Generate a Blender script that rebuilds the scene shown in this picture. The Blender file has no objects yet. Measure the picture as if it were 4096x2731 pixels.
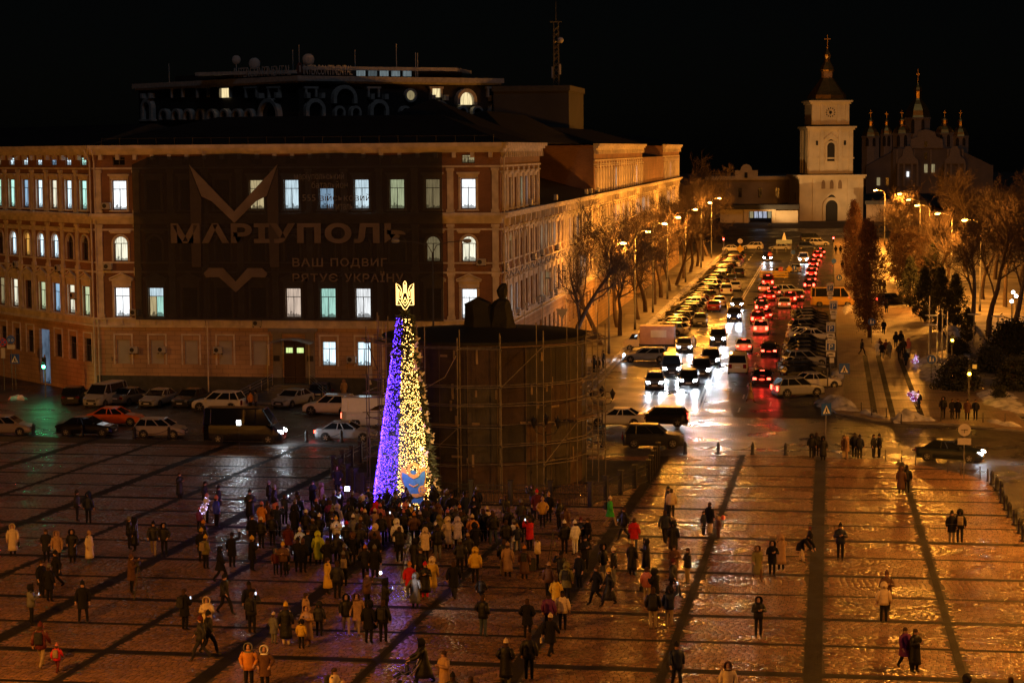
import bpy, bmesh, math, random
import numpy as np
from mathutils import Vector, Matrix
random.seed(7)
SC = bpy.context.scene
COL = SC.collection
PI = math.pi
# ------------------------------------------------------------------ camera
# world: +Y runs along the street (away from the viewer), +X to the right, z = 0 is the street
F_PX, CX, CY = 7964.4, 2048.0, 1365.5
PITCH = math.atan((CY - 597) / F_PX); ROLL = 0.0075; YAW = math.atan((3320 - 2048) / F_PX)
CAM = Vector((0, 0, 22.0))
_r = Vector((math.cos(YAW), math.sin(YAW), 0))
_f = Vector((-math.sin(YAW) * math.cos(PITCH), math.cos(YAW) * math.cos(PITCH), -math.sin(PITCH)))
_u = _r.cross(_f)
cr, sr = math.cos(ROLL), math.sin(ROLL)
RIGHT = _r * cr - _u * sr; UP = _r * sr + _u * cr
cd = bpy.data.cameras.new('camera'); cam = bpy.data.objects.new('camera', cd); COL.objects.link(cam)
cd.lens = 70; cd.sensor_width = 36; cd.clip_start = 1; cd.clip_end = 4000
cam.matrix_world = Matrix(((RIGHT.x, UP.x, -_f.x, CAM.x), (RIGHT.y, UP.y, -_f.y, CAM.y), (RIGHT.z, UP.z, -_f.z, CAM.z), (0, 0, 0, 1)))
SC.camera = cam
# ------------------------------------------------------------------ night sky, faint sun lamp added as ambient fill, exposure
w = bpy.data.worlds.new('World'); SC.world = w; w.use_nodes = True
nt = w.node_tree; bg = nt.nodes['Background']
sky = nt.nodes.new('ShaderNodeTexSky'); sky.sky_type = 'NISHITA'; sky.sun_disc = False
sky.sun_elevation = math.radians(50); sky.sun_rotation = math.radians(155)
nt.links.new(sky.outputs[0], bg.inputs[0]); bg.inputs[1].default_value = 0.00015
sl = bpy.data.lights.new('fill_sun', 'SUN'); sl.energy = 0.05; sl.angle = math.radians(10); sl.color = (.75, .85, 1)
so = bpy.data.objects.new('fill_sun', sl); COL.objects.link(so); so.rotation_euler = (math.radians(40), 0, math.radians(25))
SC.view_settings.view_transform = 'Standard'; SC.view_settings.look = 'None'
SC.view_settings.exposure = 0.55; SC.view_settings.gamma = 1
SC.render.engine = 'CYCLES'
SC.cycles.use_denoising = True; SC.cycles.max_bounces = 5; SC.cycles.diffuse_bounces = 2; SC.cycles.glossy_bounces = 2
SC.cycles.transparent_max_bounces = 8; SC.cycles.sample_clamp_indirect = 4; SC.cycles.caustics_reflective = False; SC.cycles.caustics_refractive = False
try: SC.cycles.denoiser = 'OPENIMAGEDENOISE'
except Exception: pass
# ------------------------------------------------------------------ ground height and surveying helpers
def zg(s):
    if s < 150: return .035 * (150 - s)
    if s < 450: return 0.
    if s < 520: return 2.6 * (s - 450) / 70
    return 2.6
def ray(x, y):
    return (RIGHT * (x - CX) + UP * (CY - y) + _f * F_PX).normalized()
def gp(x, y, h=0.):
    """point of the ground (or h above it) seen at survey coordinates x, y"""
    d = ray(x, y); lo = 20.; t = 30.
    while t < 1500 and CAM.z + d.z * t > zg(CAM.y + d.y * t) + h: lo = t; t += 2
    hi = t
    for _ in range(30):
        m = (lo + hi) / 2
        if CAM.z + d.z * m > zg(d.y * m) + h: lo = m
        else: hi = m
    return CAM + d * lo
def op(x, y, A, B):
    """point on the vertical plane through A and B (x, y pairs)"""
    n = Vector((B[1] - A[1], A[0] - B[0], 0)); d = ray(x, y)
    k = (Vector((A[0], A[1], 0)) - CAM).dot(n) / d.dot(n)
    return CAM + d * k
# ------------------------------------------------------------------ mesh helpers
class MB:
    def __init__(s): s.v = []; s.f = []; s.m = []
    def add(s, vs, fs, mi=0, M=None):
        o = len(s.v)
        s.v += [tuple(M @ Vector(q)) for q in vs] if M is not None else [tuple(q) for q in vs]
        s.f += [tuple(i + o for i in f) for f in fs]; s.m += [mi] * len(fs)
        return s
    def box(s, x0, x1, y0, y1, z0, z1, mi=0, M=None):
        return s.add([(x0,y0,z0),(x1,y0,z0),(x1,y1,z0),(x0,y1,z0),(x0,y0,z1),(x1,y0,z1),(x1,y1,z1),(x0,y1,z1)],
              [(0,3,2,1),(4,5,6,7),(0,1,5,4),(1,2,6,5),(2,3,7,6),(3,0,4,7)], mi, M)
    def bbox(s, x0, x1, y0, y1, z0, z1, b=.02, mi=0, M=None):
        """box with chamfered long edges"""
        P = [(x0+b,y0),(x1-b,y0),(x1,y0+b),(x1,y1-b),(x1-b,y1),(x0+b,y1),(x0,y1-b),(x0,y0+b)]
        cx, cy = (x0+x1)/2, (y0+y1)/2
        ins = lambda p: (cx+(p[0]-cx)*(1-2*b/(x1-x0)), cy+(p[1]-cy)*(1-2*b/(y1-y0)))
        return s.loft([[(p[0],p[1],z0) for p in P],[(p[0],p[1],z1-b) for p in P],[(*ins(p),z1) for p in P]], mi, M)
    def loft(s, rings, mi=0, M=None, cap=True, close=True):
        n = len(rings[0]); vs = [p for r in rings for p in r]; fs = []
        for i in range(len(rings)-1):
            for j in range(n if close else n-1):
                k = (j+1) % n
                fs.append((i*n+j, i*n+k, (i+1)*n+k, (i+1)*n+j))
        if cap: fs += [tuple(range(n-1,-1,-1)), tuple((len(rings)-1)*n+j for j in range(n))]
        return s.add(vs, fs, mi, M)
    def lathe(s, prof, n=12, mi=0, M=None, sx=1, sy=1, cap=True):
        return s.loft([[(r*sx*math.cos(2*PI*j/n), r*sy*math.sin(2*PI*j/n), z) for j in range(n)] for r, z in prof], mi, M, cap)
    def tube(s, pts, rads, n=6, mi=0, M=None, cap=True):
        pts = [Vector(p) for p in pts]
        if not hasattr(rads, '__len__'): rads = [rads]*len(pts)
        rings = []; ref = None
        for i, p in enumerate(pts):
            d = (pts[min(i+1,len(pts)-1)] - pts[max(i-1,0)])
            d = d.normalized() if d.length > 1e-9 else Vector((0,0,1))
            if ref is None: ref = d.orthogonal().normalized()
            a = (ref - d*ref.dot(d)); a = a.normalized() if a.length > 1e-6 else d.orthogonal().normalized()
            ref = a; b = d.cross(a)
            rings.append([p + (a*math.cos(2*PI*j/n) + b*math.sin(2*PI*j/n))*rads[i] for j in range(n)])
        return s.loft(rings, mi, M, cap)
    def prism(s, poly, y0, y1, mi=0, M=None):
        """poly in x,z extruded from y0 to y1"""
        return s.loft([[(x,y0,z) for x,z in poly],[(x,y1,z) for x,z in poly]], mi, M)
    def slab(s, poly, z0, z1, mi=0, M=None):
        return s.loft([[(x,y,z0) for x,y in poly],[(x,y,z1) for x,y in poly]], mi, M)
    def sphere(s, c, r, n=8, k=6, mi=0, M=None, sx=1, sy=1, sz=1):
        c = Vector(c); rings = []
        for i in range(1, k):
            a = PI*i/k
            rings.append([(c.x+r*sx*math.sin(a)*math.cos(2*PI*j/n), c.y+r*sy*math.sin(a)*math.sin(2*PI*j/n), c.z-r*sz*math.cos(a)) for j in range(n)])
        return s.loft(rings, mi, M)
    def arch(s, x0, x1, z0, z1, zs, th, y0, y1, mi=0, M=None, n=10):
        """surround of an arched opening x0..x1, sill z0, crown z1, spring zs, thickness th"""
        cx = (x0+x1)/2; a = (x1-x0)/2; h = z1-zs
        inn = [(x0,z0)] + [(cx-a*math.cos(PI*i/n), zs+h*math.sin(PI*i/n)) for i in range(n+1)] + [(x1,z0)]
        out = [(x0-th,z0)] + [(cx-(a+th)*math.cos(PI*i/n), zs+(h+th)*math.sin(PI*i/n)) for i in range(n+1)] + [(x1+th,z0)]
        return s.loft([[(p[0],y0,p[1]), (q[0],y0,q[1]), (q[0],y1,q[1]), (p[0],y1,p[1])] for p, q in zip(inn, out)], mi, M)
    def mesh(s, name, mats, smooth=False):
        me = bpy.data.meshes.new(name); me.from_pydata(s.v, [], s.f)
        for m in (mats if isinstance(mats, (list, tuple)) else [mats]): me.materials.append(m)
        me.polygons.foreach_set('material_index', s.m)
        if smooth: me.polygons.foreach_set('use_smooth', [True]*len(s.f))
        me.update(); return me
    def build(s, name, mats, parent=None, smooth=False, **k):
        return obj(name, s.mesh(name, mats, smooth), parent, **k)
def obj(name, data, parent=None, loc=None, rz=None, color=None, label=None, cat=None, group=None, kind=None):
    o = bpy.data.objects.new(name, data); COL.objects.link(o)
    if parent is not None: o.parent = parent
    if loc is not None: o.location = loc
    if rz is not None: o.rotation_euler = (0, 0, rz)
    if color is not None: o.color = (*color, 1)
    return tag(o, label, cat, group, kind)
def tag(o, label=None, cat=None, group=None, kind=None):
    for k, v in (('label', label), ('category', cat), ('group', group), ('kind', kind)):
        if v: o[k] = v
    return o
def thing(name, label, cat, loc=(0,0,0), rz=0, group=None):
    return obj(name, None, None, loc, rz, None, label, cat, group)
def dup(o, parent=None, **k):
    c = o.copy(); COL.objects.link(c); c.parent = parent
    for ch in o.children: dup(ch, c)
    return c
def frame(A, B):
    """matrix: local x along A->B, local -y towards the outside (right hand normal), z up"""
    d = Vector((B[0]-A[0], B[1]-A[1], 0)).normalized()
    return Matrix(((d.x, -d.y, 0, A[0]), (d.y, d.x, 0, A[1]), (0, 0, 1, 0), (0, 0, 0, 1)))
def text_mesh(txt, size, ext=.02, offs=0., sp=1.):
    c = bpy.data.curves.new('t', 'FONT'); c.body = txt; c.size = size; c.extrude = ext; c.offset = offs; c.space_character = sp
    c.resolution_u = 2
    o = bpy.data.objects.new('t', c); COL.objects.link(o)
    dg = bpy.context.evaluated_depsgraph_get(); me = bpy.data.meshes.new_from_object(o.evaluated_get(dg))
    bpy.data.objects.remove(o); bpy.data.curves.remove(c)
    return me
def text(name, txt, mat, parent, x0, x1, zb, zt, y, ext=.02, M=None, sp=1., label=None, bold=0.):
    """text fitted into x0..x1, zb..zt of the plane local y (front faces -y)"""
    me = text_mesh(txt, 1., 0.05, bold, sp)
    co = np.empty(len(me.vertices)*3); me.vertices.foreach_get('co', co); co = co.reshape(-1,3)
    lo, hi = co.min(0), co.max(0)
    co[:,0] = x0 + (co[:,0]-lo[0])/(hi[0]-lo[0])*(x1-x0); zz = zb + (co[:,1]-lo[1])/(hi[1]-lo[1])*(zt-zb)
    out = np.stack([co[:,0], y - np.sign(co[:,2])*ext/2, zz], 1)
    me.vertices.foreach_set('co', out.ravel()); me.materials.clear(); me.materials.append(mat)
    if M is not None: me.transform(M)
    me.update()
    return obj(name, me, parent, label=label)
# ------------------------------------------------------------------ materials
def mat(name, col=(.5,.5,.5), rough=.7, metal=0, var=.12, scale=2., bump=0., bscale=20., emit=None, es=0, objcol=False, spec=.5, coat=0, rvar=0, dirt=0):
    m = bpy.data.materials.new(name); m.use_nodes = True; N = m.node_tree.nodes; L = m.node_tree.links
    b = N['Principled BSDF']; b.inputs['Roughness'].default_value = rough; b.inputs['Metallic'].default_value = metal
    b.inputs['Specular IOR Level'].default_value = spec; b.inputs['Coat Weight'].default_value = coat
    b.inputs['Base Color'].default_value = (*col, 1)
    tc = N.new('ShaderNodeTexCoord')
    if objcol: oi = N.new('ShaderNodeObjectInfo'); src = oi.outputs['Color']
    else: src = None
    if var:
        nz = N.new('ShaderNodeTexNoise'); nz.inputs['Scale'].default_value = scale; nz.inputs['Detail'].default_value = 5
        L.new(tc.outputs['Object'], nz.inputs['Vector'])
        mr = N.new('ShaderNodeMapRange'); mr.inputs[1].default_value = .3; mr.inputs[2].default_value = .7; mr.inputs[3].default_value = 1-var; mr.inputs[4].default_value = 1+var
        L.new(nz.outputs[0], mr.inputs[0])
        mx = N.new('ShaderNodeMix'); mx.data_type = 'RGBA'; mx.blend_type = 'MULTIPLY'; mx.inputs[0].default_value = 1
        if src: L.new(src, mx.inputs[6])
        else: mx.inputs[6].default_value = (*col, 1)
        L.new(mr.outputs[0], mx.inputs[7]); src = mx.outputs[2]
        if rvar:
            m2 = N.new('ShaderNodeMapRange'); m2.inputs[1].default_value = .35; m2.inputs[2].default_value = .65; m2.inputs[3].default_value = rough-rvar; m2.inputs[4].default_value = rough+rvar
            L.new(nz.outputs[0], m2.inputs[0]); L.new(m2.outputs[0], b.inputs['Roughness'])
    if src: L.new(src, b.inputs['Base Color'])
    if bump:
        n2 = N.new('ShaderNodeTexNoise'); n2.inputs['Scale'].default_value = bscale; n2.inputs['Detail'].default_value = 4
        L.new(tc.outputs['Object'], n2.inputs['Vector'])
        bp = N.new('ShaderNodeBump'); bp.inputs['Strength'].default_value = bump; bp.inputs['Distance'].default_value = .05
        L.new(n2.outputs[0], bp.inputs['Height']); L.new(bp.outputs[0], b.inputs['Normal'])
    if emit: b.inputs['Emission Color'].default_value = (*emit, 1); b.inputs['Emission Strength'].default_value = es
    return m
def glow(name, col, st):
    """a thing that gives off light"""
    m = bpy.data.materials.new(name); m.use_nodes = True; N = m.node_tree.nodes; L = m.node_tree.links
    N.remove(N['Principled BSDF']); e = N.new('ShaderNodeEmission'); e.inputs[0].default_value = (*col, 1); e.inputs[1].default_value = st
    L.new(e.outputs[0], N['Material Output'].inputs[0]); return m
def light(name, kind, parent, loc, col, power, size=.1, target=None, cone=60, blend=.5):
    l = bpy.data.lights.new(name, kind); l.energy = power; l.color = col; l.shadow_soft_size = size
    if kind == 'SPOT': l.spot_size = math.radians(cone); l.spot_blend = blend
    o = bpy.data.objects.new(name, l); COL.objects.link(o); o.parent = parent; o.location = loc
    if target is not None: o.rotation_euler = (Vector(target) - Vector(loc)).to_track_quat('-Z', 'Y').to_euler()
    return o
SODIUM = (1., .345, .035); LED = (.80, .90, 1.)
PAINT = mat('car_paint', rough=.28, objcol=True, var=.06, scale=3, coat=.5, spec=.5)
CLOTH = mat('cloth', rough=.85, objcol=True, spec=.15, var=.22, scale=9, bump=.4, bscale=14)
PUFF = mat('quilted_cloth', rough=.5, objcol=True, spec=.25, var=.15, scale=6, bump=.5, bscale=9)
GLASS = mat('dark_glass', (.012,.014,.017), rough=.025, var=0, spec=.3)
RUBBER = mat('rubber', (.012,.012,.012), rough=.8)
CHROME = mat('metal_bright', (.5,.5,.52), rough=.3, metal=1, var=.1)
STEEL = mat('steel', (.28,.27,.26), rough=.45, metal=1, var=.2)
IRON = mat('iron_black', (.015,.014,.013), rough=.5, var=.2)
WHITE = mat('white_paint', (.72,.72,.7), rough=.5)
BLACKP = mat('black_plastic', (.015,.015,.016), rough=.5)
SKIN = mat('skin', (.42,.24,.17), rough=.6, var=.1)
DARK = mat('dark_void', (.006,.006,.006), rough=.9, var=0)
SNOW = mat('snow', (.40,.39,.39), rough=.75, var=.6, scale=1.1, bump=1., bscale=4)
BARK = mat('bark', (.075,.05,.035), rough=.9, var=.3, scale=6, bump=.6)
# ================================================================== ground
def sheet(name, poly, dz, m, parent=None, kind='structure'):
    bm = bmesh.new(); vs = [bm.verts.new((p[0], p[1], 0)) for p in poly]; bm.faces.new(vs)
    for b in (150, 450, 520):
        bmesh.ops.bisect_plane(bm, geom=bm.verts[:]+bm.edges[:]+bm.faces[:], plane_co=(0,b,0), plane_no=(0,1,0))
    for v in bm.verts: v.co.z = zg(v.co.y) + dz
    bmesh.ops.recalc_face_normals(bm, faces=bm.faces)
    for f in bm.faces:
        if f.normal.z < 0: f.normal_flip()
    me = bpy.data.meshes.new(name); bm.to_mesh(me); bm.free(); me.materials.append(m)
    return obj(name, me, parent, kind=kind if parent is None else None)
def sett_mat(name, c1, c2, rough, bw, bh, bump, rot=0, island=False, wet=.12, mort=.45):
    m = bpy.data.materials.new(name); m.use_nodes = True; N = m.node_tree.nodes; L = m.node_tree.links; b = N['Principled BSDF']
    tc = N.new('ShaderNodeTexCoord'); mp = N.new('ShaderNodeMapping'); mp.inputs['Rotation'].default_value = (0,0,rot); L.new(tc.outputs['Object'], mp.inputs[0])
    nz = N.new('ShaderNodeTexNoise'); nz.inputs['Scale'].default_value = .35; nz.inputs['Detail'].default_value = 6; L.new(tc.outputs['Object'], nz.inputs[0])
    fine = N.new('ShaderNodeTexNoise'); fine.inputs['Scale'].default_value = 9; fine.inputs['Detail'].default_value = 4; L.new(tc.outputs['Object'], fine.inputs[0])
    if island:
        g = N.new('ShaderNodeNewGeometry'); mx = N.new('ShaderNodeMix'); mx.data_type = 'RGBA'
        mx.inputs[6].default_value = (*c1,1); mx.inputs[7].default_value = (*c2,1); L.new(g.outputs['Random Per Island'], mx.inputs[0]); colo = mx.outputs[2]
        bp = N.new('ShaderNodeBump'); bp.inputs['Strength'].default_value = bump; bp.inputs['Distance'].default_value = .02; L.new(fine.outputs[0], bp.inputs['Height'])
    else:
        br = N.new('ShaderNodeTexBrick'); br.inputs['Color1'].default_value = (*c1,1); br.inputs['Color2'].default_value = (*c2,1); br.inputs['Mortar'].default_value = (c2[0]*mort,c2[1]*mort,c2[2]*mort,1)
        br.inputs['Scale'].default_value = 1; br.inputs['Brick Width'].default_value = bw; br.inputs['Row Height'].default_value = bh; br.inputs['Mortar Size'].default_value = bh*.09; br.inputs['Mortar Smooth'].default_value = .4
        L.new(mp.outputs[0], br.inputs[0]); colo = br.outputs[0]
        ad = N.new('ShaderNodeMath'); ad.operation = 'MULTIPLY_ADD'; ad.inputs[1].default_value = -1.; L.new(br.outputs['Fac'], ad.inputs[0])
        rg = N.new('ShaderNodeMath'); rg.operation = 'MULTIPLY'; rg.inputs[1].default_value = .9; L.new(fine.outputs[0], rg.inputs[0]); L.new(rg.outputs[0], ad.inputs[2])
        bp = N.new('ShaderNodeBump'); bp.inputs['Strength'].default_value = bump; bp.inputs['Distance'].default_value = .03; L.new(ad.outputs[0], bp.inputs['Height'])
    mr = N.new('ShaderNodeMapRange'); mr.inputs[1].default_value = .35; mr.inputs[2].default_value = .65; mr.inputs[3].default_value = rough-wet; mr.inputs[4].default_value = rough+wet
    L.new(nz.outputs[0], mr.inputs[0]); L.new(mr.outputs[0], b.inputs['Roughness'])
    m2 = N.new('ShaderNodeMapRange'); m2.inputs[1].default_value = .3; m2.inputs[2].default_value = .7; m2.inputs[3].default_value = .72; m2.inputs[4].default_value = 1.2; L.new(nz.outputs[0], m2.inputs[0])
    mu = N.new('ShaderNodeMix'); mu.data_type = 'RGBA'; mu.blend_type = 'MULTIPLY'; mu.inputs[0].default_value = 1; L.new(colo, mu.inputs[6]); L.new(m2.outputs[0], mu.inputs[7])
    L.new(mu.outputs[2], b.inputs['Base Color']); L.new(bp.outputs[0], b.inputs['Normal']); return m
EARTH = mat('winter_ground', (.07,.055,.045), .85, var=.4, scale=.3, bump=.5, bscale=2)
ASPH = mat('wet_asphalt', (.028,.028,.030), .36, var=.45, scale=.25, bump=.5, bscale=5, rvar=.12, spec=.22)
COBBLE = sett_mat('cobble_road', (.10,.088,.08), (.045,.04,.038), .34, .42, .26, 1.); [setattr(n.inputs['Distance'], 'default_value', .09) for n in COBBLE.node_tree.nodes if n.type == 'BUMP']
SETT = sett_mat('granite_setts', (.30,.165,.095), (.15,.085,.05), .30, .2, .2, .5, island=True)
BEDM = mat('sett_joint_grit', (.045,.035,.028), .8, var=.2, scale=4)
BANDM = sett_mat('dark_granite_band', (.022,.018,.016), (.014,.012,.011), .72, .22, .16, .6); BANDM.node_tree.nodes['Principled BSDF'].inputs['Specular IOR Level'].default_value = .18
PROM = sett_mat('promenade_paving', (.28,.20,.14), (.20,.145,.10), .45, .5, .25, .4)
KERB = mat('granite_kerb', (.22,.20,.18), .6, var=.2)
g = sheet('ground', [(-400,20),(500,20),(500,1500),(-400,1500)], -.04, EARTH)
# square: bed, bands, setts
XY = lambda *ps: [tuple(gp(*p)[:2]) for p in ps]
EDGE_R = XY((2873,1822),(3010,1818),(3143,1820),(3320,1828),(3560,1838),(3790,1880),(3900,1908),(3975,1945),(4050,2040),(4110,2140))
sq_poly = [(-75,60),(12,60),(12,EDGE_R[-1][1]-12)] + EDGE_R[::-1] + XY((2500,1825),(1400,1778),(676,1760),(134,1745),(-200,1738))
square = sheet('square_paving', sq_poly, 0, BEDM)
LT = [(-.48,.66),(4.95,.3),(10.4,.5),(-5.93,.3),(-11.35,.62),(-16.82,.3),(-22.48,.62),(-27.65,.3),(-32.7,.62),(-38.4,.3),(-43.95,.62),(-49.7,.3),(-55.2,.62),(-60.7,.3),(-66.2,.62)]
CSB = [(72.4+5.15*k, .52 if k % 2 == 0 else .22) for k in range(-2, 14)]
def inside(x, y, poly):
    c = np.zeros(np.shape(x), bool); n = len(poly)
    for i in range(n):
        x1, y1 = poly[i]; x2, y2 = poly[(i+1) % n]
        if y1 == y2: continue
        c ^= ((y1 > y) != (y2 > y)) & (x < (x2-x1)*(y-y1)/(y2-y1)+x1)
    return c
def clipstrip(poly, lo, hi, axis):
    bm = bmesh.new(); bm.faces.new([bm.verts.new((p[0],p[1],0)) for p in poly])
    no = (1,0,0) if axis == 0 else (0,1,0)
    for c, s in ((lo,-1),(hi,1)):
        bmesh.ops.bisect_plane(bm, geom=bm.verts[:]+bm.edges[:]+bm.faces[:], plane_co=tuple(c*q for q in no), plane_no=tuple(s*q for q in no), clear_outer=True)
    for b in (150,): bmesh.ops.bisect_plane(bm, geom=bm.verts[:]+bm.edges[:]+bm.faces[:], plane_co=(0,b,0), plane_no=(0,1,0))
    return bm
for axis, lst, dz in ((0, LT, .012), (1, CSB, .016)):
    for c, wd in lst:
        bm = clipstrip(sq_poly, c-wd/2, c+wd/2, axis)
        if not bm.faces: bm.free(); continue
        for v in bm.verts: v.co.z = zg(v.co.y) + dz
        for f in bm.faces:
            f.normal_update()
            if f.normal.z < 0: f.normal_flip()
        me = bpy.data.meshes.new('paving_band'); bm.to_mesh(me); bm.free(); me.materials.append(BANDM)
        obj('paving_band', me, square)
def make_setts():
    rng = np.random.default_rng(3); cx = []; cy = []; W, Hh = .27, .19
    r = 0; y = 62.
    while y < 141:
        x0 = -.0009*y*y - 24 - .33*(y-60)
        xs = np.arange(-34-.42*(y-60)-3, min(12, 9+.05*(y-60)), W) + rng.uniform(0,W)
        cx.append(xs); cy.append(np.full(xs.shape, y)); y += Hh; r += 1
    cx = np.concatenate(cx); cy = np.concatenate(cy)
    keep = inside(cx, cy, sq_poly)
    for c, wd in LT: keep &= np.abs(cx-c) > wd/2 + W*.42
    for c, wd in CSB: keep &= np.abs(cy-c) > wd/2 + Hh*.42
    keep &= np.hypot(cx+21.9, cy-126.1) > 6
    cx = cx[keep]; cy = cy[keep]; n = len(cx)
    hw = W/2-.012+rng.uniform(-.006,.004,n); hh = Hh/2-.012+rng.uniform(-.006,.004,n)
    zb = np.where(cy < 150, .035*(150-cy), 0); h = .011+rng.uniform(-.003,.003,n); tx = rng.normal(0,.035,n); ty = rng.normal(0,.035,n)
    V = np.empty((n,8,3))
    for k, (sx, sy) in enumerate(((-1,-1),(1,-1),(1,1),(-1,1))):
        X = cx+sx*hw; Y = cy+sy*hh; zz = .035*(150-Y)
        V[:,k] = np.stack([X,Y,zz+.001],1)
        V[:,4+k] = np.stack([cx+sx*(hw-.012),cy+sy*(hh-.012),.035*(150-(cy+sy*(hh-.012)))+h+sx*hw*tx+sy*hh*ty],1)
    fq = np.array([(4,5,6,7),(0,1,5,4),(1,2,6,5),(2,3,7,6),(3,0,4,7)])
    Fc = (np.arange(n)[:,None,None]*8+fq[None]).reshape(-1)
    me = bpy.data.meshes.new('setts'); me.vertices.add(n*8); me.vertices.foreach_set('co', V.ravel())
    me.loops.add(n*20); me.loops.foreach_set('vertex_index', Fc.astype(np.int32)); me.polygons.add(n*5)
    me.polygons.foreach_set('loop_start', np.arange(0,n*20,4,dtype=np.int32)); me.update(calc_edges=True); me.materials.append(SETT)
    return obj('setts', me, square, kind='stuff')
make_setts()
# ring road of cobbles, street, pavements
sheet('ring_road', [(-140,100),(-75,60),(-75,20),(60,20),(60,180),(2,166),(-22,168),(-80,170),(-140,230)], -.02, COBBLE)
sheet('side_road', [(-140,226),(-80,164),(-62,166),(-78,185),(-150,275)], -.012, ASPH)
sheet('street', [(-21.3,163),(.6,163),(.6,455),(-21.3,455)], -.008, ASPH)
sheet('far_square_road', [(-60,440),(70,440),(70,500),(-60,500)], -.004, ASPH)
def raised(name, poly, h, m):
    o = sheet(name, poly, h, m); n = len(poly); mb = MB()
    for i in range(n):
        a, b = poly[i], poly[(i+1) % n]
        k = 12
        for j in range(k):
            p = [a[q]+(b[q]-a[q])*j/k for q in (0,1)]; r = [a[q]+(b[q]-a[q])*(j+1)/k for q in (0,1)]
            dx, dy = r[0]-p[0], r[1]-p[1]; L_ = math.hypot(dx,dy) or 1; nx, ny = dy/L_*.15, -dx/L_*.15
            za, zb_ = zg(p[1]), zg(r[1])
            mb.add([(p[0],p[1],za-.05),(r[0],r[1],zb_-.05),(r[0],r[1],zb_+h+.012),(p[0],p[1],za+h+.012),(p[0]-nx,p[1]-ny,za+h+.012),(r[0]-nx,r[1]-ny,zb_+h+.012)], [(0,1,2,3),(3,2,5,4)])
    mb.build('kerb', KERB, o)
    return o
RK = XY((3235,1500),(3290,1615),(3345,1655),(3480,1682),(3640,1694),(3800,1700),(3960,1716),(4140,1730))
raised('right_promenade', RK + [(14.5,RK[-1][1]+25),(13.2,200),(13.2,470),(.9,470),(.9,200)][:5], .12, PROM)
raised('park_ground', [(13.5,RK[-1][1]+10),(40,RK[-1][1]+6),(160,RK[-1][1]+30),(160,470),(13.6,470)], .1, mat('park_snow_patchy', (.15,.13,.115), .85, var=.75, scale=.22, bump=.6, bscale=2))
raised('left_pavement', [(-34,168),(-22,168),(-21.3,176),(-21.3,455),(-34,455)], .12, mat('pavement_slush', (.10,.085,.07), .6, var=.5, scale=.5, bump=.4, bscale=3))
raised('building_pavement', [(-66,166.8),(-34.1,168),(-34.1,177),(-66,177)], .12, mat('pavement_dark', (.10,.09,.08), .6, var=.3))
for (x1,y1,x2,y2) in ((3459,1425,3500,1670),(3512,1425,3573,1675),(3600,1440,3690,1680)):
    a = gp(x1,y1); b = gp(x2,y2); w_ = .24
    sheet('paving_band', [(a.x-w_,a.y),(a.x+w_,a.y),(b.x+w_,b.y),(b.x-w_,b.y)], .128, BANDM)
for k in range(9):
    s0 = 152+k*5.6
    sheet('paving_band', [(2.0,s0),(13,s0),(13,s0+.18),(2.0,s0+.18)], .126, BANDM)
# painted lane markings
LINE = mat('road_marking', (.62,.62,.6), .5, var=.3, scale=3)
def strip(pts, wd, name='lane_line'):
    L_ = [(p[0]-wd/2,p[1]) for p in pts]; R_ = [(p[0]+wd/2,p[1]) for p in pts]
    sheet(name, L_ + R_[::-1], 0., LINE)
for off in (-.17,.17): strip([(-10.8+off,166),(-11.6+off,215),(-12.5+off,290),(-12.4+off,400)], .16)
for t, s0, s1 in ((-7.4,166,440),(-4.9,170,440),(-15.6,168,440)):
    s = s0
    while s < s1: strip([(t,s),(t,s+3)], .14, 'lane_dash'); s += 9
for k in range(9): strip([(-21+k*1.2,158.2),(-21+k*1.2,161.8)], .5, 'zebra_stripe') if 0 else None
# ploughed snow
def snow(name, pts, wd, h, label, seed=1):
    rng = random.Random(seed); pts = [Vector((p[0],p[1],0)) for p in pts]; mb = MB(); rings = []
    n = max(6, int(sum((pts[i+1]-pts[i]).length for i in range(len(pts)-1))/.45)); seg = []
    tot = [0]
    for i in range(len(pts)-1): tot.append(tot[-1]+(pts[i+1]-pts[i]).length)
    for i in range(n+1):
        q = tot[-1]*i/n; k = 0
        while k < len(pts)-2 and q > tot[k+1]: k += 1
        u_ = (q-tot[k])/(tot[k+1]-tot[k]); p = pts[k].lerp(pts[k+1], u_); d = (pts[k+1]-pts[k]).normalized(); nn = Vector((-d.y,d.x,0))
        e = min(1, 4*min(i,n-i)/n+.15); ww = wd*e*rng.uniform(.75,1.2); hh = h*.62*e*rng.uniform(.45,1.3); row = []
        for j in range(9):
            a = -1+2*j/8; c = p + nn*a*ww/2 + d*rng.uniform(-.1,.1)
            row.append((c.x, c.y, zg(c.y)+max(-.03, hh*(1-a*a)*rng.uniform(.5,1.25)+.1*(1-abs(a)))-.02))
        rings.append(row)
    mb.loft(rings, cap=False, close=False)
    return mb.build(name, SNOW, None, True, label=label, cat='snow', group='ploughed snow heaps along kerbs')
snow('snow_bank', XY((3320,1600),(3370,1640),(3440,1650)), 3.2, 1.1, 'tall dirty snow heap at the promenade corner beside the crossing sign', 1)
snow('snow_bank', XY((3440,1650),(3500,1668),(3545,1680)), 1.4, .5, 'low snow ridge along the promenade kerb between steel posts', 2)
snow('snow_bank', XY((3570,1690),(3650,1680),(3740,1688)), 2.4, 1.1, 'rounded bright snow mound in front of the person with balloons', 3)
snow('snow_bank', XY((3945,1685),(4000,1700),(4096,1715)), 1.6, .55, 'snow ridge along the kerb at the right edge', 4)
snow('snow_bank', XY((3330,1545),(3345,1520),(3350,1490)), 1.5, .8, 'bright snow pile behind the turning silver car', 5)
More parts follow.
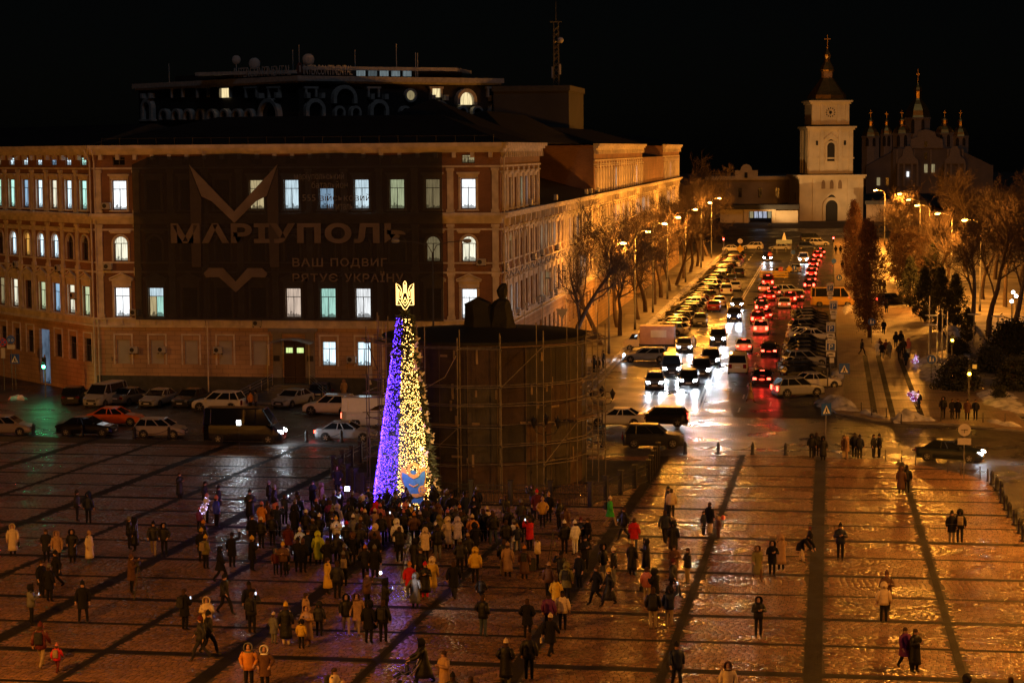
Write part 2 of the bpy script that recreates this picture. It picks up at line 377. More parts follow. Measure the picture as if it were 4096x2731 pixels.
snow('snow_bank', XY((3720,1420),(3745,1520),(3800,1545),(3900,1555)), 3.5, .7, 'snow bank edging the park beside the flag poles', 6)
snow('snow_bank', [(-21.9,172),(-22.2,230),(-22.0,330),(-22.1,430)], 1.2, .4, 'long dirty snow ridge under the roadside trees', 7)
snow('snow_bank', [(14.2,190),(14.6,250),(14.2,330),(14.5,420)], 1.8, .5, 'long snow ridge between promenade and park trees', 8)
snow('snow_bank', [(2.0,262),(3.0,283),(2.6,300)], 1.5, .6, 'snow ridge beside the yellow minibus on the promenade', 9)
snow('snow_bank', XY((40,1600),(70,1590),(100,1600)), 1.2, .6, 'green lit snow heap at the foot of the crossing sign', 10)
snow('snow_bank', XY((3960,1560),(4010,1620),(4090,1660)), 4, .6, 'wide snow patch under the park bushes', 11)
# ================================================================== government building with the banner
BRICK = sett_mat('wall_brick', (.30,.155,.085), (.25,.13,.07), .85, .27, .09, .25, wet=.02)
RUST = sett_mat('rusticated_plaster', (.46,.30,.17), (.42,.27,.15), .85, 1.1, .42, .35, wet=.02, mort=.72)
for _m in (BRICK, RUST):   # lay the courses on upright walls
    _mp = [n for n in _m.node_tree.nodes if n.type == 'MAPPING'][0]; _mp.inputs['Rotation'].default_value = (math.radians(-90), 0, 0)
TRIM = mat('plaster_trim', (.60,.53,.44), .8, var=.25, scale=1.2, bump=.3, bscale=6)
PLINTH = mat('dark_plinth', (.05,.05,.052), .7, var=.3)
ROOFM = mat('dark_tin_roof', (.02,.021,.023), .6, var=.3, scale=.6)
FRAMEM = mat('window_frame', (.10,.085,.07), .6)
SHUT = mat('roller_shutter', (.38,.36,.33), .6, var=.1, scale=1)
UNLIT = mat('unlit_pane', (.015,.016,.018), .15, var=0)
def litwin(name, col, st, lo=.55, sx=14.):
    m = bpy.data.materials.new(name); m.use_nodes = True; N = m.node_tree.nodes; L = m.node_tree.links
    N.remove(N['Principled BSDF']); e = N.new('ShaderNodeEmission'); tc = N.new('ShaderNodeTexCoord'); oi = N.new('ShaderNodeObjectInfo')
    mp = N.new('ShaderNodeMapping'); mp.inputs['Scale'].default_value = (sx, 1, 1.2); L.new(tc.outputs['Object'], mp.inputs[0])
    nz = N.new('ShaderNodeTexNoise'); nz.noise_dimensions = '4D'; nz.inputs['Scale'].default_value = .6; nz.inputs['Detail'].default_value = 2
    L.new(mp.outputs[0], nz.inputs[0]); L.new(oi.outputs['Random'], nz.inputs['W'])
    mr = N.new('ShaderNodeMapRange'); mr.inputs[1].default_value = .35; mr.inputs[2].default_value = .6; mr.inputs[3].default_value = lo; mr.inputs[4].default_value = 1; L.new(nz.outputs[0], mr.inputs[0])
    # dim clutter on the sill: furniture and plants inside the room
    n2 = N.new('ShaderNodeTexNoise'); n2.noise_dimensions = '4D'; n2.inputs['Scale'].default_value = 3.5; L.new(tc.outputs['Object'], n2.inputs[0]); L.new(oi.outputs['Random'], n2.inputs['W'])
    sp = N.new('ShaderNodeSeparateXYZ'); L.new(tc.outputs['Object'], sp.inputs[0])
    ma = N.new('ShaderNodeMath'); ma.operation = 'MULTIPLY_ADD'; ma.inputs[1].default_value = 1.6; ma.inputs[2].default_value = -.5; L.new(n2.outputs[0], ma.inputs[0])
    lt = N.new('ShaderNodeMath'); lt.operation = 'LESS_THAN'; L.new(sp.outputs[2], lt.inputs[0]); L.new(ma.outputs[0], lt.inputs[1])
    m3 = N.new('ShaderNodeMapRange'); m3.inputs[3].default_value = 1; m3.inputs[4].default_value = .3; L.new(lt.outputs[0], m3.inputs[0])
    mm = N.new('ShaderNodeMath'); mm.operation = 'MULTIPLY'; L.new(mr.outputs[0], mm.inputs[0]); L.new(m3.outputs[0], mm.inputs[1])
    m4 = N.new('ShaderNodeMath'); m4.operation = 'MULTIPLY'; m4.inputs[1].default_value = st; L.new(mm.outputs[0], m4.inputs[0])
    e.inputs[0].default_value = (*col, 1); L.new(m4.outputs[0], e.inputs[1]); L.new(e.outputs[0], N['Material Output'].inputs[0]); return m
LW = {'w': litwin('window_white', (.95,.98,1), 1.1, .55), 'b': litwin('window_blue', (.45,.72,1.), .55), 'y': litwin('window_yellow', (1.,.80,.42), .75),
      'g': litwin('window_green', (.75,.85,.5), .6), 't': litwin('window_teal', (.55,1.,.85), .9), 'c': litwin('window_cream', (1.,.95,.72), .8, .5),
      'p': litwin('window_peach', (1.,.78,.62), 1.0), 'd': litwin('window_dim', (.75,.6,.3), .28), 'B': litwin('window_bluewhite', (.7,.9,1.), 1.15), '-': UNLIT, 'o': litwin('window_orange', (1.,.5,.1), .6)}
LWB = {'y': litwin('room_yellow', (1.,.80,.42), 2.6), 'B': litwin('room_bluewhite', (.7,.9,1.), 4.5), 'b': litwin('room_blue', (.45,.72,1.), 2.4), 'g': litwin('room_green', (.75,.85,.5), 2.4), 'd': litwin('room_dim', (.75,.6,.3), 1.1), 't': litwin('room_teal', (.55,1.,.85), 3.6), 'p': litwin('room_peach', (1.,.78,.62), 3.4), 'w': litwin('room_white', (.95,.98,1), 5.0), '-': UNLIT}
WC = {}
def wmesh(w_, h, style):
    """frame (+ stone surround) and the panes of one window; origin at mid sill"""
    k = (round(w_,2), round(h,2), style)
    if k in WC: return WC[k]
    fr = MB(); a = w_/2; b = .06; y0, y1 = .16, .24; panes = []
    arch = style == 'arch'; zs = h - (a if arch else 0); zt = zs if arch else h*.70
    for x in (-a, a-b): fr.box(x, x+b, y0, y1, 0, zs if arch else h, 1)
    fr.box(-a, a, y0, y1, 0, b, 1)
    if style != 'slim':
        fr.box(-b/2, b/2, y0, y1, 0, zt, 1); fr.box(-a, a, y0, y1, zt-b/2, zt+b/2, 1)
    if not arch: fr.box(-a, a, y0, y1, h-b, h, 1)
    rects = [(-a,0,0,zt),(0,a,0,zt),(-a,a,zt,h)] if style not in ('slim','slimd','attic') else [(-a,a,0,h)]
    for q, (x0,x1,z0,z1) in enumerate(rects):
        p = MB(); 
        if arch and q == 2:
            pts = [(a*math.cos(PI*i/10), .2, zs+a*math.sin(PI*i/10)) for i in range(11)]; p.add(pts, [tuple(range(10,-1,-1))])
        else: p.box(x0+.02,x1-.02,.19,.21,z0+.02,z1-.02)
        panes.append(p.mesh('pane', [UNLIT]))
    if arch:
        fr.arch(-a, a, 0, h, zs, .07, y0, y1, 1)
        fr.arch(-a-.08, a+.08, 0, h+.08, zs, .16, -.10, .05, 0)
        fr.box(-a-.42, a+.42, -.20, .02, h+.42, h+.58, 0); fr.box(-a-.34, a+.34, -.13, .02, h+.30, h+.42, 0)
        for sgn in (-1,1):   # spandrels close the square wall opening above the arch
            pts = [(sgn*a*math.cos(PI*.5*i/6), zs+a*math.sin(PI*.5*i/6)) for i in range(7)]
            for i in range(6):
                p0, p1 = pts[i], pts[i+1]; poly = [p0, p1, (p1[0],h+.02), (p0[0]+sgn*.001,h+.02)]
                if sgn > 0: poly = poly[::-1]
                fr.prism(poly, .0, .2, 0)
    elif style in ('hood','ped'):
        for s_ in (-1,1): fr.box(min(s_*(a+.02),s_*(a+.22)), max(s_*(a+.02),s_*(a+.22)), -.09, .03, -.05, h+.1, 0)
        fr.box(-a-.22, a+.22, -.09, .03, h+.03, h+.35, 0); fr.box(-a-.30, a+.30, -.2, .0, -.18, -.06, 0)
        if style == 'hood': fr.box(-a-.36, a+.36, -.26, 0, h+.42, h+.58, 0); fr.box(-a-.28, a+.28, -.16, 0, h+.35, h+.42, 0)
        else:
            fr.box(-a-.42, a+.42, -.26, 0, h+.62, h+.72, 0); fr.box(-a-.24, a+.24, -.10, 0, h+.35, h+.62, 0)
            fr.prism([(-a-.42,h+.72),(a+.42,h+.72),(0,h+1.22)], -.12, 0, 0)
            for s_ in (-1,1):
                fr.prism([(s_*(a+.46),h+.74),(s_*(a+.46),h+.86),(0,h+1.36),(0,h+1.24)][::s_], -.26, -.02, 0)
    elif style == 'shop':
        for s_ in (-1,1): fr.box(min(s_*(a+.16),s_*(a+.30)), max(s_*(a+.16),s_*(a+.30)), -.07, .02, -.05, h+.45, 0)
        fr.box(-a-.30, a+.30, -.072, .02, h+.45, h+.60, 0)
    elif style in ('slimd',):
        for s_ in (-1,1): fr.box(min(s_*(a+.02),s_*(a+.2)), max(s_*(a+.02),s_*(a+.2)), -.12, .03, -.05, h+.1, 0)
        fr.box(-a-.3, a+.3, -.22, 0, h+.3, h+.45, 0)
    WC[k] = (fr.mesh('window', [TRIM, FRAMEM]), panes); return WC[k]
def window(parent, M, x, z0, w_, h, style='hood', lit='-', name='window', label=None, tab=None):
    fm, ps = wmesh(w_, h, style)
    o = obj(name, fm, parent, label=label); o.matrix_local = M @ Matrix.Translation((x, 0, z0))
    for i, p in enumerate(ps):
        q = obj('pane', p, o); c = lit[min(i, len(lit)-1)]
        q.material_slots[0].link = 'OBJECT'; q.material_slots[0].material = (tab or LW)[c]
    return o
def wall(mb, L_, z0, z1, holes, mi=0, M=None, depth=.35, x0=0.):
    xs = sorted({x0, L_, *[h[0] for h in holes], *[h[1] for h in holes]}); zs = sorted({z0, z1, *[h[2] for h in holes], *[h[3] for h in holes]})
    for i in range(len(xs)-1):
        run = None
        for j in range(len(zs)-1):
            cx, cz = (xs[i]+xs[i+1])/2, (zs[j]+zs[j+1])/2
            if any(h[0] < cx < h[1] and h[2] < cz < h[3] for h in holes): continue
            mb.add([(xs[i],0,zs[j]),(xs[i+1],0,zs[j]),(xs[i+1],0,zs[j+1]),(xs[i],0,zs[j+1])], [(0,1,2,3)], mi, M)
    for a, b, c, d in holes:
        mb.add([(a,0,c),(b,0,c),(b,0,d),(a,0,d),(a,depth,c),(b,depth,c),(b,depth,d),(a,depth,d)], [(0,4,5,1),(1,5,6,2),(2,6,7,3),(3,7,4,0)], mi, M)
SF, XL, XR = 172., -65.6, -28.4
bld = thing('government_building', 'long ochre brick government building carrying the dark banner', 'building')
ROWS = {'attic': (20.81,.74,1.15), 'r4': (16.84,2.62,1.3), 'r3': (12.2,2.2,1.22), 'r2': (7.18,2.64,1.36), 'gr': (2.9,2.15,1.22)}
STY = {'attic':'attic','r4':'hood','r3':'arch','r2':'ped','gr':'shop'}
MF = frame((XL,SF),(XR,SF)); LF = XR-XL
cols = [-63.17+3.193*i - XL for i in range(11)]
LIT = {'attic':['-']*10+['d'], 'r4':['w','-','-','-','y','B','b','B','g','d','w'], 'r3':['c']+['-']*8+['d','c'], 'r2':['w','Bty','-','-','-','p','t','w','-','-','w'], 'gr':['s','s','s','s','s','D','B','B','-','-','-']}
def facade(M, L_, xs, rows, name, skip=()):
    mb = MB(); hb = MB()
    hi = [(x-ROWS[r][2]/2, x+ROWS[r][2]/2, ROWS[r][0], ROWS[r][0]+ROWS[r][1]) for r in rows if r != 'gr' for x in xs]
    lo = [(x-ROWS['gr'][2]/2, x+ROWS['gr'][2]/2, ROWS['gr'][0], ROWS['gr'][0]+ROWS['gr'][1]) for x in xs if 'gr' in rows]
    return hi, lo
def trims(mb, L_, M, top, x0=0.):
    def course(z0, z1, out, a=x0, b=L_): mb.box(a-out*.3, b+out*.3, -out, 0.02, z0, z1, 0, M)
    if top > 20:
        course(22.30,22.60,.75); course(22.05,22.30,.55); course(21.75,22.05,.32); course(20.45,20.62,.12)
        n = int((L_-x0)/1.6)
        for i in range(n): q = x0+(i+.5)*(L_-x0)/n; mb.box(q-.16,q+.16,-.42,0,21.3,21.75,0,M)
    course(16.25,16.50,.70); course(15.98,16.25,.45); course(15.55,15.98,.14); course(14.95,15.12,.10)
    course(12.0,12.15,.10); course(11.15,11.32,.14)
    course(6.92,7.08,.25); course(6.24,6.42,.22); course(6.42,6.92,.06)
def pil(mb, x, M, top=True):
    for z0, z1 in ((7.1,11.15),(11.35,15.5)) + (((16.5,20.4),) if top else ()):
        mb.box(x-.28,x+.28,-.13,0.01,z0,z1-.25,0,M); mb.box(x-.36,x+.36,-.2,0.01,z1-.25,z1,0,M); mb.box(x-.36,x+.36,-.2,0.01,z0,z0+.3,0,M)
hi, lo = facade(MF, LF, cols, ['attic','r4','r3','r2','gr'], 'front')
DOOR = (cols[5]-1.0, cols[5]+1.0, 1.3, 5.1)
lo = [h for h in lo if not (h[0] < cols[5] < h[1])] + [DOOR]
mb = MB(); wall(mb, LF, 6.3, 22.4, hi, 0, MF); mb.build('front_wall', BRICK, bld)
mb = MB(); wall(mb, LF, 1.82, 6.3, [h for h in lo if h != DOOR] + [(DOOR[0],DOOR[1],1.82,5.1)], 0, MF); mb.build('ground_floor_wall', RUST, bld)
mb = MB(); mb.box(-.12, DOOR[0], -.12, .3, -.05, 1.82, 0, MF); mb.box(DOOR[1], LF+.1, -.12, .3, -.05, 1.82, 0, MF); mb.build('plinth', PLINTH, bld)
mb = MB(); trims(mb, LF, MF, 22)
for i in range(10): pil(mb, (cols[i]+cols[i+1])/2, MF)
pil(mb, .45, MF); pil(mb, LF-.45, MF)
for i in range(24): x = .8+i*1.55; mb.box(x-.14,x+.14,-.2,0,6.44,6.9,0,MF)
mb.build('front_mouldings', TRIM, bld)
for r in ('attic','r4','r3','r2','gr'):
    z0, h, w_ = ROWS[r]
    for i, x in enumerate(cols):
        l = LIT[r][i]
        if l == 'D': continue
        if l == 's':
            mb = MB(); mb.box(x-w_/2, x+w_/2, .10, .2, z0, z0+h, 0, MF)
            for k in range(10): mb.box(x-w_/2, x+w_/2, .085, .1, z0+k*h/10+.02, z0+k*h/10+.16, 0, MF)
            sh = mb.build('shutter', SHUT, bld)
            mb = MB()
            for s_ in (-1,1): mb.box(min(x+s_*(w_/2+.16),x+s_*(w_/2+.3)), max(x+s_*(w_/2+.16),x+s_*(w_/2+.3)), -.07,.02,z0-.05,z0+h+.45,0,MF)
            mb.box(x-w_/2-.3,x+w_/2+.3,-.072,.02,z0+h+.45,z0+h+.6,0,MF); mb.build('surround', TRIM, sh)
            continue
        if l == 'Bty': l = 'ytB'
        if r == 'r4' and i == 6: l = 'bb-'
        window(bld, MF, x, z0, w_, h, STY[r], l, tab=LWB if (0 < i < 10 and r in ('r4','r3','r2')) else None)
# entrance
d5 = cols[5]; mb = MB(); mb.box(d5-1.0,d5-.02,.2,.3,1.3,5.1,0,MF); mb.box(d5+.02,d5+1.0,.2,.3,1.3,5.1,0,MF)
DOORM = mat('dark_wood_door', (.05,.028,.018), .6)
door = mb.build('door', DOORM, bld)
for s_ in (-1,1):
    mb = MB(); mb.box(d5+s_*.5-.3,d5+s_*.5+.3,.17,.21,4.0,4.45,0,MF); mb.build('pane', litwin('window_lime',(.75,.95,.35),.8), door)
mb = MB(); mb.box(d5-2.2,d5+2.2,-.75,0,6.0,6.22,0,MF); mb.box(d5-2.0,d5+2.0,-.45,0,5.75,6.0,0,MF)
for s_ in (-1,1): mb.box(min(d5+s_*1.1,d5+s_*1.9),max(d5+s_*1.1,d5+s_*1.9),-.3,0,1.8,5.75,0,MF)
mb.build('portal', mat('grey_stone', (.2,.18,.16), .7), bld)
mb = MB(); mb.loft([[(d5-2.0+4*i/10,-.5,5.05+.4*math.sin(PI*i/10)) for i in range(11)],[(d5-2.0+4*i/10,-2.2,4.95+.4*math.sin(PI*i/10)) for i in range(11)]],0,MF,False,False)
can = mb.build('glass_canopy', mat('frosted_canopy', (.25,.28,.3), .2, var=0), bld)
mb = MB()
for s_ in (-1,1): mb.tube([(d5+s_*1.9,-2.1,.1),(d5+s_*1.9,-2.1,5.0)], .04, 6, 0, MF)
mb.build('canopy_post', CHROME, can)
mb = MB()
for k in range(8): mb.box(d5-1.6-.3*k, d5+1.6+.3*k, -1.2-.3*k, -.2, 1.25-.16*(k+1), 1.25-.16*k, 0, MF)
mb.build('steps', mat('stone_steps', (.13,.12,.11), .6), bld)
for s_ in (-1,1):
    mb = MB()
    for hh in (.5,.75,1.0): mb.tube([(d5+s_*1.7,-1.25,1.25+hh),(d5+s_*4.1,-3.7,hh)], .025, 5, 0, MF)
    for k in range(4): q = k/3; mb.tube([(d5+s_*(1.7+2.4*q),-1.25-2.45*q,1.25*(1-q)),(d5+s_*(1.7+2.4*q),-1.25-2.45*q,1.25*(1-q)+1)], .025, 5, 0, MF)
    mb.build('handrail', CHROME, bld)
for s_ in (-1,1):
    mb = MB(); mb.box(d5+s_*1.55-.28,d5+s_*1.55+.28,-.36,-.31,3.3,3.8,0,MF); mb.build('name_plate', IRON, bld)
def aircon(x, z, M, parent=bld):
    mb = MB(); mb.bbox(x-.42,x+.42,-.42,-.08,z,z+.58,.03,0,M); mb.lathe([(.2,0),(.2,.01)],12,1,M @ Matrix.Translation((x-.12,-.425,z+.29)) @ Matrix.Rotation(PI/2,4,'X'))
    mb.box(x-.36,x-.30,-.4,0,z-.1,z,1,M); mb.box(x+.30,x+.36,-.4,0,z-.1,z,1,M)
    return mb.build('air_conditioner', [SHUT, IRON], parent)
for c, z in ((0.0,16.9),(0,7.3),(0,11.45),(-.05,3.9),(1.0,3.95),(2.65,3.95),(6.5,3.2),(3.8,6.4),(10.2,11.9)):
    aircon(cols[0]+c*3.193+(1.2 if c < .2 else .5)*(-1 if z > 11 and c == 0 else 1), z, MF)
for x in (.15, cols[3]-1.6, cols[7]+1.75):
    mb = MB(); mb.tube([(x,-.75,22.2),(x,-.3,21.4),(x,-.18,21.0),(x,-.18,.4)], .07, 6, 0, MF); mb.build('drainpipe', TRIM, bld)
text('house_number', '15', FRAMEM, bld, 1.3,1.75,3.1,3.5,-.05,.02,MF)
# hand-held washing flags hung from the sill
mb = MB(); mb.loft([[(cols[7]+.3,-.1,2.85),(cols[7]+.75,-.16,2.85)],[(cols[7]+.42,-.2,1.2),(cols[7]+.78,-.1,1.3)]],0,MF,False,False); mb.build('hanging_cloth', mat('pale_cloth',(.5,.48,.45),.9), bld)
# ------------------------------------------------------------------ street side of the same building
MS = frame((XR,SF),(XR,381)); LS = 381-SF
scol = [1.75+3.2*i for i in range(65)]
def sidx(px_, py_): return int(round((op(px_,py_,(XR,100),(XR,300)).y-SF-1.75)/3.2))
upper = lambda x: x < 24 or 70 < x < 133 or x > 172
hi = []; 
for r in ('r4','r3','r2','gr'):
    z0, h, w_ = ROWS[r]
    hi += [(x-w_/2,x+w_/2,z0,z0+h) for x in scol if (r != 'r4' or upper(x))]
mb = MB(); wall(mb, LS, 6.3, 16.5, [h for h in hi if 6 < h[2] < 16], 0, MS)
for a, b in ((0,24),(70,133),(172,LS)): wall(mb, b, 16.5, 22.4, [h for h in hi if h[2] > 16 and a < h[0] < b], 0, MS, x0=a)
wall(mb, 172, 16.5, 20.6, [], 0, MS, x0=133)
for a in (24,70,133,172):
    mb.add([(a,0,16.5),(a,14,16.5),(a,14,22.4),(a,0,22.4)], [(0,1,2,3)], 0, MS)
mb.add([(LS,0,-.1),(LS,14,-.1),(LS,14,22.4),(LS,0,22.4)], [(0,1,2,3)], 0, MS)
mb.build('street_wall', BRICK, bld)
mb = MB(); wall(mb, LS, -.1, 6.3, [h for h in hi if h[2] < 6], 0, MS); mb.build('street_ground_wall', RUST, bld)
mb = MB(); trims(mb, LS, MS, 16)
for a, b in ((0,24),(70,133),(172,LS)):
    for z0, z1, o_ in ((22.30,22.60,.75),(22.05,22.30,.55),(21.75,22.05,.32),(20.45,20.62,.12),(20.0,20.12,.1)): mb.box(a-o_*.3,b+o_*.3,-o_,.02,z0,z1,0,MS)
    n = int((b-a)/1.07)
    for i in range(n): q = a+(i+.5)*(b-a)/n; mb.box(q-.16,q+.16,-.42,0,21.3,21.75,0,MS)
    for x in scol:
        if a < x < b-1.6 and upper(x+1.6): mb.box(x+1.32,x+1.88,-.13,.01,16.5,20.4,0,MS)
for x in scol[:-1]: pil(mb, x+1.6, MS, False); mb.box(x-.2,x+.2,-.55,0,15.3,15.98,0,MS)
mb.build('street_mouldings', TRIM, bld)
slit = {}
for r, lst in (('r3', [(2163,960,'c'),(2180,960,'c'),(2197,960,'y'),(2214,960,'B'),(2005,960,'c'),(2030,960,'B'),(2050,960,'g'),(2275,900,'c'),(2305,880,'B'),(2455,850,'w'),(2466,850,'w'),(2476,850,'w'),(2486,850,'w'),(2506,830,'c'),(2512,830,'c'),(2540,820,'B'),(2553,820,'B'),(2566,810,'B'),(2578,810,'B'),(2590,800,'w'),(2666,790,'w'),(2675,790,'B'),(2690,790,'w')]),
               ('r4', [(2006,760,'d'),(2030,760,'d'),(2072,740,'t'),(2108,720,'b'),(2465,690,'B'),(2540,690,'B'),(2680,650,'b')]),
               ('r2', [(2010,1150,'g'),(2030,1150,'c'),(2050,1150,'B'),(2072,1130,'b'),(2161,1130,'c'),(2180,1120,'y'),(2212,1110,'c'),(2290,1090,'y'),(2315,1050,'B'),(2340,1040,'B')])):
    for px_, py_, c in lst: slit[(r, sidx(px_,py_))] = c
for r in ('r4','r3','r2','gr'):
    z0, h, w_ = ROWS[r]
    for i, x in enumerate(scol):
        if r == 'r4' and not upper(x): continue
        near = x < 60
        window(bld, MS, x, z0, w_, h, {'r4':'hood','r3':'arch' if (near and i < 5) else 'hood','r2':'ped' if near else 'slimd','gr':'slim'}[r] if near else ('slim' if r == 'gr' else 'slimd'), slit.get((r,i), '-'))
rr = random.Random(5)
for i in range(34):
    aircon(rr.uniform(1,110), rr.choice((11.4,11.5,6.9,7.0,16.7,9.0)), MS)
for x in (.3,12,24,42,56,70,90,108,133,150):
    mb = MB(); mb.tube([(x,-.75,16.0),(x,-.25,15.3),(x,-.2,1)] if x not in (.3,) else [(x,-.75,22.1),(x,-.3,21.3),(x,-.25,1)], .07, 5, 0, MS); mb.build('drainpipe', TRIM, bld)
# roofs
mb = MB()
def roofpoly(*p): mb.add(p, [tuple(range(len(p)))])
y2, yb = SF+9, SF+18
mb.loft([[(XL-.5,SF-.6,22.62),(XR+.6,SF-.6,22.62),(XR+.6,yb,22.62),(XL-.5,yb,22.62)],[(XL+9,y2,25.2),(XR-7,y2,25.2),(XR-7,y2+.2,25.2),(XL+9,y2+.2,25.2)]])
mb.loft([[(-46,SF+9,23.),(-30,SF+9,23.),(-30,SF+30,23.),(-46,SF+30,23.)],[(-38.2,SF+19,26.9),(-38,SF+19,26.9),(-38,SF+19.2,26.9),(-38.2,SF+19.2,26.9)]])
mb.box(XL,XR-.3,SF+.36,SF+24,-.1,22.3); mb.box(XR-14,XR-.36,SF+24,381,-.1,16.4)
mb.loft([[(XR-14,SF+24,16.5),(XR+.5,SF+24,16.5),(XR+.5,381,16.5),(XR-14,381,16.5)],[(XR-8,SF+25,18.6),(XR-7,SF+25,18.6),(XR-7,380,18.6),(XR-8,380,18.6)]])
for a, b, h in ((70,133,24.8),(172,LS,24.4)):
    mb.box(XR-14,XR-.36,SF+a+.1,SF+b-.1,16.4,22.3)
    mb.loft([[(XR-14.5,SF+a-.5,22.62),(XR+.6,SF+a-.5,22.62),(XR+.6,SF+b+.5,22.62),(XR-14.5,SF+b+.5,22.62)],[(XR-8,SF+a+7,h),(XR-7,SF+a+7,h),(XR-7,SF+b-7,h),(XR-8,SF+b-7,h)]])
mb.loft([[(-42,SF+20,22.6),(-30,SF+20,22.6),(-30,SF+75,22.6),(-42,SF+75,22.6)],[(-36,SF+34,26.0),(-35.5,SF+34,26.0),(-35.5,SF+60,26.0),(-36,SF+60,26.0)]])
mb.build('roof', ROOFM, bld)
mb = MB()
for i in range(22): x = XL+1+i*1.7; mb.box(x-.03,x+.03,SF-.35,SF-.29,22.6,23.25)
mb.tube([(XL+1,SF-.32,23.2),(XR-1,SF-.32,23.2)], .02, 4); mb.build('roof_rail', IRON, bld)
# ------------------------------------------------------------------ angled left wing
FARL = (XL-.743*48, SF+.669*48)
wing = thing('brick_wing', 'plain brick office wing running back from the banner building', 'building')
MW = frame(FARL, (XL, SF)); LW_ = 48.
wcol = [LW_-1.9-3.0*i for i in range(15)]
hi = []
for r in ('attic','r4','r3','r2'):
    z0, h, w_ = ROWS[r]; hi += [(x-w_/2,x+w_/2,z0,z0+h) for x in wcol]
mb = MB(); wall(mb, LW_, 6.3, 22.2, hi, 0, MW); mb.box(0,LW_-.5,.37,14,-.1,22.1,0,MW); mb.build('wall', BRICK, wing)
z0, h, w_ = ROWS['gr']; PASS = (wcol[3]-1.1, wcol[3]+1.1, .1, 5.3)
mb = MB(); wall(mb, LW_, -.1, 6.3, [(x-w_/2,x+w_/2,z0,z0+h) for i, x in enumerate(wcol) if i != 3] + [PASS], 0, MW); mb.build('ground_floor_wall', RUST, wing)
mb = MB(); trims(mb, LW_, MW, 22)
for x in wcol: pil(mb, x-1.5, MW)
mb.build('mouldings', TRIM, wing)
wl = {'attic': 'tBbBBBd-------', 'r4': 'tBcBbttw-------', 'r3': '--BBoB--------', 'r2': 'gcbg-cd-d-----'}
for r in ('attic','r4','r3','r2','gr'):
    z0, h, w_ = ROWS[r]
    for i, x in enumerate(wcol):
        if r == 'gr' and i == 3: continue
        window(wing, MW, x, z0, w_, h, {'gr':'shop'}.get(r, STY[r]), '-' if r == 'gr' else wl[r][min(i,13)])
mb = MB(); mb.box(PASS[0],PASS[1],.28,.34,.1,5.3,0,MW); mb.build('lit_doorway', litwin('passage_glow', (.5,.7,1.), .13, .4, 3.), wing)
mb = MB(); mb.loft([[(-.5,-.6,22.62),(LW_+.3,-.6,22.62),(LW_+.3,14,22.62),(-.5,14,22.62)],[(0,6.5,24.6),(LW_-1,6.5,24.6),(LW_-1,7,24.6),(0,7,24.6)]],0,MW); mb.build('roof', ROOFM, wing)
for i in (1,2,5): aircon(wcol[i]+.8, (20.0,8.6,11.0)[i % 3], MW, wing)
mb = MB(); mb.tube([(LW_-.2,-.8,22.2),(LW_-.2,-.25,21.2),(LW_-.2,-.25,.4)], .08, 6, 0, MW); mb.build('drainpipe', TRIM, wing)
# ------------------------------------------------------------------ banner
def bx(px_): return -63.17+(px_-478)*31.93/1395-XL
def bz(py_): return 22.58-(py_-577)/44.6
ban = thing('banner', 'huge dark mesh banner with emblem and large lettering over the facade', 'banner')
bm_ = bpy.data.materials.new('banner_mesh'); bm_.use_nodes = True; N = bm_.node_tree.nodes; L = bm_.node_tree.links
b = N['Principled BSDF']; b.inputs['Base Color'].default_value = (.016,.016,.018,1); b.inputs['Roughness'].default_value = .8
tr = N.new('ShaderNodeBsdfTransparent'); mx = N.new('ShaderNodeMixShader'); mx.inputs[0].default_value = .86
L.new(tr.outputs[0], mx.inputs[1]); L.new(b.outputs[0], mx.inputs[2]); L.new(mx.outputs[0], N['Material Output'].inputs[0])
mb = MB(); x0, x1, zb, zt = bx(546), bx(1779), bz(1272), bz(613); n = 60; rows = []
for j in range(9):
    row = []
    for i in range(n+1):
        u_ = i/n; x = x0+(x1-x0)*u_; top = zt-.25*abs(math.sin(u_*9.5))**2*(1 if .02 < u_ < .98 else 0)-(.9*max(0,1-u_*14))
        row.append((x, -.88-.05*math.sin(u_*21+j)-.03*math.sin(u_*47), zb+(top-zb)*j/8))
    rows.append(row)
mb.loft(rows, 0, MF, False, False); mb.build('net_cloth', bm_, ban, True)
PRINT = mat('banner_print', (.13,.105,.09), .85, var=.25, scale=.6); PRINT2 = mat('banner_print_light', (.17,.14,.12), .85, var=.25, scale=.6)
def flat(name, poly, m, y=-1.0):
    mb = MB(); mb.prism([(bx(a),bz(c)) for a, c in poly][::-1], y, y+.012, 0, MF); return mb.build(name, m, ban)
for sg in (1,-1):
    q = lambda L_: [(957+sg*(a-957), c) for a, c in L_][::sg]
    flat('emblem_wing', q([(779,654),(826,780),(868,800),(957,886),(957,840)]), PRINT2)
    flat('emblem_side', q([(779,664),(781,1060),(818,1060),(826,790)]), mat('banner_print_dim',(.055,.045,.04),.85), -.975)
    flat('emblem_chevron', q([(828,1085),(850,1064),(908,1064),(957,1118),(957,1161),(890,1100),(838,1102)]), PRINT, -.99)
text('banner_lettering', 'МАРІУПОЛЬ', PRINT, ban, bx(699), bx(1639), bz(966), bz(886), -1.02, .012, MF, 1.1, bold=.045)
for t_, a, c, d, e in (('ВАШ',1186,1308,1058,1024),('ПОДВИГ',1338,1561,1063,1024),('РЯТУЄ',1186,1365,1118,1085),('УКРАЇНУ',1392,1625,1118,1076)):
    text('banner_lettering', t_, PRINT, ban, bx(a), bx(c), bz(d), bz(e), -1.005, .012, MF, 1.1, bold=.018)
SCR = mat('banner_handwriting', (.16,.15,.14), .85)
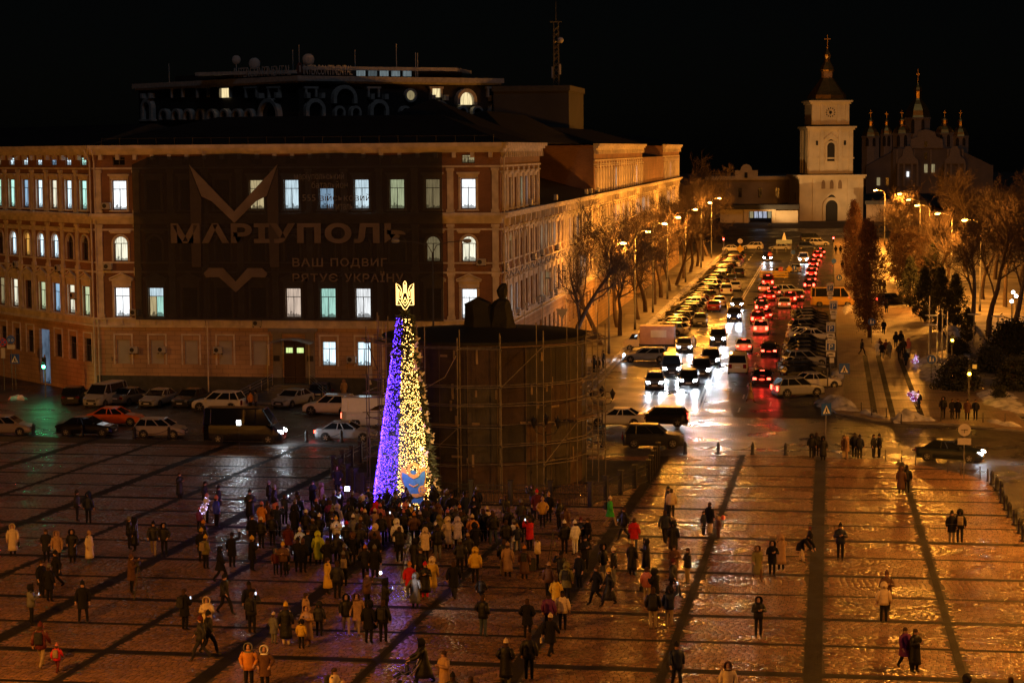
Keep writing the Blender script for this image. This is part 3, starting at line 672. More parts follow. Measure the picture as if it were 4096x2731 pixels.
for t_, a, c, d, e in (('маріупольський',1199,1396,722,688),('батальйон',1268,1410,750,722),('555 військовий',1230,1498,800,772),('шпиталь',1330,1430,835,812)):
    text('handwriting', t_, SCR, ban, bx(a), bx(c), bz(d), bz(e), -1.005, .01, MF)
# ================================================================== hotel behind
HWALL = mat('hotel_mansard', (.035,.03,.03), .8, var=.3); HSTONE = mat('hotel_stone', (.55,.52,.50), .8, var=.2); HLET = mat('sign_letter_grey', (.6,.58,.58), .6)
hotel = thing('hotel', 'dark domed hotel with unlit rooftop lettering behind the office roofs', 'hotel')
def ptd(x, y, s): return op(x, y, (-300,s), (300,s))
cH = ptd(1195, 400, 281); lH = ptd(555, 400, 306); rH = ptd(1992, 400, 303)
PLL = (lH[:2], cH[:2]); PLR = (cH[:2], rH[:2])
def loc2(x, y, PL):
    A, B = PL; p = op(x, y, A, B); d = Vector((B[0]-A[0], B[1]-A[1])); return (Vector((p.x-A[0], p.y-A[1])).dot(d.normalized()), p.z)
MHL, MHR = frame(*PLL), frame(*PLR)
def hrect(mb, PL, x0, x1, y0, y1, out, mi=0, thick=.5):
    M = MHL if PL is PLL else MHR; a = loc2(x0, (y0+y1)/2, PL)[0]; b = loc2(x1, (y0+y1)/2, PL)[0]
    zt, zb = loc2((x0+x1)/2, y0, PL)[1], loc2((x0+x1)/2, y1, PL)[1]
    mb.box(a, b, -out, -out+thick, zb, zt, mi, M)
mb = MB(); 
cor = [lH[:2], cH[:2], rH[:2]]
poly = [(lH.x,lH.y),(cH.x,cH.y),(rH.x,rH.y),(rH.x-5,rH.y+26),(lH.x,lH.y+30)]
mb.slab(poly, 0, 32.3); mb.build('mansard_walls', HWALL, hotel)
def inset(poly, k, dx=0, dy=0):
    cx = sum(p[0] for p in poly)/len(poly); cy = sum(p[1] for p in poly)/len(poly); return [(cx+(p[0]-cx)*k+dx, cy+(p[1]-cy)*k+dy) for p in poly]
mb = MB(); mb.slab(inset(poly,1.035), 32.0, 32.75); mb.slab(inset(poly,1.02), 31.7, 32.0); mb.build('roof_cornice', HSTONE, hotel)
mb = MB(); mb.slab(inset(poly,.80), 32.7, 33.9); mb.build('rooftop_storey', HWALL, hotel)
up = [tuple(ptd(780,280,290)[:2]), tuple(ptd(1200,280,286)[:2]), tuple(ptd(1830,280,300)[:2])]
mb = MB(); mb.slab([up[1],up[2],(up[2][0],up[2][1]+12),(up[1][0],up[1][1]+14)], 33.85, 34.35); mb.slab([up[0],up[1],(up[1][0],up[1][1]+12),(up[0][0],up[0][1]+12)], 33.3, 33.8); mb.build('rooftop_slab', HSTONE, hotel)
Mu = frame(up[1], up[2])
for k, c in enumerate('BdBBb'):
    mb = MB(); a = 9.0+k*1.85; mb.box(a, a+1.35, .4, .5, 33.0, 33.8, 0, Mu); mb.build('rooftop_window', litwin('rooftop_glow', (.6,.75,.8), .16 if c != 'd' else .08), hotel)
for PL, M, lst in ((PLL, MHL, [(602,22,395,478,1),(1089,42,395,478,1)] + [(x,18,436,479,0) for x in (670,719,766,815,861,912,961,1010)]), (PLR, MHR, [(1253,40,394,478,1),(1508,38,398,476,1),(1750,36,402,478,1),(1983,34,405,478,1)] + [(x,22,424,477,0) for x in (1350,1414,1613,1672,1840,1900)] + [(1371,48,340,415,2),(1857,40,355,420,2)])):
    for cx, hw, y0, y1, big in lst:
        a, zt = loc2(cx-hw, y0, PL); b, zb = loc2(cx+hw, y1, PL); th = (.55 if big else .35); mb = MB()
        mb.arch(a+th, b-th, zb, zt-th, max(zb+.2, zt-th-(b-a-2*th)/2), th, -.9, 0, 0, M)
        if big == 1: mb.box(a-.3, b+.3, -1.0, 0, zb-.25, zb, 0, M); mb.box(a+.1,a+.7,-1,0,zt,zt+.8,0,M); mb.box(b-.7,b-.1,-1,0,zt,zt+.8,0,M)
        d = mb.build('dormer', HSTONE, hotel)
        mb = MB(); mb.box(a+th,b-th,-.25,-.1,zb,zt-th,0,M); mb.build('pane', LW['y'] if (big == 2 and cx > 1500) else UNLIT, d)
for PL, M, lst in ((PLL, MHL, [(715,'-'),(817,'-'),(907,'y'),(1012,'-'),(1104,'-')]), (PLR, MHR, [(1240,'-'),(1490,'-'),(1740,'y'),(1968,'-')])):
    for cx, c in lst:
        a, zt = loc2(cx-24, 355, PL); b, zb = loc2(cx+24, 390, PL); mb = MB()
        mb.box(a,a+.3,-.5,0,zb,zt,0,M); mb.box(b-.3,b,-.5,0,zb,zt,0,M); mb.box(a-.2,b+.2,-.55,0,zt,zt+.3,0,M)
        d = mb.build('dormer', HSTONE, hotel)
        mb = MB(); mb.box(a+.55,b-.35,-.25,-.1,zb,zt,0,M); mb.build('pane', LW[c], d)
a, z = loc2(1638, 382, PLR); mb = MB(); mb.lathe([(1.05,0),(1.05,.5),(.72,.5),(.72,0)], 18, 0, MHR @ Matrix.Translation((a,0,z)) @ Matrix.Rotation(PI/2,4,'X'), cap=False); d = mb.build('round_window', HSTONE, hotel)
mb = MB(); mb.lathe([(.74,.1),(.74,.2)], 16, 0, MHR @ Matrix.Translation((a,0,z)) @ Matrix.Rotation(PI/2,4,'X')); mb.build('pane', LW['d'], d)
for s_, PL, M in (('left', PLL, MHL), ('right', PLR, MHR)):
    x0, x1 = (945,1172) if s_ == 'left' else (1208,1405)
    a = loc2(x0, 285, PL)[0]; b = loc2(x1, 285, PL)[0]
    text('sign_lettering', 'INTERCONTINENTAL', HLET, hotel, a, b, 32.9, 34.35, -.4, .06, M)
p = loc2(1190, 278, PLR); mb = MB(); mb.sphere((p[0]+.1,-.5,33.7), 1., 12, 8, 0, MHR, .5, .12, 1.0); em = mb.build('sign_emblem', mat('emblem_maroon', (.10,.05,.05), .6), hotel)
text('emblem_initial', 'I', HLET, em, p[0]-.05, p[0]+.2, 33.2, 34.2, -.68, .06, MHR)
mb = MB()
for x, y, r in ((1018,255,.9),(945,240,.7),(1233,240,.95)): q = ptd(x, y, 292); mb.sphere(q, r, 10, 8, 0, None, 1, .5, 1); mb.tube([(q.x,q.y,33.5),(q.x,q.y,q.z)], .08, 5)
for x, y in ((676,255),(1171,200),(1196,180),(1420,200),(1662,210),(1670,212),(1585,175)): q = ptd(x, y, 296); mb.tube([(q.x,q.y,32.5),(q.x,q.y,q.z)], .07, 4)
mb.build('roof_antennas', HLET, hotel, kind='stuff')
q0, q1 = ptd(1974,480,300), ptd(2276,480,300)
off = thing('concrete_block', 'plain grey concrete block beside the lattice mast', 'building')
mb = MB(); mb.box(q0.x,q1.x,300,318,0,ptd(2100,352,300).z); mb.build('walls', mat('grey_render', (.07,.065,.065), .85, var=.2, scale=.2), off)
zt = ptd(2100,352,300).z; mb = MB(); mb.box(q0.x-.2,q1.x+.2,299.7,318.2,zt-.5,zt+.3); mb.box(q0.x-.1,q1.x+.1,299.8,300,zt-6.2,zt-5.6); mb.build('parapet', mat('grey_render_dark', (.09,.085,.085), .85), off)
mast = thing('lattice_mast', 'tall steel lattice antenna mast on the roofs', 'mast', tuple(ptd(2226,470,305)[:2])+(0,))
mb = MB(); hz = ptd(2226,88,305).z; z = 20.
for sx in (-1,1):
    for sy in (-1,1): mb.tube([(sx*.42,sy*.42,z),(sx*.34,sy*.34,hz)], .05, 4)
while z < hz-.9:
    for s1 in (-1,1):
        mb.tube([(-.42,s1*.42,z),(.42,s1*.42,z+.9)], .03, 3); mb.tube([(.42,s1*.42,z),(-.42,s1*.42,z+.9)], .03, 3); mb.tube([(s1*.42,-.42,z),(s1*.42,.42,z+.9)], .03, 3)
    z += .9
mb.tube([(0,0,hz),(0,0,hz+3.4)], .05, 4); mb.box(-.9,.9,-.1,.1,hz-.1,hz+.05)
mb.build('lattice', STEEL, mast)
mb = MB(); mb.box(.45,.7,-.2,.2,hz-8,hz-6.4); mb.build('antenna_panel', HLET, mast); mb = MB(); mb.box(-.7,-.45,-.2,.2,hz-8.5,hz-6.8); mb.build('antenna_panel', HLET, mast); mb = MB(); mb.sphere((.7,-.2,hz-2.8),.5,8,6); mb.build('dish', HLET, mast)
# ================================================================== bell tower
BT = mat('white_lime_plaster', (.62,.52,.36), .8, var=.15, scale=.3); GOLD = mat('gilding', (.75,.45,.12), .42, metal=1, var=.15, scale=1)
tower = thing('bell_tower', 'white baroque bell tower with gilded spire and clock at street end', 'bell tower', (-.9,540,2.4), math.radians(11))
mb = MB(); mb.box(-8.6,8.4,-7.4,7.4,0,11.6); mb.build('lower_tier', BT, tower)
mb = MB(); mb.box(-5.9,5.9,-5.9,5.9,12.4,24.2); mb.build('middle_tier', BT, tower)
mb = MB(); mb.box(-5.0,5.0,-5.0,5.0,25.4,31.0); mb.build('upper_tier', BT, tower)
mb = MB()
for hw, z in ((8.7,11.3),(6.0,24.0),(5.1,30.8)):
    mb.box(-hw-.3,hw+.3 if hw < 8 else 8.8,-(hw if hw < 8 else 7.5)-.3,(hw if hw < 8 else 7.5),z,z+.5); mb.box(-hw-.7,hw+.7 if hw < 8 else 9.1,-(hw if hw < 8 else 7.5)-.7,(hw if hw < 8 else 7.5)+.2,z+.5,z+.95)
for fy, hw, z0, z1, xs in ((-7.4,8.5,0,11.3,(-8.0,-4.6,4.6,7.8)),(-5.9,5.9,12.6,24,(-5.3,-2.4,2.4,5.3)),(-5.,5.,25.6,30.8,(-4.4,-2.2,2.2,4.4))):
    for x in xs: mb.box(x-.5,x+.5,fy-.28,fy+.1,z0,z1)
for x in (-5.3,-2.4,2.4,5.3): mb.box(-6.15,-5.8,x-.5,x+.5,12.6,24)
mb.box(-4.1,4.1,-7.6,-7.3,8.0,8.5); mb.box(-6.2,6.2,-6.1,-5.8,16.4,16.8); mb.arch(-1.6,1.6,0,5.6,4.0,.8,-7.75,-7.3); mb.arch(-1.0,1.0,15.8,20.7,19.7,.5,-6.2,-5.8)
mb.prism([(-1.9,21.6),(1.9,21.6),(0,23.2)], -6.2, -5.8); mb.build('mouldings', BT, tower)
TOWD = mat('tower_dark_opening', (.02,.018,.016), .8)
mb = MB(); mb.arch(0,.01,0,5.5,4.0,1.55,-7.45,-7.38); mb.box(-1.55,1.55,-7.44,-7.39,0,4.0); mb.build('gate', TOWD, tower)
mb = MB(); mb.arch(0,.01,15.8,20.6,19.7,.95,-5.97,-5.9); mb.box(-.95,.95,-5.96,-5.91,15.8,19.7); mb.build('belfry_opening', TOWD, tower)
for x in (-2.2,0,2.2): mb = MB(); mb.arch(x-.01,x+.01,8.6,10.4,9.7,.5,-7.46,-7.4); mb.box(x-.5,x+.5,-7.45,-7.41,8.6,9.7); mb.build('niche', mat('icon_niche',(.25,.17,.10),.8), tower)
for x in (-3.7,3.7): mb = MB(); mb.box(x-.3,x+.3,-5.96,-5.9,20.0,21.2); mb.build('slit_window', TOWD, tower)
mb = MB(); mb.box(-8.66,-8.6,-2,-1.2,5.5,7.5); mb.build('slit_window', TOWD, tower)
MC = Matrix.Translation((0,-5.05,28.6)) @ Matrix.Rotation(PI/2,4,'X'); mb = MB()
for i in range(12): a = 2*PI*i/12; mb.box(-.12,.12,.95,1.3,0,.06,0,MC @ Matrix.Rotation(a,4,'Z'))
mb.lathe([(.42,0),(.42,.05)],10,0,MC); mb.box(-.06,.06,0,.9,.05,.1,0,MC @ Matrix.Rotation(.7,4,'Z')); mb.box(-.06,.06,0,.65,.05,.1,0,MC @ Matrix.Rotation(3.,4,'Z')); mb.build('clock', TOWD, tower)
mb = MB(); mb.lathe([(6.9*.72,31.8),(5.3,32.24),(5.1,33.21),(4.2,34.26),(3.2,35.67),(2.0,37.26),(1.75,37.70)], 8); mb.build('spire_skirt', GOLD, tower)
mb = MB(); mb.lathe([(1.5,37.70),(1.5,39.54)], 8); mb.build('lantern', mat('lantern_plaster',(.35,.22,.14),.7), tower)
mb = MB(); mb.lathe([(1.9,39.54),(1.95,39.90),(1.5,40.95),(.85,42.01),(.7,42.89),(.95,43.42),(1.0,43.86),(.6,44.56),(.25,45.09),(.15,45.53)], 8); mb.lathe([(.1,45.44),(.4,45.70),(.4,45.97),(.1,46.23)],8); mb.build('spire_bulb', GOLD, tower)
mb = MB(); mb.box(-.08,.08,-.08,.08,46.06,49.14); mb.box(-.9,.9,-.08,.08,47.90,48.08); mb.build('cross', GOLD, tower)
for z, w_ in ((11.7,8.9),(24.6,6.2)):
    mb = MB(); mb.loft([[(-w_,-w_+.8,z+.3),(w_,-w_+.8,z+.3),(w_,w_,z+.3),(-w_,w_,z+.3)],[(-w_*.66,-w_*.66,z+.8),(w_*.66,-w_*.66,z+.8),(w_*.66,w_*.66,z+.8),(-w_*.66,w_*.66,z+.8)]]); mb.build('tier_roof', ROOFM, tower)
for x, l in ((-15,'left'),(14,'right')):
    fl_ = thing('added_floodlight', 'added unseen lamp brightening the bell tower, %s of its gate' % l, 'added_floodlight', (x,508,zg(508)), 0, 'added tower floodlights'); mb = MB(); mb.box(-.25,.25,-.15,.15,.2,.55); mb.box(-.05,.05,-.05,.05,0,.2); mb.build('housing', BLACKP, fl_)  # unseen pair of lamps added to brighten the tower
    mb = MB(); mb.box(-.2,.2,.151,.17,.25,.5); mb.build('lens', glow('added_flood_lens', (1,.7,.35), 5), fl_); light('added_flood_beam', 'SPOT', fl_, (0,.3,.4), (1.,.58,.22), 5200, .2, (-x*.8,30,20), 75, .6)
# ================================================================== monastery walls and cathedral
def px_box(x0, x1, y0, y1, s, depth, mb, mi=0):
    a = ptd(x0, (y0+y1)/2, s); b = ptd(x1, (y0+y1)/2, s); zt = ptd((x0+x1)/2, y0, s).z; zb = ptd((x0+x1)/2, y1, s).z
    mb.box(a.x, b.x, s, s+depth, zb, zt, mi); return a.x, b.x, zb, zt
mon = thing('monastery_wing', 'long low monastery building left of the bell tower', 'building')
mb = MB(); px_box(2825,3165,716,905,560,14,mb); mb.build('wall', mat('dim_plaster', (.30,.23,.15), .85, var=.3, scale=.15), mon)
mb = MB(); px_box(2820,3168,706,720,559.6,15,mb); px_box(2940,3031,682,716,559.5,2,mb); a = ptd(2985,680,559.5); mb.lathe([(1.6,0),(1.6,1.6)],12,0,Matrix.Translation((a.x,561,a.z)) @ Matrix.Rotation(PI/2,4,'X')); mb.build('gable_parapet', BT, mon)
mb = MB(); px_box(2978,2990,690,712,559.3,.2,mb); mb.build('gable_niche', TOWD, mon)
for x in (2890,2960,3040,3110): mb = MB(); px_box(x-7,x+7,752,790,559.9,.1,mb); mb.build('window', UNLIT, mon)
pav = thing('gate_pavilion', 'low pavilion with lit glass front left of the bell tower', 'pavilion')
mb = MB(); px_box(2881,2995,836,905,520,8,mb); px_box(3090,3192,842,905,520,8,mb); px_box(2995,3090,836,846,520,8,mb); px_box(2975,2995,833,905,519.5,8,mb); px_box(3087,3102,833,905,519.5,8,mb); mb.build('walls', BT, pav)
mb = MB(); px_box(2876,3196,820,838,519,10,mb); mb.build('roof', ROOFM, pav)
for k, c in enumerate('dBBBd'): mb = MB(); px_box(2999+k*18,3013+k*18,846,872,520.4,.2,mb); mb.build('pane', LW[c] if c == 'd' else litwin('pavilion_glass',(.75,.8,1),.45,.3), pav)
rw = thing('monastery_wall', 'long plastered monastery wall right of the bell tower', 'wall')
mb = MB(); px_box(3465,3700,815,900,525,2,mb); px_box(3690,3790,845,910,500,2,mb); mb.build('wall', mat('mural_plaster', (.27,.19,.12), .85, var=.5, scale=.3), rw)
mb = MB(); px_box(3460,3705,803,818,524.5,4,mb); mb.build('coping', ROOFM, rw)
cath = thing('cathedral', 'dim many-domed baroque cathedral beyond the bell tower', 'cathedral')
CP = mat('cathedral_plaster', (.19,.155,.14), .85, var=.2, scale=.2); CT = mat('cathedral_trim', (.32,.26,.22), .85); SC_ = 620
def cz(x, y): p = ptd(3300+.4464*x, 200+.4464*y, SC_); return p.x, p.z
mb = MB()
for x0, x1, y0, y1, dy in ((370,1510,1040,1225,2),(610,1230,885,1225,1),(640,845,1020,1225,-2),(1060,1255,1020,1225,-2)):
    a, zt = cz(x0, y0); b, zb = cz(x1, y1); mb.box(a, b, SC_+dy, SC_+30, zb-2, zt)
for pts in ([(370,1040),(620,1040),(620,905)],[(1230,1040),(1500,1035),(1230,905)]):
    mb.prism([cz(*p) for p in pts], SC_+2.1, SC_+28)
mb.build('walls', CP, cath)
mb = MB()
mb.prism([cz(*p) for p in ((765,880),(1060,880),(1055,800),(1000,780),(985,735),(940,720),(905,712),(870,720),(835,735),(825,780),(770,800))], SC_+.6, SC_+2)
for cx in (740,1160):
    mb.prism([cz(*p) for p in ((cx-90,1020),(cx+95,1020),(cx+90,985),(cx+50,950),(cx+40,890),(cx+18,862),(cx-18,862),(cx-40,890),(cx-50,950),(cx-88,985))], SC_-2.5, SC_-1)
    for dx in (-85,-35,35,85): a, zt = cz(cx+dx-8,1020); b, zb = cz(cx+dx+8,1220); mb.box(a,b,SC_-2.4,SC_-2,zb,zt)
for dx in (0,80,160,240,310): a, zt = cz(640+dx*1.9,890); b, zb = cz(654+dx*1.9,1020); mb.box(a,b,SC_+.7,SC_+1.2,zb,zt)
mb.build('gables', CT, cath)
for cx, cyt, cyb, r, top in ((415,770,875,82,600),(560,752,875,55,605),(700,745,880,85,595),(1090,740,880,85,592),(1235,768,870,75,600),(848,600,760,118,280)):
    x, zt = cz(cx, cyt); _, zb = cz(cx, cyb); rr_ = r*.4464/7964*SC_*1.0; k = 12 if r < 100 else 15; h = cz(cx, top)[1]-zt
    Mx = Matrix.Translation((x, SC_+k, 0)); mb = MB(); mb.lathe([(rr_,zb-12),(rr_,zt-.5),(rr_*1.06,zt-.5),(rr_*1.06,zt)], 8, 0, Mx @ Matrix.Rotation(.39,4,'Z')); dr = mb.build('drum', CT, cath)
    for q in (-.39,.39):
        mb = MB(); mb.arch(rr_*.97*math.sin(q)-.01,rr_*.97*math.sin(q)+.01,zb+.4,zt-1,zt-1.6,.45,-rr_*.99*math.cos(q)-.05,-rr_*.9*math.cos(q),0,Mx); mb.build('drum_window', TOWD, dr)
    mb = MB(); mb.lathe([(rr_*1.05,zt),(rr_*.98,zt+h*.06),(rr_*.9,zt+h*.2),(rr_*.62,zt+h*.38),(rr_*.34,zt+h*.5),(rr_*.28,zt+h*.55),(rr_*.30,zt+h*.75),(rr_*.36,zt+h*.79),(rr_*.30,zt+h*.86),(rr_*.12,zt+h*.94),(rr_*.06,zt+h)], 8, 0, Mx @ Matrix.Rotation(.39,4,'Z')); mb.box(-.06,.06,-.06,.06,zt+h,zt+h*1.4,0,Mx); mb.box(-.5,.5,-.06,.06,zt+h*1.22,zt+h*1.26,0,Mx); mb.build('dome', GOLD, cath)
for x, y0, y1, hw, c in ((740,1090,1135,10,'w'),(905,1025,1100,14,'d'),(970,1025,1100,14,'d'),(905,920,980,12,'-'),(480,1145,1215,14,'d'),(560,1145,1215,12,'-'),(1100,1100,1150,10,'-'),(905,820,865,12,'-')):
    a, zt = cz(x-hw, y0); b, zb = cz(x+hw, y1); mb = MB(); yy = SC_+.9 if 850 < x < 1000 else (SC_-2.2 if x in (740,1100) else SC_+1.9)
    if y0 < 880: yy = SC_+.5
    mb.box(a,b,yy-.1,yy,zb,zt); mb.build('window', LW[c], cath)
# ================================================================== boarded-up monument with scaffolding
MX, MY = -21.9, 126.1; MZ = zg(MY)
WOOD = mat('weathered_board', rough=.8, objcol=True, var=.35, scale=1.5, bump=.4, bscale=10)
TAR = mat('black_roofing', (.012,.012,.012), .7, var=.2)
SHEET = mat('black_wrapping', (.006,.007,.007), .8, var=.4, scale=2, bump=.8, bscale=3)
hoard = thing('boarded_monument', 'round boarded-up monument wrapped in dark panels behind the light tree', 'monument', (MX,MY,MZ))
R0 = 6.35; NP = 22; rr = random.Random(11); TOPZ = 9.35
mb = MB(); mb.lathe([(R0-.12,0),(R0-.12,TOPZ-.1)], NP); mb.build('core', TAR, hoard)
for i in range(NP):
    a0 = 2*PI*i/NP; w_ = 2*R0*math.tan(PI/NP)-.04
    for j, (z0, z1) in enumerate(((.05,1.9),(1.93,4.2),(4.23,6.6),(6.63,TOPZ))):
        if math.sin(a0) > .35: continue
        mb = MB(); mb.box(-w_/2,w_/2,-.03,.03,z0,z1,0,Matrix.Rotation(a0+PI/2,4,'Z') @ Matrix.Translation((0,-R0+rr.uniform(-.02,.03),0)))
        g_ = rr.uniform(.55,1.3); red = rr.random() < .3
        mb.build('panel', WOOD, hoard, color=(.042*g_*(1.3 if red else 1), .036*g_*(.9 if red else 1), .028*g_*(.8 if red else 1)))
for i in range(NP):
    a0 = 2*PI*(i+.5)/NP
    if math.sin(a0) < .4: mb = MB(); r_ = R0/math.cos(PI/NP)+.02; mb.box(-.025,.025,-.02,.02,.1,TOPZ-.05,0,Matrix.Translation((r_*math.cos(a0),r_*math.sin(a0),0)) @ Matrix.Rotation(a0,4,'Z')); mb.build('joint_strip', WOOD, hoard, color=(.10,.075,.055))
for k in range(48):
    a = rr.uniform(-PI*.97,-.03); z = rr.choice((2.1,4.0,4.3,6.2,6.6,8.6,5.2))+rr.uniform(-.3,.3); hor = rr.random() < .5; l_ = rr.uniform(.35,.9)
    mb = MB(); M = Matrix.Rotation(a+PI/2,4,'Z') @ Matrix.Translation((0,-R0-.07,z))
    mb.box(-l_/2 if hor else -.07, l_/2 if hor else .07, -.03,.02,-.07 if hor else -l_/2,.07 if hor else l_/2,0,M); mb.build('batten', WOOD, hoard, color=(.22,.16,.10))
mb = MB(); mb.lathe([(R0+.25,TOPZ-.15),(R0+.3,TOPZ+.02),(R0-.5,TOPZ+.08),(.5,TOPZ+.5)], 30); mb.build('tar_roof', TAR, hoard)
mb = MB(); B_ = lambda pts, z, cx=0, cy=0: [(cx+x,cy+y,z) for x,y in pts]
q8 = [(math.cos(PI*k/4+.39),math.sin(PI*k/4+.39)) for k in range(8)]
q6 = lambda cx, rx, ry, z, k=0.: [(cx+rx*math.cos(PI*j/3+k), ry*math.sin(PI*j/3+k), TOPZ+z) for j in range(6)]
mb.loft([q6(-.25,1.15,.95,.3,.2), q6(-.3,1.02,.8,1.0,.25), q6(-.35,.95,.75,1.75,.2), [(-1.25,-.5,TOPZ+1.95),(-.5,-.7,TOPZ+2.3),(.35,-.5,TOPZ+1.95),(.35,.5,TOPZ+1.95),(-.5,.6,TOPZ+2.35),(-1.25,.5,TOPZ+1.95)][2:]+[(-1.25,-.5,TOPZ+1.95),(-.5,-.7,TOPZ+2.3)]])
mb.loft([q6(1.0,1.05,.8,.3), q6(1.02,.85,.7,1.0,.1), q6(1.05,.68,.55,1.7), q6(1.1,.52,.42,2.1,.2), q6(1.16,.22,.2,2.28), q6(1.15,.30,.28,2.45,.1), q6(1.13,.36,.32,2.75), q6(1.2,.28,.25,3.05,.3), q6(1.28,.14,.12,3.25)])
mb.build('wrapped_statue', SHEET, hoard)
scaf = thing('scaffolding', 'rusty tube scaffolding standing round the boarded monument', 'scaffolding', (MX,MY,MZ))
TUBE = mat('scaffold_tube', (.17,.145,.12), .55, metal=.3, var=.35, scale=3); NS = 18
PL_ = mat('scaffold_plank', (.22,.14,.07), .8, var=.3)
for i in range(NS):
    a = 2*PI*(i+.35)/NS
    if math.sin(a) > .5: continue
    for r_ in (6.9,7.75):
        mb = MB(); x, y = r_*math.cos(a), r_*math.sin(a); mb.tube([(x,y,-.1),(x+rr.uniform(-.05,.05),y,TOPZ+.9+rr.uniform(-.5,.3))], .036, 6); mb.build('standard', TUBE, scaf)
    b = 2*PI*(i+1.35)/NS
    for z in (1.85,3.1,4.3,5.6,6.75,9.1):
        for r_ in (6.9,7.75):
            if r_ > 7 and rr.random() < .35: continue
            mb = MB(); mb.tube([(r_*math.cos(a),r_*math.sin(a),z),(r_*math.cos(b),r_*math.sin(b),z+rr.uniform(-.05,.05))], .033, 6); mb.build('ledger', TUBE, scaf)
        mb = MB(); mb.tube([(6.5*math.cos(a),6.5*math.sin(a),z-.06),(8.0*math.cos(a),8.0*math.sin(a),z-.06)], .03, 5); mb.build('transom', TUBE, scaf)
    if i % 3 != 1:
        z = (1.85,4.3,6.75)[i % 3]; mb = MB(); mb.tube([(7.75*math.cos(a),7.75*math.sin(a),z),(7.75*math.cos(b),7.75*math.sin(b),z+2.4)], .028, 5); mb.build('brace', TUBE, scaf)
    if i % 2 == 0 or math.cos(a) > .4:
        mb = MB(); z = 9.15 if i % 4 else 4.35; mb.loft([[(r_*math.cos(q),r_*math.sin(q),z) for r_, q in ((7.0,a),(7.6,a))],[(r_*math.cos(q),r_*math.sin(q),z) for r_, q in ((7.0,b),(7.6,b))]],0,None,False,False); mb2 = MB(); mb2.v = mb.v+[(p[0],p[1],p[2]+.05) for p in mb.v]; mb2.f = [(0,1,3,2),(4,6,7,5),(0,2,6,4),(1,5,7,3),(0,4,5,1),(2,3,7,6)]; mb2.m = [0]*6; mb2.build('plank', PL_, scaf)
mb = MB(); mb.tube([(-5.2,-5.0,5.2),(-3.6,-6.3,6.0),(-1.3,-7.0,7.3),(-.6,-7.0,8.6)], .025, 5); mb.build('rope', mat('rope', (.4,.33,.22), .9), scaf)
# iron fence around the monument
FP = [(-31.8,135),(-31.6,124),(-27.6,115.6),(-20.6,113.4),(-13.6,113.6),(-11.2,124.5),(-11.4,134)]
nm = ['iron fence panel left of the light tree, farthest back', 'iron fence panel left of the light tree by the spotlight', 'iron fence panel hidden in part behind the light tree', 'iron fence panel across the front of the boarded monument', 'iron fence panel running back on the right of the monument', 'iron fence panel at the far right rear of the monument']
for i in range(6):
    a, b = Vector(FP[i]), Vector(FP[i+1]); L_ = (b-a).length; f = thing('iron_fence', nm[i], 'fence', (0,0,0), 0, 'iron fence round the monument'); M = frame(a, b)
    zz = lambda u_: zg((a+(b-a)*u_).y)
    n = int(L_/.14); mb = MB()
    for k in range(n): u_ = (k+.5)/n; mb.box(u_*L_-.012,u_*L_+.012,-.012,.012,zz(u_)+.1,zz(u_)+1.28+(.1 if k % 2 else 0),0,M)
    mb.build('bars', IRON, f, kind='stuff')
    for h in (.18,.95,1.2):
        mb = MB(); mb.tube([(.1,0,zz(0)+h),(L_-.1,0,zz(1)+h)], .028, 4, 0, M); mb.build('rail', IRON, f)
    m_ = max(1, round(L_/2.6))
    for k in range(m_ + (i == 5)):
        u_ = k/m_; mb = MB(); mb.bbox(u_*L_-.13,u_*L_+.13,-.13,.13,zz(u_),zz(u_)+1.5,.02,0,M); mb.box(u_*L_-.17,u_*L_+.17,-.17,.17,zz(u_)+1.44,zz(u_)+1.52,0,M); mb.build('post', IRON, f)
mb = MB(); mb.slab([(x*.93+MX*.07,y*.93+MY*.07) for x, y in FP], .3, .9); mb.build('monument_bed', mat('frosty_earth',(.05,.05,.04),.9,var=.5,scale=.8,bump=.6), None, kind='structure')
def old_lamp(x, y, label):
    t = thing('park_lamp', label, 'lamp', (x,y,zg(y)+.4)); mb = MB(); mb.lathe([(.16,0),(.12,.25),(.05,.4),(.045,3.2),(.07,3.25)],8); mb.build('post', IRON, t)
    mb = MB(); mb.tube([(-.75,0,3.5),(-.6,0,3.2),(0,0,3.0),(.6,0,3.2),(.75,0,3.5)], .025, 5); mb.build('arm', IRON, t)
    for dx in (-.75,0,.75): mb = MB(); mb.lathe([(.05,3.45+(dx == 0)*.2),(.2,3.9+(dx == 0)*.2),(.24,3.92+(dx == 0)*.2),(.08,4.1+(dx == 0)*.2),(.02,4.25+(dx == 0)*.2)],8,0,Matrix.Translation((dx,0,0))); mb.build('lantern', IRON, t)
p = gp(2185,1960); old_lamp(p.x, p.y, 'unlit three-armed iron lantern before the boarded monument')
p = gp(2390,1830); old_lamp(p.x, p.y+3, 'unlit iron lantern at the right flank of the boarded monument')
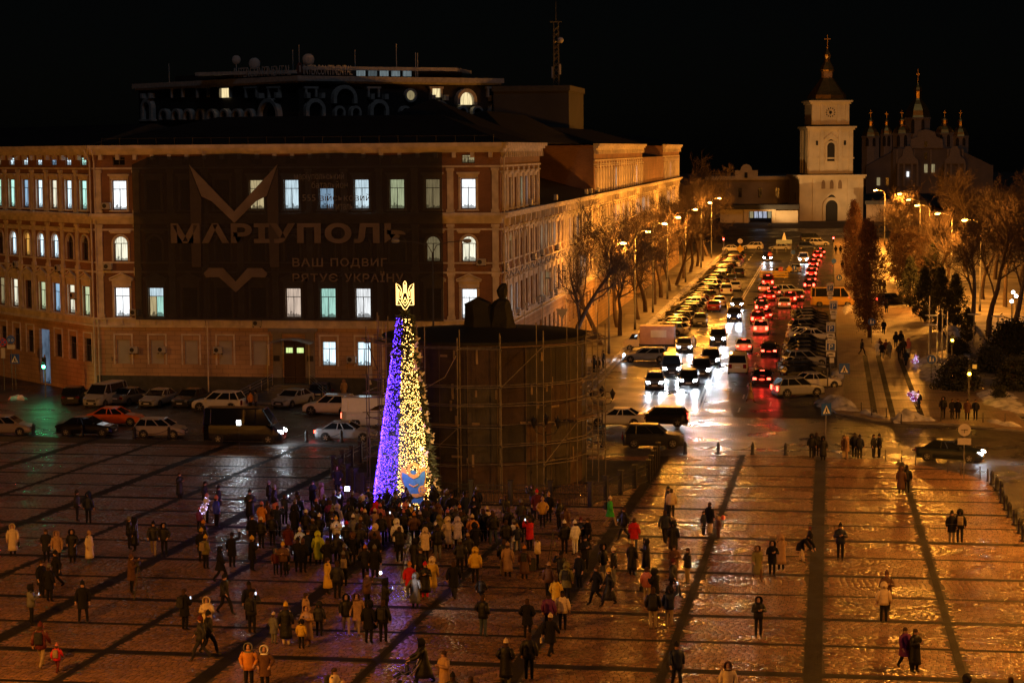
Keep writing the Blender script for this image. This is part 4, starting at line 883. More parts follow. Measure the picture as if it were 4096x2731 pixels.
# ================================================================== light tree
TX, TY = -24.15, 112.2; TZ = zg(TY)
xt = thing('christmas_tree', 'tall slim Christmas tree lit half blue and half gold, trident on top', 'christmas tree', (TX,TY,TZ))
FOL = mat('fir_green', (.10,.13,.10), .7, var=.4, scale=3); HT = 11.2
rad = lambda z: 1.95*(1-z/HT)+.42*(z/HT) if z > 0 else 1.95
rr = random.Random(21); mb = MB(); mb.lathe([(1.75,0),(1.2,HT*.5),(.3,HT)], 14); mb.build('inner_frame', mat('tree_core',(.02,.03,.02),.9), xt)
def foliage():
    mb = MB()
    for k in range(5200):
        z = HT*(1-math.sqrt(rr.random()*.96)); 
        z = HT*rr.random()**1.25; a = rr.uniform(0,2*PI); r_ = rad(z)*rr.uniform(.82,1.08)+.02
        c = Vector((r_*math.cos(a), r_*math.sin(a), z)); out = Vector((math.cos(a),math.sin(a),rr.uniform(-.5,.35))).normalized(); l_ = rr.uniform(.14,.30); side = out.cross(Vector((0,0,1))).normalized()*.05+Vector((0,0,rr.uniform(-.03,.03)))
        mb.add([c-out*l_*.5-side, c-out*l_*.5+side, c+out*l_*.6], [(0,1,2)]); up_ = out.cross(side).normalized()*.05
        mb.add([c-out*l_*.5-up_, c-out*l_*.5+up_, c+out*l_*.6], [(0,1,2)])
    for k in range(40):
        a = rr.uniform(0,2*PI); c = Vector((0,0,HT-.1)); e = c+Vector((math.cos(a)*.4,math.sin(a)*.4,rr.uniform(.1,.5))); s_ = Vector((-math.sin(a),math.cos(a),0))*.07
        mb.add([c-s_,c+s_,e], [(0,1,2)])
    mb.build('fir_branches', FOL, xt)
foliage()
BLUE = glow('bulb_blue', (.07,.02,1.), 17); GOLDL = glow('bulb_gold', (1.,.50,.11), 11)
OCT = [(1,0,0),(-1,0,0),(0,1,0),(0,-1,0),(0,0,1),(0,0,-1)]; OF = [(0,2,4),(2,1,4),(1,3,4),(3,0,4),(2,0,5),(1,2,5),(3,1,5),(0,3,5)]
def bulbs(name, m, n, a0, a1, r_b):
    mb = MB()
    for k in range(n):
        z = HT*(1-rr.random()**.72)*.99+.1; 
        z = HT*.985*(1-math.sqrt(1-rr.random()*.95)) if rr.random() < .75 else HT*.98*rr.random()
        a = rr.uniform(a0, a1); r_ = rad(z)*rr.uniform(.99,1.05)+.05; c = (r_*math.cos(a), r_*math.sin(a), z+.05); s_ = r_b*rr.uniform(.7,1.2)
        mb.add([(c[0]+o[0]*s_,c[1]+o[1]*s_,c[2]+o[2]*s_) for o in OCT], OF)
    return mb.build(name, m, xt, kind='stuff')
VA = -PI/2-.19   # the side that faces the square
bulbs('blue_bulbs', BLUE, 2300, VA-1.62, VA+.07, .020); bulbs('gold_bulbs', GOLDL, 1750, VA+.09, VA+1.18, .019)
BALL = mat('glass_ball', (.35,.3,.25), .12, metal=.8, var=0); mb = MB()
for k in range(320):
    z = HT*rr.random()**1.3; a = VA+rr.uniform(-1.6,1.6); r_ = rad(z)*1.02+.04; mb.sphere((r_*math.cos(a),r_*math.sin(a),z), .045, 6, 4)
mb.build('glass_balls', BALL, xt, True, kind='stuff')
dv = MB(); dv.prism([(-.28,.02),(-.12,-.08),(.1,-.10),(.26,.02),(.34,.10),(.24,.10),(.12,.06),(.10,.34),(-.04,.38),(-.08,.10)], -.02, .02); DOVE = mat('white_dove_board', (.6,.52,.4), .6); dvm = dv.mesh('dove', DOVE)
for k in range(42):
    right = k < 30; z = (.35+HT*.86*((k+.5)/30)**1.05 if right else .3+HT*.8*((k-29.5)/12)**1.1); a = VA+(rr.uniform(.95,1.75) if right else rr.uniform(-1.85,-1.45)); r_ = rad(z)+.16
    o = obj('dove', dvm, xt, (r_*math.cos(a),r_*math.sin(a),z)); o.rotation_euler = (rr.uniform(-.3,.3), rr.uniform(-.9,.9), rr.choice((0,PI))+rr.uniform(-.8,.8)); s_ = rr.uniform(.5,.8); o.scale = (s_,s_,s_)
tri = MB(); zc = lambda q: ((q[0]-575)*.0037, -.0, HT+.25+(470-q[1])*.0037)
half = [[(437,380),(437,45),(490,82),(518,140),(530,240),(505,290),(450,275)],[(478,285),(472,130),(497,170),(503,240)],[(437,380),(515,380),(545,430),(575,462)],[(575,8),(552,40),(552,170),(535,250),(520,330),(575,400)],[(575,262),(560,300),(540,330),(575,345)],[(450,290),(490,330),(515,380)],[(552,60),(566,60),(566,200)],[(455,90),(455,360)]]
for st_ in half:
    for s_ in (1,-1): tri.tube([((575+s_*(x-575)-575)*.0037, 0, HT+.25+(470-y)*.0037) for x, y in st_], .017, 5)
tri.build('trident', glow('trident_light', (1.,.55,.15), 3.6), xt)
mb = MB(); mb.tube([(0,0,HT-.5),(0,0,HT+.35)], .03, 6); mb.build('top_rod', STEEL, xt)
light('tree_shine', 'POINT', xt, (-1.6,-3.2,3.2), (.25,.15,1.), 700, .9); light('tree_shine', 'POINT', xt, (1.3,-3.2,3.5), (1,.6,.2), 260, .9)
# painted angel board in front of the tree
pz = gp(1650, 2050); px0 = pz.x; ang = thing('angel_board', 'blue and yellow painted angel photo board with a face hole before the tree', 'photo board', (px0,pz.y+.4,zg(pz.y)+.48), math.radians(4))
BB = mat('board_blue', (.03,.16,.32), .6, var=.25, scale=4); BY = mat('board_yellow', (.5,.28,.05), .6, var=.2, scale=4)
def bd(poly, y, m, nme):
    mb = MB(); mb.prism([((x-660)*.0037,(1480-y_)*.0037) for x, y_ in poly][::-1], y, y+.03); mb.build(nme, m, ang)
bd([(525,1480),(530,1330),(500,1180),(452,1090),(455,990),(470,930),(505,912),(545,935),(560,1010),(600,1040),(740,1040),(765,1010),(775,935),(810,905),(850,930),(858,1010),(850,1150),(800,1260),(815,1370),(815,1480)], 0, BY, 'wings')
bd([(570,1480),(560,1400),(545,1280),(510,1180),(480,1080),(485,1000),(560,1030),(590,1060),(660,1100),(740,1060),(790,990),(840,970),(845,1080),(815,1200),(790,1300),(810,1380),(815,1480)], -.034, BB, 'robe')
bd([(525,1395),(525,1305),(600,1330),(700,1330),(800,1315),(805,1360),(700,1390),(620,1365)], -.068, BY, 'belt')
bd([(590,1175),(660,1210),(730,1175),(732,1190),(660,1226),(595,1195)], -.066, BY, 'neck_trim'); bd([(590,1030),(660,1050),(740,1030),(745,1060),(660,1098),(600,1060)], -.067, BY, 'collar')
mb = MB(); MA = Matrix.Translation((.02,-.02,(1480-955)*.0037)) @ Matrix.Rotation(PI/2,4,'X'); n = 20
mb.loft([[(.37*math.cos(2*PI*i/n),.42*math.sin(2*PI*i/n),z) for i in range(n)] for z in (0,.03)]+[[(.24*math.cos(2*PI*i/n),.28*math.sin(2*PI*i/n),z) for i in range(n)] for z in (.03,0)], 0, MA, False); mb.build('halo', BY, ang)
mb = MB(); MA = Matrix.Translation(((805-660)*.0037,-.09,(1480-1265)*.0037)) @ Matrix.Rotation(PI/2,4,'X'); mb.lathe([(.26,0),(.26,.03)],18,0,MA); sh = mb.build('shield', BY, ang); mb = MB(); mb.box(-.35,-.31,.02,.06,-.5,.6); mb.box(.31,.35,.02,.06,-.5,.6); mb.build('support', STEEL, ang); bd([(600,1040),(612,985),(660,960),(705,985),(720,1040)], -.03, BB, 'head_cover')
for k in range(5): mb = MB(); mb.lathe([(.065,.031),(.065,.04)],3,0,MA @ Matrix.Rotation(2*PI*k/5,4,'Z') @ Matrix.Translation((.14,0,0))); mb.build('shield_inset', BB, sh)
# spotlight on a stand left of the tree
p = gp(1392,2075); fl = thing('spotlight', 'bright white film light on a stand left of the tree', 'spotlight', (p.x,p.y,p.z)); zt = op(1392,1966,(p.x-50,p.y),(p.x+50,p.y)).z-p.z
mb = MB(); mb.tube([(0,0,.7),(0,0,zt)], .025, 6)
for k in range(3): mb.tube([(0,0,.8),(.5*math.cos(2.1*k),.5*math.sin(2.1*k),0)], .02, 5)
mb.build('stand', BLACKP, fl); mb = MB(); mb.bbox(-.15,.15,-.1,.12,zt+.05,zt+.31,.03); mb.build('head', BLACKP, fl); mb = MB(); mb.box(-.12,.12,-.13,-.105,zt+.07,zt+.29); mb.build('lamp_panel', glow('film_light', (.85,.92,1), 30), fl)
light('film_beam', 'SPOT', fl, (0,-.2,zt+.18), (.85,.92,1), 320, .15, (0.6,-6,-.4), 110)
# bollards with chains
def boll_mesh():
    mb = MB(); mb.lathe([(.17,0),(.17,.1),(.12,.14),(.12,.62),(.14,.66),(.11,.72),(.11,.78),(.06,.86),(.02,.92)], 8); return mb.mesh('bollard', IRON, True)
BM_ = boll_mesh()
def bollards(pts, txt, chain=True):
    prev = None
    for i, (x, y) in enumerate(pts):
        obj('bollard', BM_, None, (x,y,zg(y)), label=txt[0] % ORD[i] if '%' in txt[0] else txt[0], cat='bollard', group=txt[1])
        if chain and prev is not None:
            a = Vector((prev[0],prev[1],zg(prev[1])+.7)); b = Vector((x,y,zg(y)+.7)); mb = MB()
            mb.tube([a.lerp(b,k/8)-Vector((0,0,.38*(1-(k/4-1)**2))) for k in range(9)], .022, 4); mb.build('chain', IRON, None, label=txt[2] % (ORD[i-1], ORD[i]), cat='chain', group=txt[1]+' chains')
        prev = (x, y)
ORD = ['first','second','third','fourth','fifth','sixth','seventh','eighth','ninth','tenth','eleventh','twelfth']
bollards(XY((134,1738),(330,1745),(538,1752),(676,1752),(900,1762),(1070,1765),(1226,1767),(1366,1767)), ('%s black iron bollard from the left along the car lane', 'iron bollards on the square by the car lane', 'sagging chain between the %s and %s bollards by the car lane'))
bollards(XY((2740,1815),(2873,1817),(3010,1819),(3143,1820)), ('%s black bollard from the monument along the square edge', 'iron bollards before the street', 'sagging chain from the %s to the %s bollard before the street'))
bollards(XY((3968,1938),(3987,1962),(4005,1980),(4007,2012),(4022,2040),(4038,2070),(4060,2100),(4080,2135),(4094,2165)), ('%s black bollard from the top in the curved right row', 'iron bollards in the curved row', 'chain from the %s to the %s bollard of the curved row'), False)
sp = MB(); sp.lathe([(.045,0),(.045,.78),(.05,.8),(.02,.84)], 6); spm = sp.mesh('steel_post', STEEL, True)
for i, (x, y) in enumerate(((3541,1842),(3607,1848),(3662,1862),(3790,1888),(3843,1900),(3920,1915),(3950,1925))): p = gp(x,y); obj('steel_post', spm, None, p, label='%s slim steel post from the left on the square beside the dark saloon' % ORD[i], cat='post', group='steel posts on the square edge')
for i, (x, y) in enumerate(((3445,1652),(3487,1670),(3545,1676),(3605,1700),(3763,1690),(3932,1695),(4020,1698))): p = gp(x,y); obj('steel_post', spm, None, (p.x,p.y,p.z+.1), label='%s slim steel post from the left along the promenade kerb' % ORD[i], cat='post', group='steel posts on the promenade kerb')
# ================================================================== street lamps
POLE = mat('painted_pole', (.06,.06,.06), .55); HEAD = mat('lamp_housing', (.25,.25,.25), .5); LENS = glow('sodium_lens', (1.,.5,.1), 40)
lm = MB(); lm.lathe([(.05,-.35),(.15,-.25),(.19,0),(.16,.3),(.05,.38)], 8, 0, Matrix.Rotation(PI/2,4,'Y'), 1, .6); LHEAD = lm.mesh('lamp_head', HEAD, True)
lm = MB(); lm.sphere((0,0,-.09), .24, 10, 7, 0, None, 1.6, 1.0, .5); LLENS = lm.mesh('lens', LENS, True)
def street_lamp(x, y, h, heads, label, power=0, grp='sodium street lamps'):
    z = zg(y); t = thing('street_lamp', label, 'street lamp', (x,y,z), 0, grp); mb = MB(); mb.lathe([(.16,0),(.15,1.0),(.11,1.05),(.07,h-.9)], 8); mb.build('pole', POLE, t, True)
    for dx, dy in heads:
        mb = MB(); mb.tube([(0,0,h-1.0),(dx*.12,dy*.12,h-.3),(dx*.5,dy*.5,h),(dx,dy,h+.08)], .035, 5); mb.build('arm', POLE, t)
        a = math.atan2(dy,dx); hd = obj('lamp_head', LHEAD, t, (dx,dy,h+.08), a)
        if power:
            obj('lens', LLENS, hd)
            light('lamp_light', 'POINT', t, (dx,dy,h-.2), SODIUM, power, .18)
    return t
for i, (s, d) in enumerate(((211,1),(240,2),(265,2),(289,2),(326,2),(366,2),(398,2))):
    street_lamp(-23.2, s, 12.0, [(1.6,-.5),(1.5,1.0)][:d], '%s lit orange street lamp from the corner along the left pavement' % ORD[i], 4300 if i < 6 else 12000)
for i, (x, s) in enumerate(((17.6,270),(15.4,296),(14.3,338),(14.3,374),(14.2,420),(10,452))):
    street_lamp(x+2.2, s, 12.2, [(-2.2,-.6),(-2.0,.9)], '%s lit orange street lamp from the near end beside the promenade' % ORD[i], 10500 if i < 4 else 12000)
# unseen lamps assumed beyond the picture's edges, added to light the square and facade
for i, (x, y, h, pw, dx) in enumerate(((21.5,128,12.5,11500,-2),(19.5,100,12.5,12500,-2),(17.5,72,12.5,9000,-2),(-30,48,12.5,19000,1.5),(30,160,12.5,11000,-2),(-84,150,12.,4400,2),(-62,60,12.5,17000,2))):
    street_lamp(x, y, h, [(dx,0)], 'assumed orange street lamp, added unseen just outside the view, %s' % ('right of the bollard row','right of the square','right near corner','near the viewer','right of the ring road','left beyond the traffic light','left of the square')[i], pw, 'assumed unseen lamps')
street_lamp(-33.4, 166.5, 14.2, [(-3.2,0),(3.0,0)], 'tall unlit double-armed lamp mast before the banner', 0, 'unlit masts')
# ================================================================== signs
BLUEP = mat('sign_blue', (.02,.09,.42), .4, var=0); REDP = mat('sign_red', (.5,.02,.02), .4, var=0); GREYP = mat('sign_back', (.45,.42,.38), .5, var=.1); YELP = mat('sign_yellow', (.6,.38,.02), .4, var=0)
DISC = Matrix.Rotation(PI/2, 4, 'X')
def sign_pole(x, y, h, name, label, cat='sign', z=None, r=.04):
    t = thing(name, label, cat, (x,y,zg(y) if z is None else z)); mb = MB(); mb.tube([(0,0,0),(0,0,h)], r, 6); mb.build('pole', STEEL, t); return t
def plate(t, x0, x1, z0, z1, m, y=-.06, nme='plate'):
    mb = MB(); mb.box(x0,x1,y,y+.02,z0,z1); return mb.build(nme, m, t)
def disc(t, z, r, m, y=-.06, x=0., nme='disc', n=20):
    mb = MB(); mb.lathe([(r,0),(r,.02)], n, 0, Matrix.Translation((x,y+.02,z)) @ DISC); return mb.build(nme, m, t)
def parking(px_, py_, label):
    p = gp(px_, py_); t = sign_pole(p.x, p.y, 4.3, 'parking_sign', label, z=p.z+.1)
    b = plate(t, -.45,.45,3.3,4.3,WHITE); q = plate(t, -.36,.36,3.36,3.98,BLUEP,-.085,'blue_field'); text('letter', 'P', WHITE, q, -.18,.2,3.42,3.92,-.1,.012); text('lettering', 'ЗОНА', BLACKP, b, -.38,.38,4.04,4.22,-.075,.012)
    c = plate(t, -.4,.4,2.75,3.2,WHITE,nme='lower_plate'); mb = MB(); mb.loft([[(-.25,-.075,2.92),(.25,-.075,2.92),(.25,-.075,2.98),(.12,-.075,3.04),(-.12,-.075,3.04),(-.25,-.075,2.98)]]*1+[[(-.25,-.065,2.92),(.25,-.065,2.92),(.25,-.065,2.98),(.12,-.065,3.04),(-.12,-.065,3.04),(-.25,-.065,2.98)]]); mb.build('pictogram', BLACKP, c)
    plate(t, -.3,.3,2.2,2.65,WHITE,nme='lower_plate'); return t
for q, l in (((3322,1550),'nearest white and blue parking zone sign by the turning silver car'),((3322,1462),'second white and blue parking zone sign up the street'),((3333,1355),'third white and blue parking zone sign by the parked row'),((3320,1268),'farthest white and blue parking zone sign by the yellow minibus')): parking(*q, l)
def person_picto(t, x, z, s, y=-.1):
    mb = MB(); mb.sphere((x,y,z+s*.85), s*.12, 6, 4); mb.prism([(x-s*.16,z+.3*s),(x+s*.16,z+.3*s),(x+s*.12,z+.72*s),(x-s*.12,z+.72*s)], y, y+.01); mb.prism([(x-s*.2,z),(x-s*.08,z),(x+s*.06,z+.32*s),(x-s*.08,z+.32*s)], y, y+.01); mb.prism([(x+s*.1,z),(x+s*.22,z),(x+s*.1,z+.32*s),(x-s*.04,z+.32*s)], y, y+.01); return mb.build('pictogram', WHITE, t)
def cross_sign(px_, py_, h, label, yaw=0, sz=.9, z=None):
    p = gp(px_, py_); t = sign_pole(p.x, p.y, h, 'crossing_sign', label); t.rotation_euler.z = yaw
    q = plate(t, -sz/2,sz/2,h-sz,h,BLUEP); mb = MB(); mb.prism([(-.38*sz,h-.88*sz),(.38*sz,h-.88*sz),(0,h-.16*sz)], -.075, -.062); r = mb.build('triangle', WHITE, q)
    mb = MB(); mb.sphere((.02,-.085,h-.38*sz), .045*sz, 6, 4); mb.prism([(-.07*sz,h-.62*sz),(.07*sz,h-.62*sz),(.05*sz,h-.43*sz),(-.05*sz,h-.43*sz)], -.09,-.078); mb.prism([(-.16*sz,h-.86*sz),(-.08*sz,h-.86*sz),(.03*sz,h-.62*sz),(-.06*sz,h-.62*sz)], -.09,-.078); mb.prism([(.1*sz,h-.86*sz),(.18*sz,h-.86*sz),(.06*sz,h-.62*sz),(-.02*sz,h-.62*sz)], -.09,-.078); mb.build('walker', BLACKP, r); return t
cross_sign(3376, 1620, 3.6, 'blue pedestrian crossing sign on a pole at the promenade corner'); cross_sign(3303, 1742, 2.5, 'blue pedestrian crossing sign at the square by the standing pair', .6)
cross_sign(64, 1556, 3.3, 'green lit pedestrian crossing sign at the left traffic light', 0)
for q, h, l in (((3486,1376),2.9,'round blue footpath sign below the near poplar'),((3724,1545),2.9,'round blue footpath sign beside the flag poles'),((3356,1180),3.0,'round blue footpath sign far up the promenade')):
    p = gp(*q); t = sign_pole(p.x, p.y, h, 'footpath_sign', l); d_ = disc(t, h-.4, .42, BLUEP); person_picto(d_, -.1, h-.62, .5); person_picto(d_, .16, h-.6, .36)
p = gp(3855,1920); t = sign_pole(p.x, p.y, 3.55, 'road_sign', 'pale back of a round road sign beside the dark saloon'); disc(t, 3.25, .40, GREYP); plate(t, -.42,.42,2.3,2.72,GREYP); mb = MB(); mb.box(-.2,.2,-.085,-.062,3.24,3.28); mb.box(-.02,.02,-.085,-.062,3.05,3.28); mb.build('bracket', IRON, t)
p = gp(50,1560); t = sign_pole(p.x, p.y, 5.2, 'bicycle_sign', 'round blue bicycle sign at the left edge'); d_ = disc(t, 4.75, .40, BLUEP)
for dx in (-.17,.17): mb = MB(); mb.lathe([(.11,0),(.11,.012),(.08,.012),(.08,0)],12,0,Matrix.Translation((dx,-.065,4.68)) @ DISC, cap=False); mb.build('wheel_mark', WHITE, d_)
plate(t, -.4,.4,3.85,4.25,GREYP)
p = gp(18,1560); t = sign_pole(p.x, p.y, 4.9, 'no_stopping_sign', 'round no stopping sign with red cross at the left edge'); d_ = disc(t, 4.5, .40, REDP); d2 = disc(d_, 4.5, .33, BLUEP, -.075)
for a in (.78,-.78): mb = MB(); mb.box(-.34,.34,-.04,.04,0,.012,0,Matrix.Translation((0,-.08,4.5)) @ DISC @ Matrix.Rotation(a,4,'Z')); mb.build('cross_bar', REDP, d2)
plate(t, -.2,.2,3.0,3.95,GREYP)
p = op(2248,1256,(-50,166),(50,166)); t = sign_pole(p.x, 166, p.z+.4, 'yield_sign', 'grey back of a triangular yield sign above the scaffolding'); mb = MB(); mb.prism([(-.55,p.z+.45),(.55,p.z+.45),(0,p.z-.45)], -.06,-.04); mb.build('plate', GREYP, t)
def signal(px_, py_, h, on, label, yaw=0, dx=0., pw=60):
    p = gp(px_, py_); t = sign_pole(p.x, p.y, h+.3, 'traffic_light', label, 'traffic light', r=.07); t.rotation_euler.z = yaw
    mb = MB(); mb.bbox(dx-.17,dx+.17,-.28,-.05,h-.95,h+.1,.03); hd = mb.build('housing', BLACKP, t)
    C_ = {'r': (1,.03,.02), 'y': (1,.45,.03), 'g': (.05,1,.35)}
    for k, c in enumerate('ryg'):
        mb = MB(); mb.lathe([(.14,0),(.14,.03)],14,0,Matrix.Translation((dx,-.28,h-.1-.32*k)) @ DISC)
        mb.build('lens', glow('signal_'+c, C_[c], 60 if c != 'y' else 34) if c == on else UNLIT, hd)
        mb = MB(); mb.arch(dx-.11,dx+.11,h-.1-.32*k,h+.02-.32*k,h-.1-.32*k,.02,-.42,-.28); mb.build('visor', BLACKP, hd)
        if c == on: light('signal_glow', 'POINT', t, (dx,-.5,h-.1-.32*k), C_[c], pw, .1)
    return t
signal(183, 1588, 3.55, 'g', 'green traffic light on a thick post at the left corner', pw=60); signal(-90, 1585, 3.4, 'r', 'assumed red traffic light, added unseen just beyond the left edge', pw=260)  # red signal is unseen, assumed and added for the reddish glow at left
t = signal(3875, 1612, 3.0, 'y', 'amber traffic light with arrow sign beside the park', 0); plate(t, .25,.62,3.0,3.35,GREYP); 
signal(3807, 1470, 3.2, 'y', 'amber traffic light farther up among the flag poles'); signal(3333, 1040, 4.4, 'r', 'red traffic light at the far end right of the queue'); signal(2894, 1050, 4.6, 'r', 'red traffic light at the far end left of the street')
signal(3310, 1560, 3.0, '-', 'unlit traffic light seen from behind at the promenade corner')
# far street furniture
p = gp(3123,1118); t = sign_pole(p.x, p.y, 2.0, 'stop_sign', 'red stop sign at the yellow barrier in the street'); d_ = disc(t, 1.7, .42, REDP, n=8); text('lettering', 'STOP', WHITE, d_, -.3,.3,1.58,1.82,-.075,.012)
p = gp(3100,1118); bar = thing('barrier', 'yellow plank barrier across the street before the stop sign', 'barrier', p)
for k in range(3): mb = MB(); mb.box(-2.6,2.2,-.05,.05,.35+k*.4,.6+k*.4); mb.build('plank', YELP, bar)
for x in (-2.4,0,2.0): mb = MB(); mb.box(x-.05,x+.05,.05,.15,0,1.5); mb.build('post', STEEL, bar)
p = gp(3157,1115); t = sign_pole(p.x, p.y, 2.0, 'priority_sign', 'yellow diamond sign beside the stop sign'); mb = MB(); mb.box(-.4,.4,-.4,.4,0,.02,0,Matrix.Translation((0,-.05,1.65)) @ DISC @ Matrix.Rotation(PI/4,4,'Z')); mb.build('plate', YELP, t)
p = gp(3177,1110); t = sign_pole(p.x, p.y, 2.0, 'direction_sign', 'round blue arrow sign at the barrier'); d_ = disc(t, 1.65, .4, BLUEP); mb = MB(); mb.box(-.05,.05,-.08,-.062,1.4,1.75); mb.prism([(-.16,1.72),(.16,1.72),(0,1.92)],-.08,-.062); mb.build('arrow', WHITE, d_)
p = gp(3079,1060); t = sign_pole(p.x, p.y, 2.4, 'no_entry_sign', 'red no entry sign in the middle of the far street'); d_ = disc(t, 2.0, .42, REDP); plate(d_, -.3,.3,1.93,2.07,WHITE,-.08)
p = gp(2960,1045); t = sign_pole(p.x, p.y, 3.4, 'diamond_sign', 'big yellow diamond road sign at the far left of the street'); mb = MB(); mb.box(-.55,.55,-.55,.55,0,.02,0,Matrix.Translation((0,-.05,2.4)) @ DISC @ Matrix.Rotation(PI/4,4,'Z')); mb.build('plate', YELP, t); disc(t, 3.9, .5, GREYP)
for q, l in (((3172,1060),'round blue sign at the far junction'),((3335,1100),'round blue sign under the far right traffic light')):
    p = gp(*q); t = sign_pole(p.x, p.y, 2.8, 'round_sign', l); disc(t, 2.4, .42, BLUEP)
# flag poles and disc lamps by the park
for i, (x, y, yt) in enumerate(((3716,1420,1280),(3747,1480,1330),(3767,1500,1350),(3787,1505,1345))):
    p = gp(x,y); t = thing('flag_pole', '%s bare steel flag pole from the left beside the promenade' % ORD[i], 'flag pole', p, 0, 'flag poles'); mb = MB(); mb.lathe([(.11,0),(.11,.2),(.07,.25),(.055,6.2),(.02,6.3)],8); mb.build('pole', CHROME, t, True)
for i, (x, y) in enumerate(((3725,1395),(3895,1390),(3990,1400),(3720,1440))):
    p = gp(x,y); t = thing('disc_lamp', 'unlit disc-topped park lamp, %s from the left' % ORD[i], 'lamp', p, 0, 'disc park lamps'); mb = MB(); mb.lathe([(.06,0),(.06,3.6)],8); mb.build('pole', STEEL, t); mb = MB(); mb.lathe([(.06,3.55),(.7,3.62),(.72,3.68),(.1,3.74)],16); mb.build('disc', WHITE, t)
for i, (x, y) in enumerate(((4051,1178),(4063,1196),(4045,1220))):
    p = gp(x, y+90); t = thing('globe_lamp', '%s white globe lamp glowing at the right edge of the park' % ORD[i], 'lamp', p, 0, 'globe park lamps'); mb = MB(); mb.tube([(0,0,0),(0,0,3.0)], .05, 6); mb.build('post', IRON, t); mb = MB(); mb.sphere((0,0,3.2), .22, 10, 8); mb.build('globe', glow('white_globe', (1,.97,.85), 9), t, True); light('globe_light', 'POINT', t, (0,0,3.2), (1,.95,.8), 120, .25)
for i in range(3):
    a = (gp(2620+i*120,1215-i*50,6.5), gp(3400,1185-i*45,6.5)); mb = MB(); mb.tube([a[0]+Vector((-10,0,1)), (a[0]+a[1])/2-Vector((0,0,.3)), a[1]+Vector((14,0,1))], .018, 4); mb.build('overhead_wire', IRON, None, label='%s thin wire strung across the street from near' % ORD[i], cat='wire', group='street wires')
# ================================================================== trees
def bare(seed, h, spread=1., lv=(10,8,6,5)):
    r_ = random.Random(seed); tr, cw = MB(), MB()
    def grow(p, d, L_, rad_, lev):
        n = (6,4,3,2,2)[lev]; pts = [Vector(p)]; d = Vector(d).normalized(); dirs = [d]
        for k in range(n):
            d = (d+Vector((r_.gauss(0,.16),r_.gauss(0,.16),r_.gauss(0,.10)+(.10 if lev else .05)))).normalized(); pts.append(pts[-1]+d*L_/n); dirs.append(d)
        rads = [rad_*(1-.72*k/n) for k in range(n+1)]
        (tr if lev == 0 else cw).tube(pts, rads, (8,5,4,3,3)[lev], cap=False)
        if lev < 4:
            for k in range(lv[lev]):
                u_ = r_.uniform(.32 if lev == 0 else .22, 1.); i = min(n-1,int(u_*n)); q = pts[i].lerp(pts[i+1], u_*n-i)
                ax = dirs[i+1]; o = ax.orthogonal(); o.rotate(Matrix.Rotation(r_.uniform(0,2*PI),3,ax)); ang = r_.uniform(.45,.95)*spread
                grow(q, ax*math.cos(ang)+o*math.sin(ang)+Vector((0,0,.12)), L_*r_.uniform(.42,.68)*(1.05-.25*u_), max(.018, rads[i]*r_.uniform(.45,.65)), lev+1)
    grow((0,0,-.1), (0,0,1), h*.72, h*.022, 0)
    return tr.mesh('trunk', BARK, True), cw.mesh('crown', BARK)
TREES = [bare(s, 13.5, sp) for s, sp in ((3,1.),(8,1.1),(15,.95),(27,1.05))]
def tree(x, y, k, s, label, rz=0, grp='bare street trees', name='bare_tree', meshes=None):
    t = thing(name, label, 'tree', (x,y,zg(y)), rz, grp); t.scale = (s,s,s)
    for n_, m_ in zip(('trunk','crown'), meshes or TREES[k]): obj(n_, m_, t)
    return t
LTREE = [(-26.2,205,0,1.15),(-25.2,221,1,1.05),(-24.2,232,2,.92),(-25.6,243,3,1.),(-24.1,254,0,.95),(-24.3,266,1,1.05),(-24.2,279,2,1.0),(-24.4,292,3,1.1),(-24.2,306,0,1.0),(-24.3,320,1,1.0),(-24.2,336,2,1.05),(-24.3,353,3,1.1),(-24.2,370,0,1.0),(-24.4,388,2,1.15),(-24.3,405,1,1.1),(-27,420,3,1.3),(-31,435,0,1.4)]
for i, (x, y, k, s) in enumerate(LTREE):
    tree(x, y, k, s, ('big bare street tree nearest the boarded monument' if i == 0 else 'bare street tree standing %s in the row along the left pavement' % (ORD[i] if i < 12 else ('thirteenth','fourteenth','fifteenth','sixteenth','last')[i-12])), i*1.9)
RT = [(3954,1349,1,1.25,'gnarled bare park tree with a forked trunk at the right'),(3880,1300,3,1.1,'thin bare tree left of the gnarled park tree'),(4060,1290,0,1.2,'bare tree at the right edge behind the globe lamps'),(3790,1230,2,1.0,'bare park tree behind the pines'),(3700,1120,0,1.1,'bare tree beside the far promenade lamps'),(3760,1080,1,1.2,'bare tree lit by the double lamps'),(3860,1090,2,1.3,'tall bare tree behind the double lamps'),(3980,1120,3,1.3,'bare tree deep in the park'),(4080,1130,1,1.4,'dark bare tree at the far right edge'),(3640,1040,3,1.0,'far bare tree before the monastery wall'),(3580,1010,2,.9,'farthest bare tree by the promenade'),(3930,1200,0,1.1,'bare tree behind the gnarled tree'),(4020,1230,2,1.1,'slim bare tree by the globe lamps')]
for i, (x, y, k, s, l) in enumerate(RT): p = gp(x, y); tree(p.x, p.y, k, s, l, i*2.3, 'bare park trees')
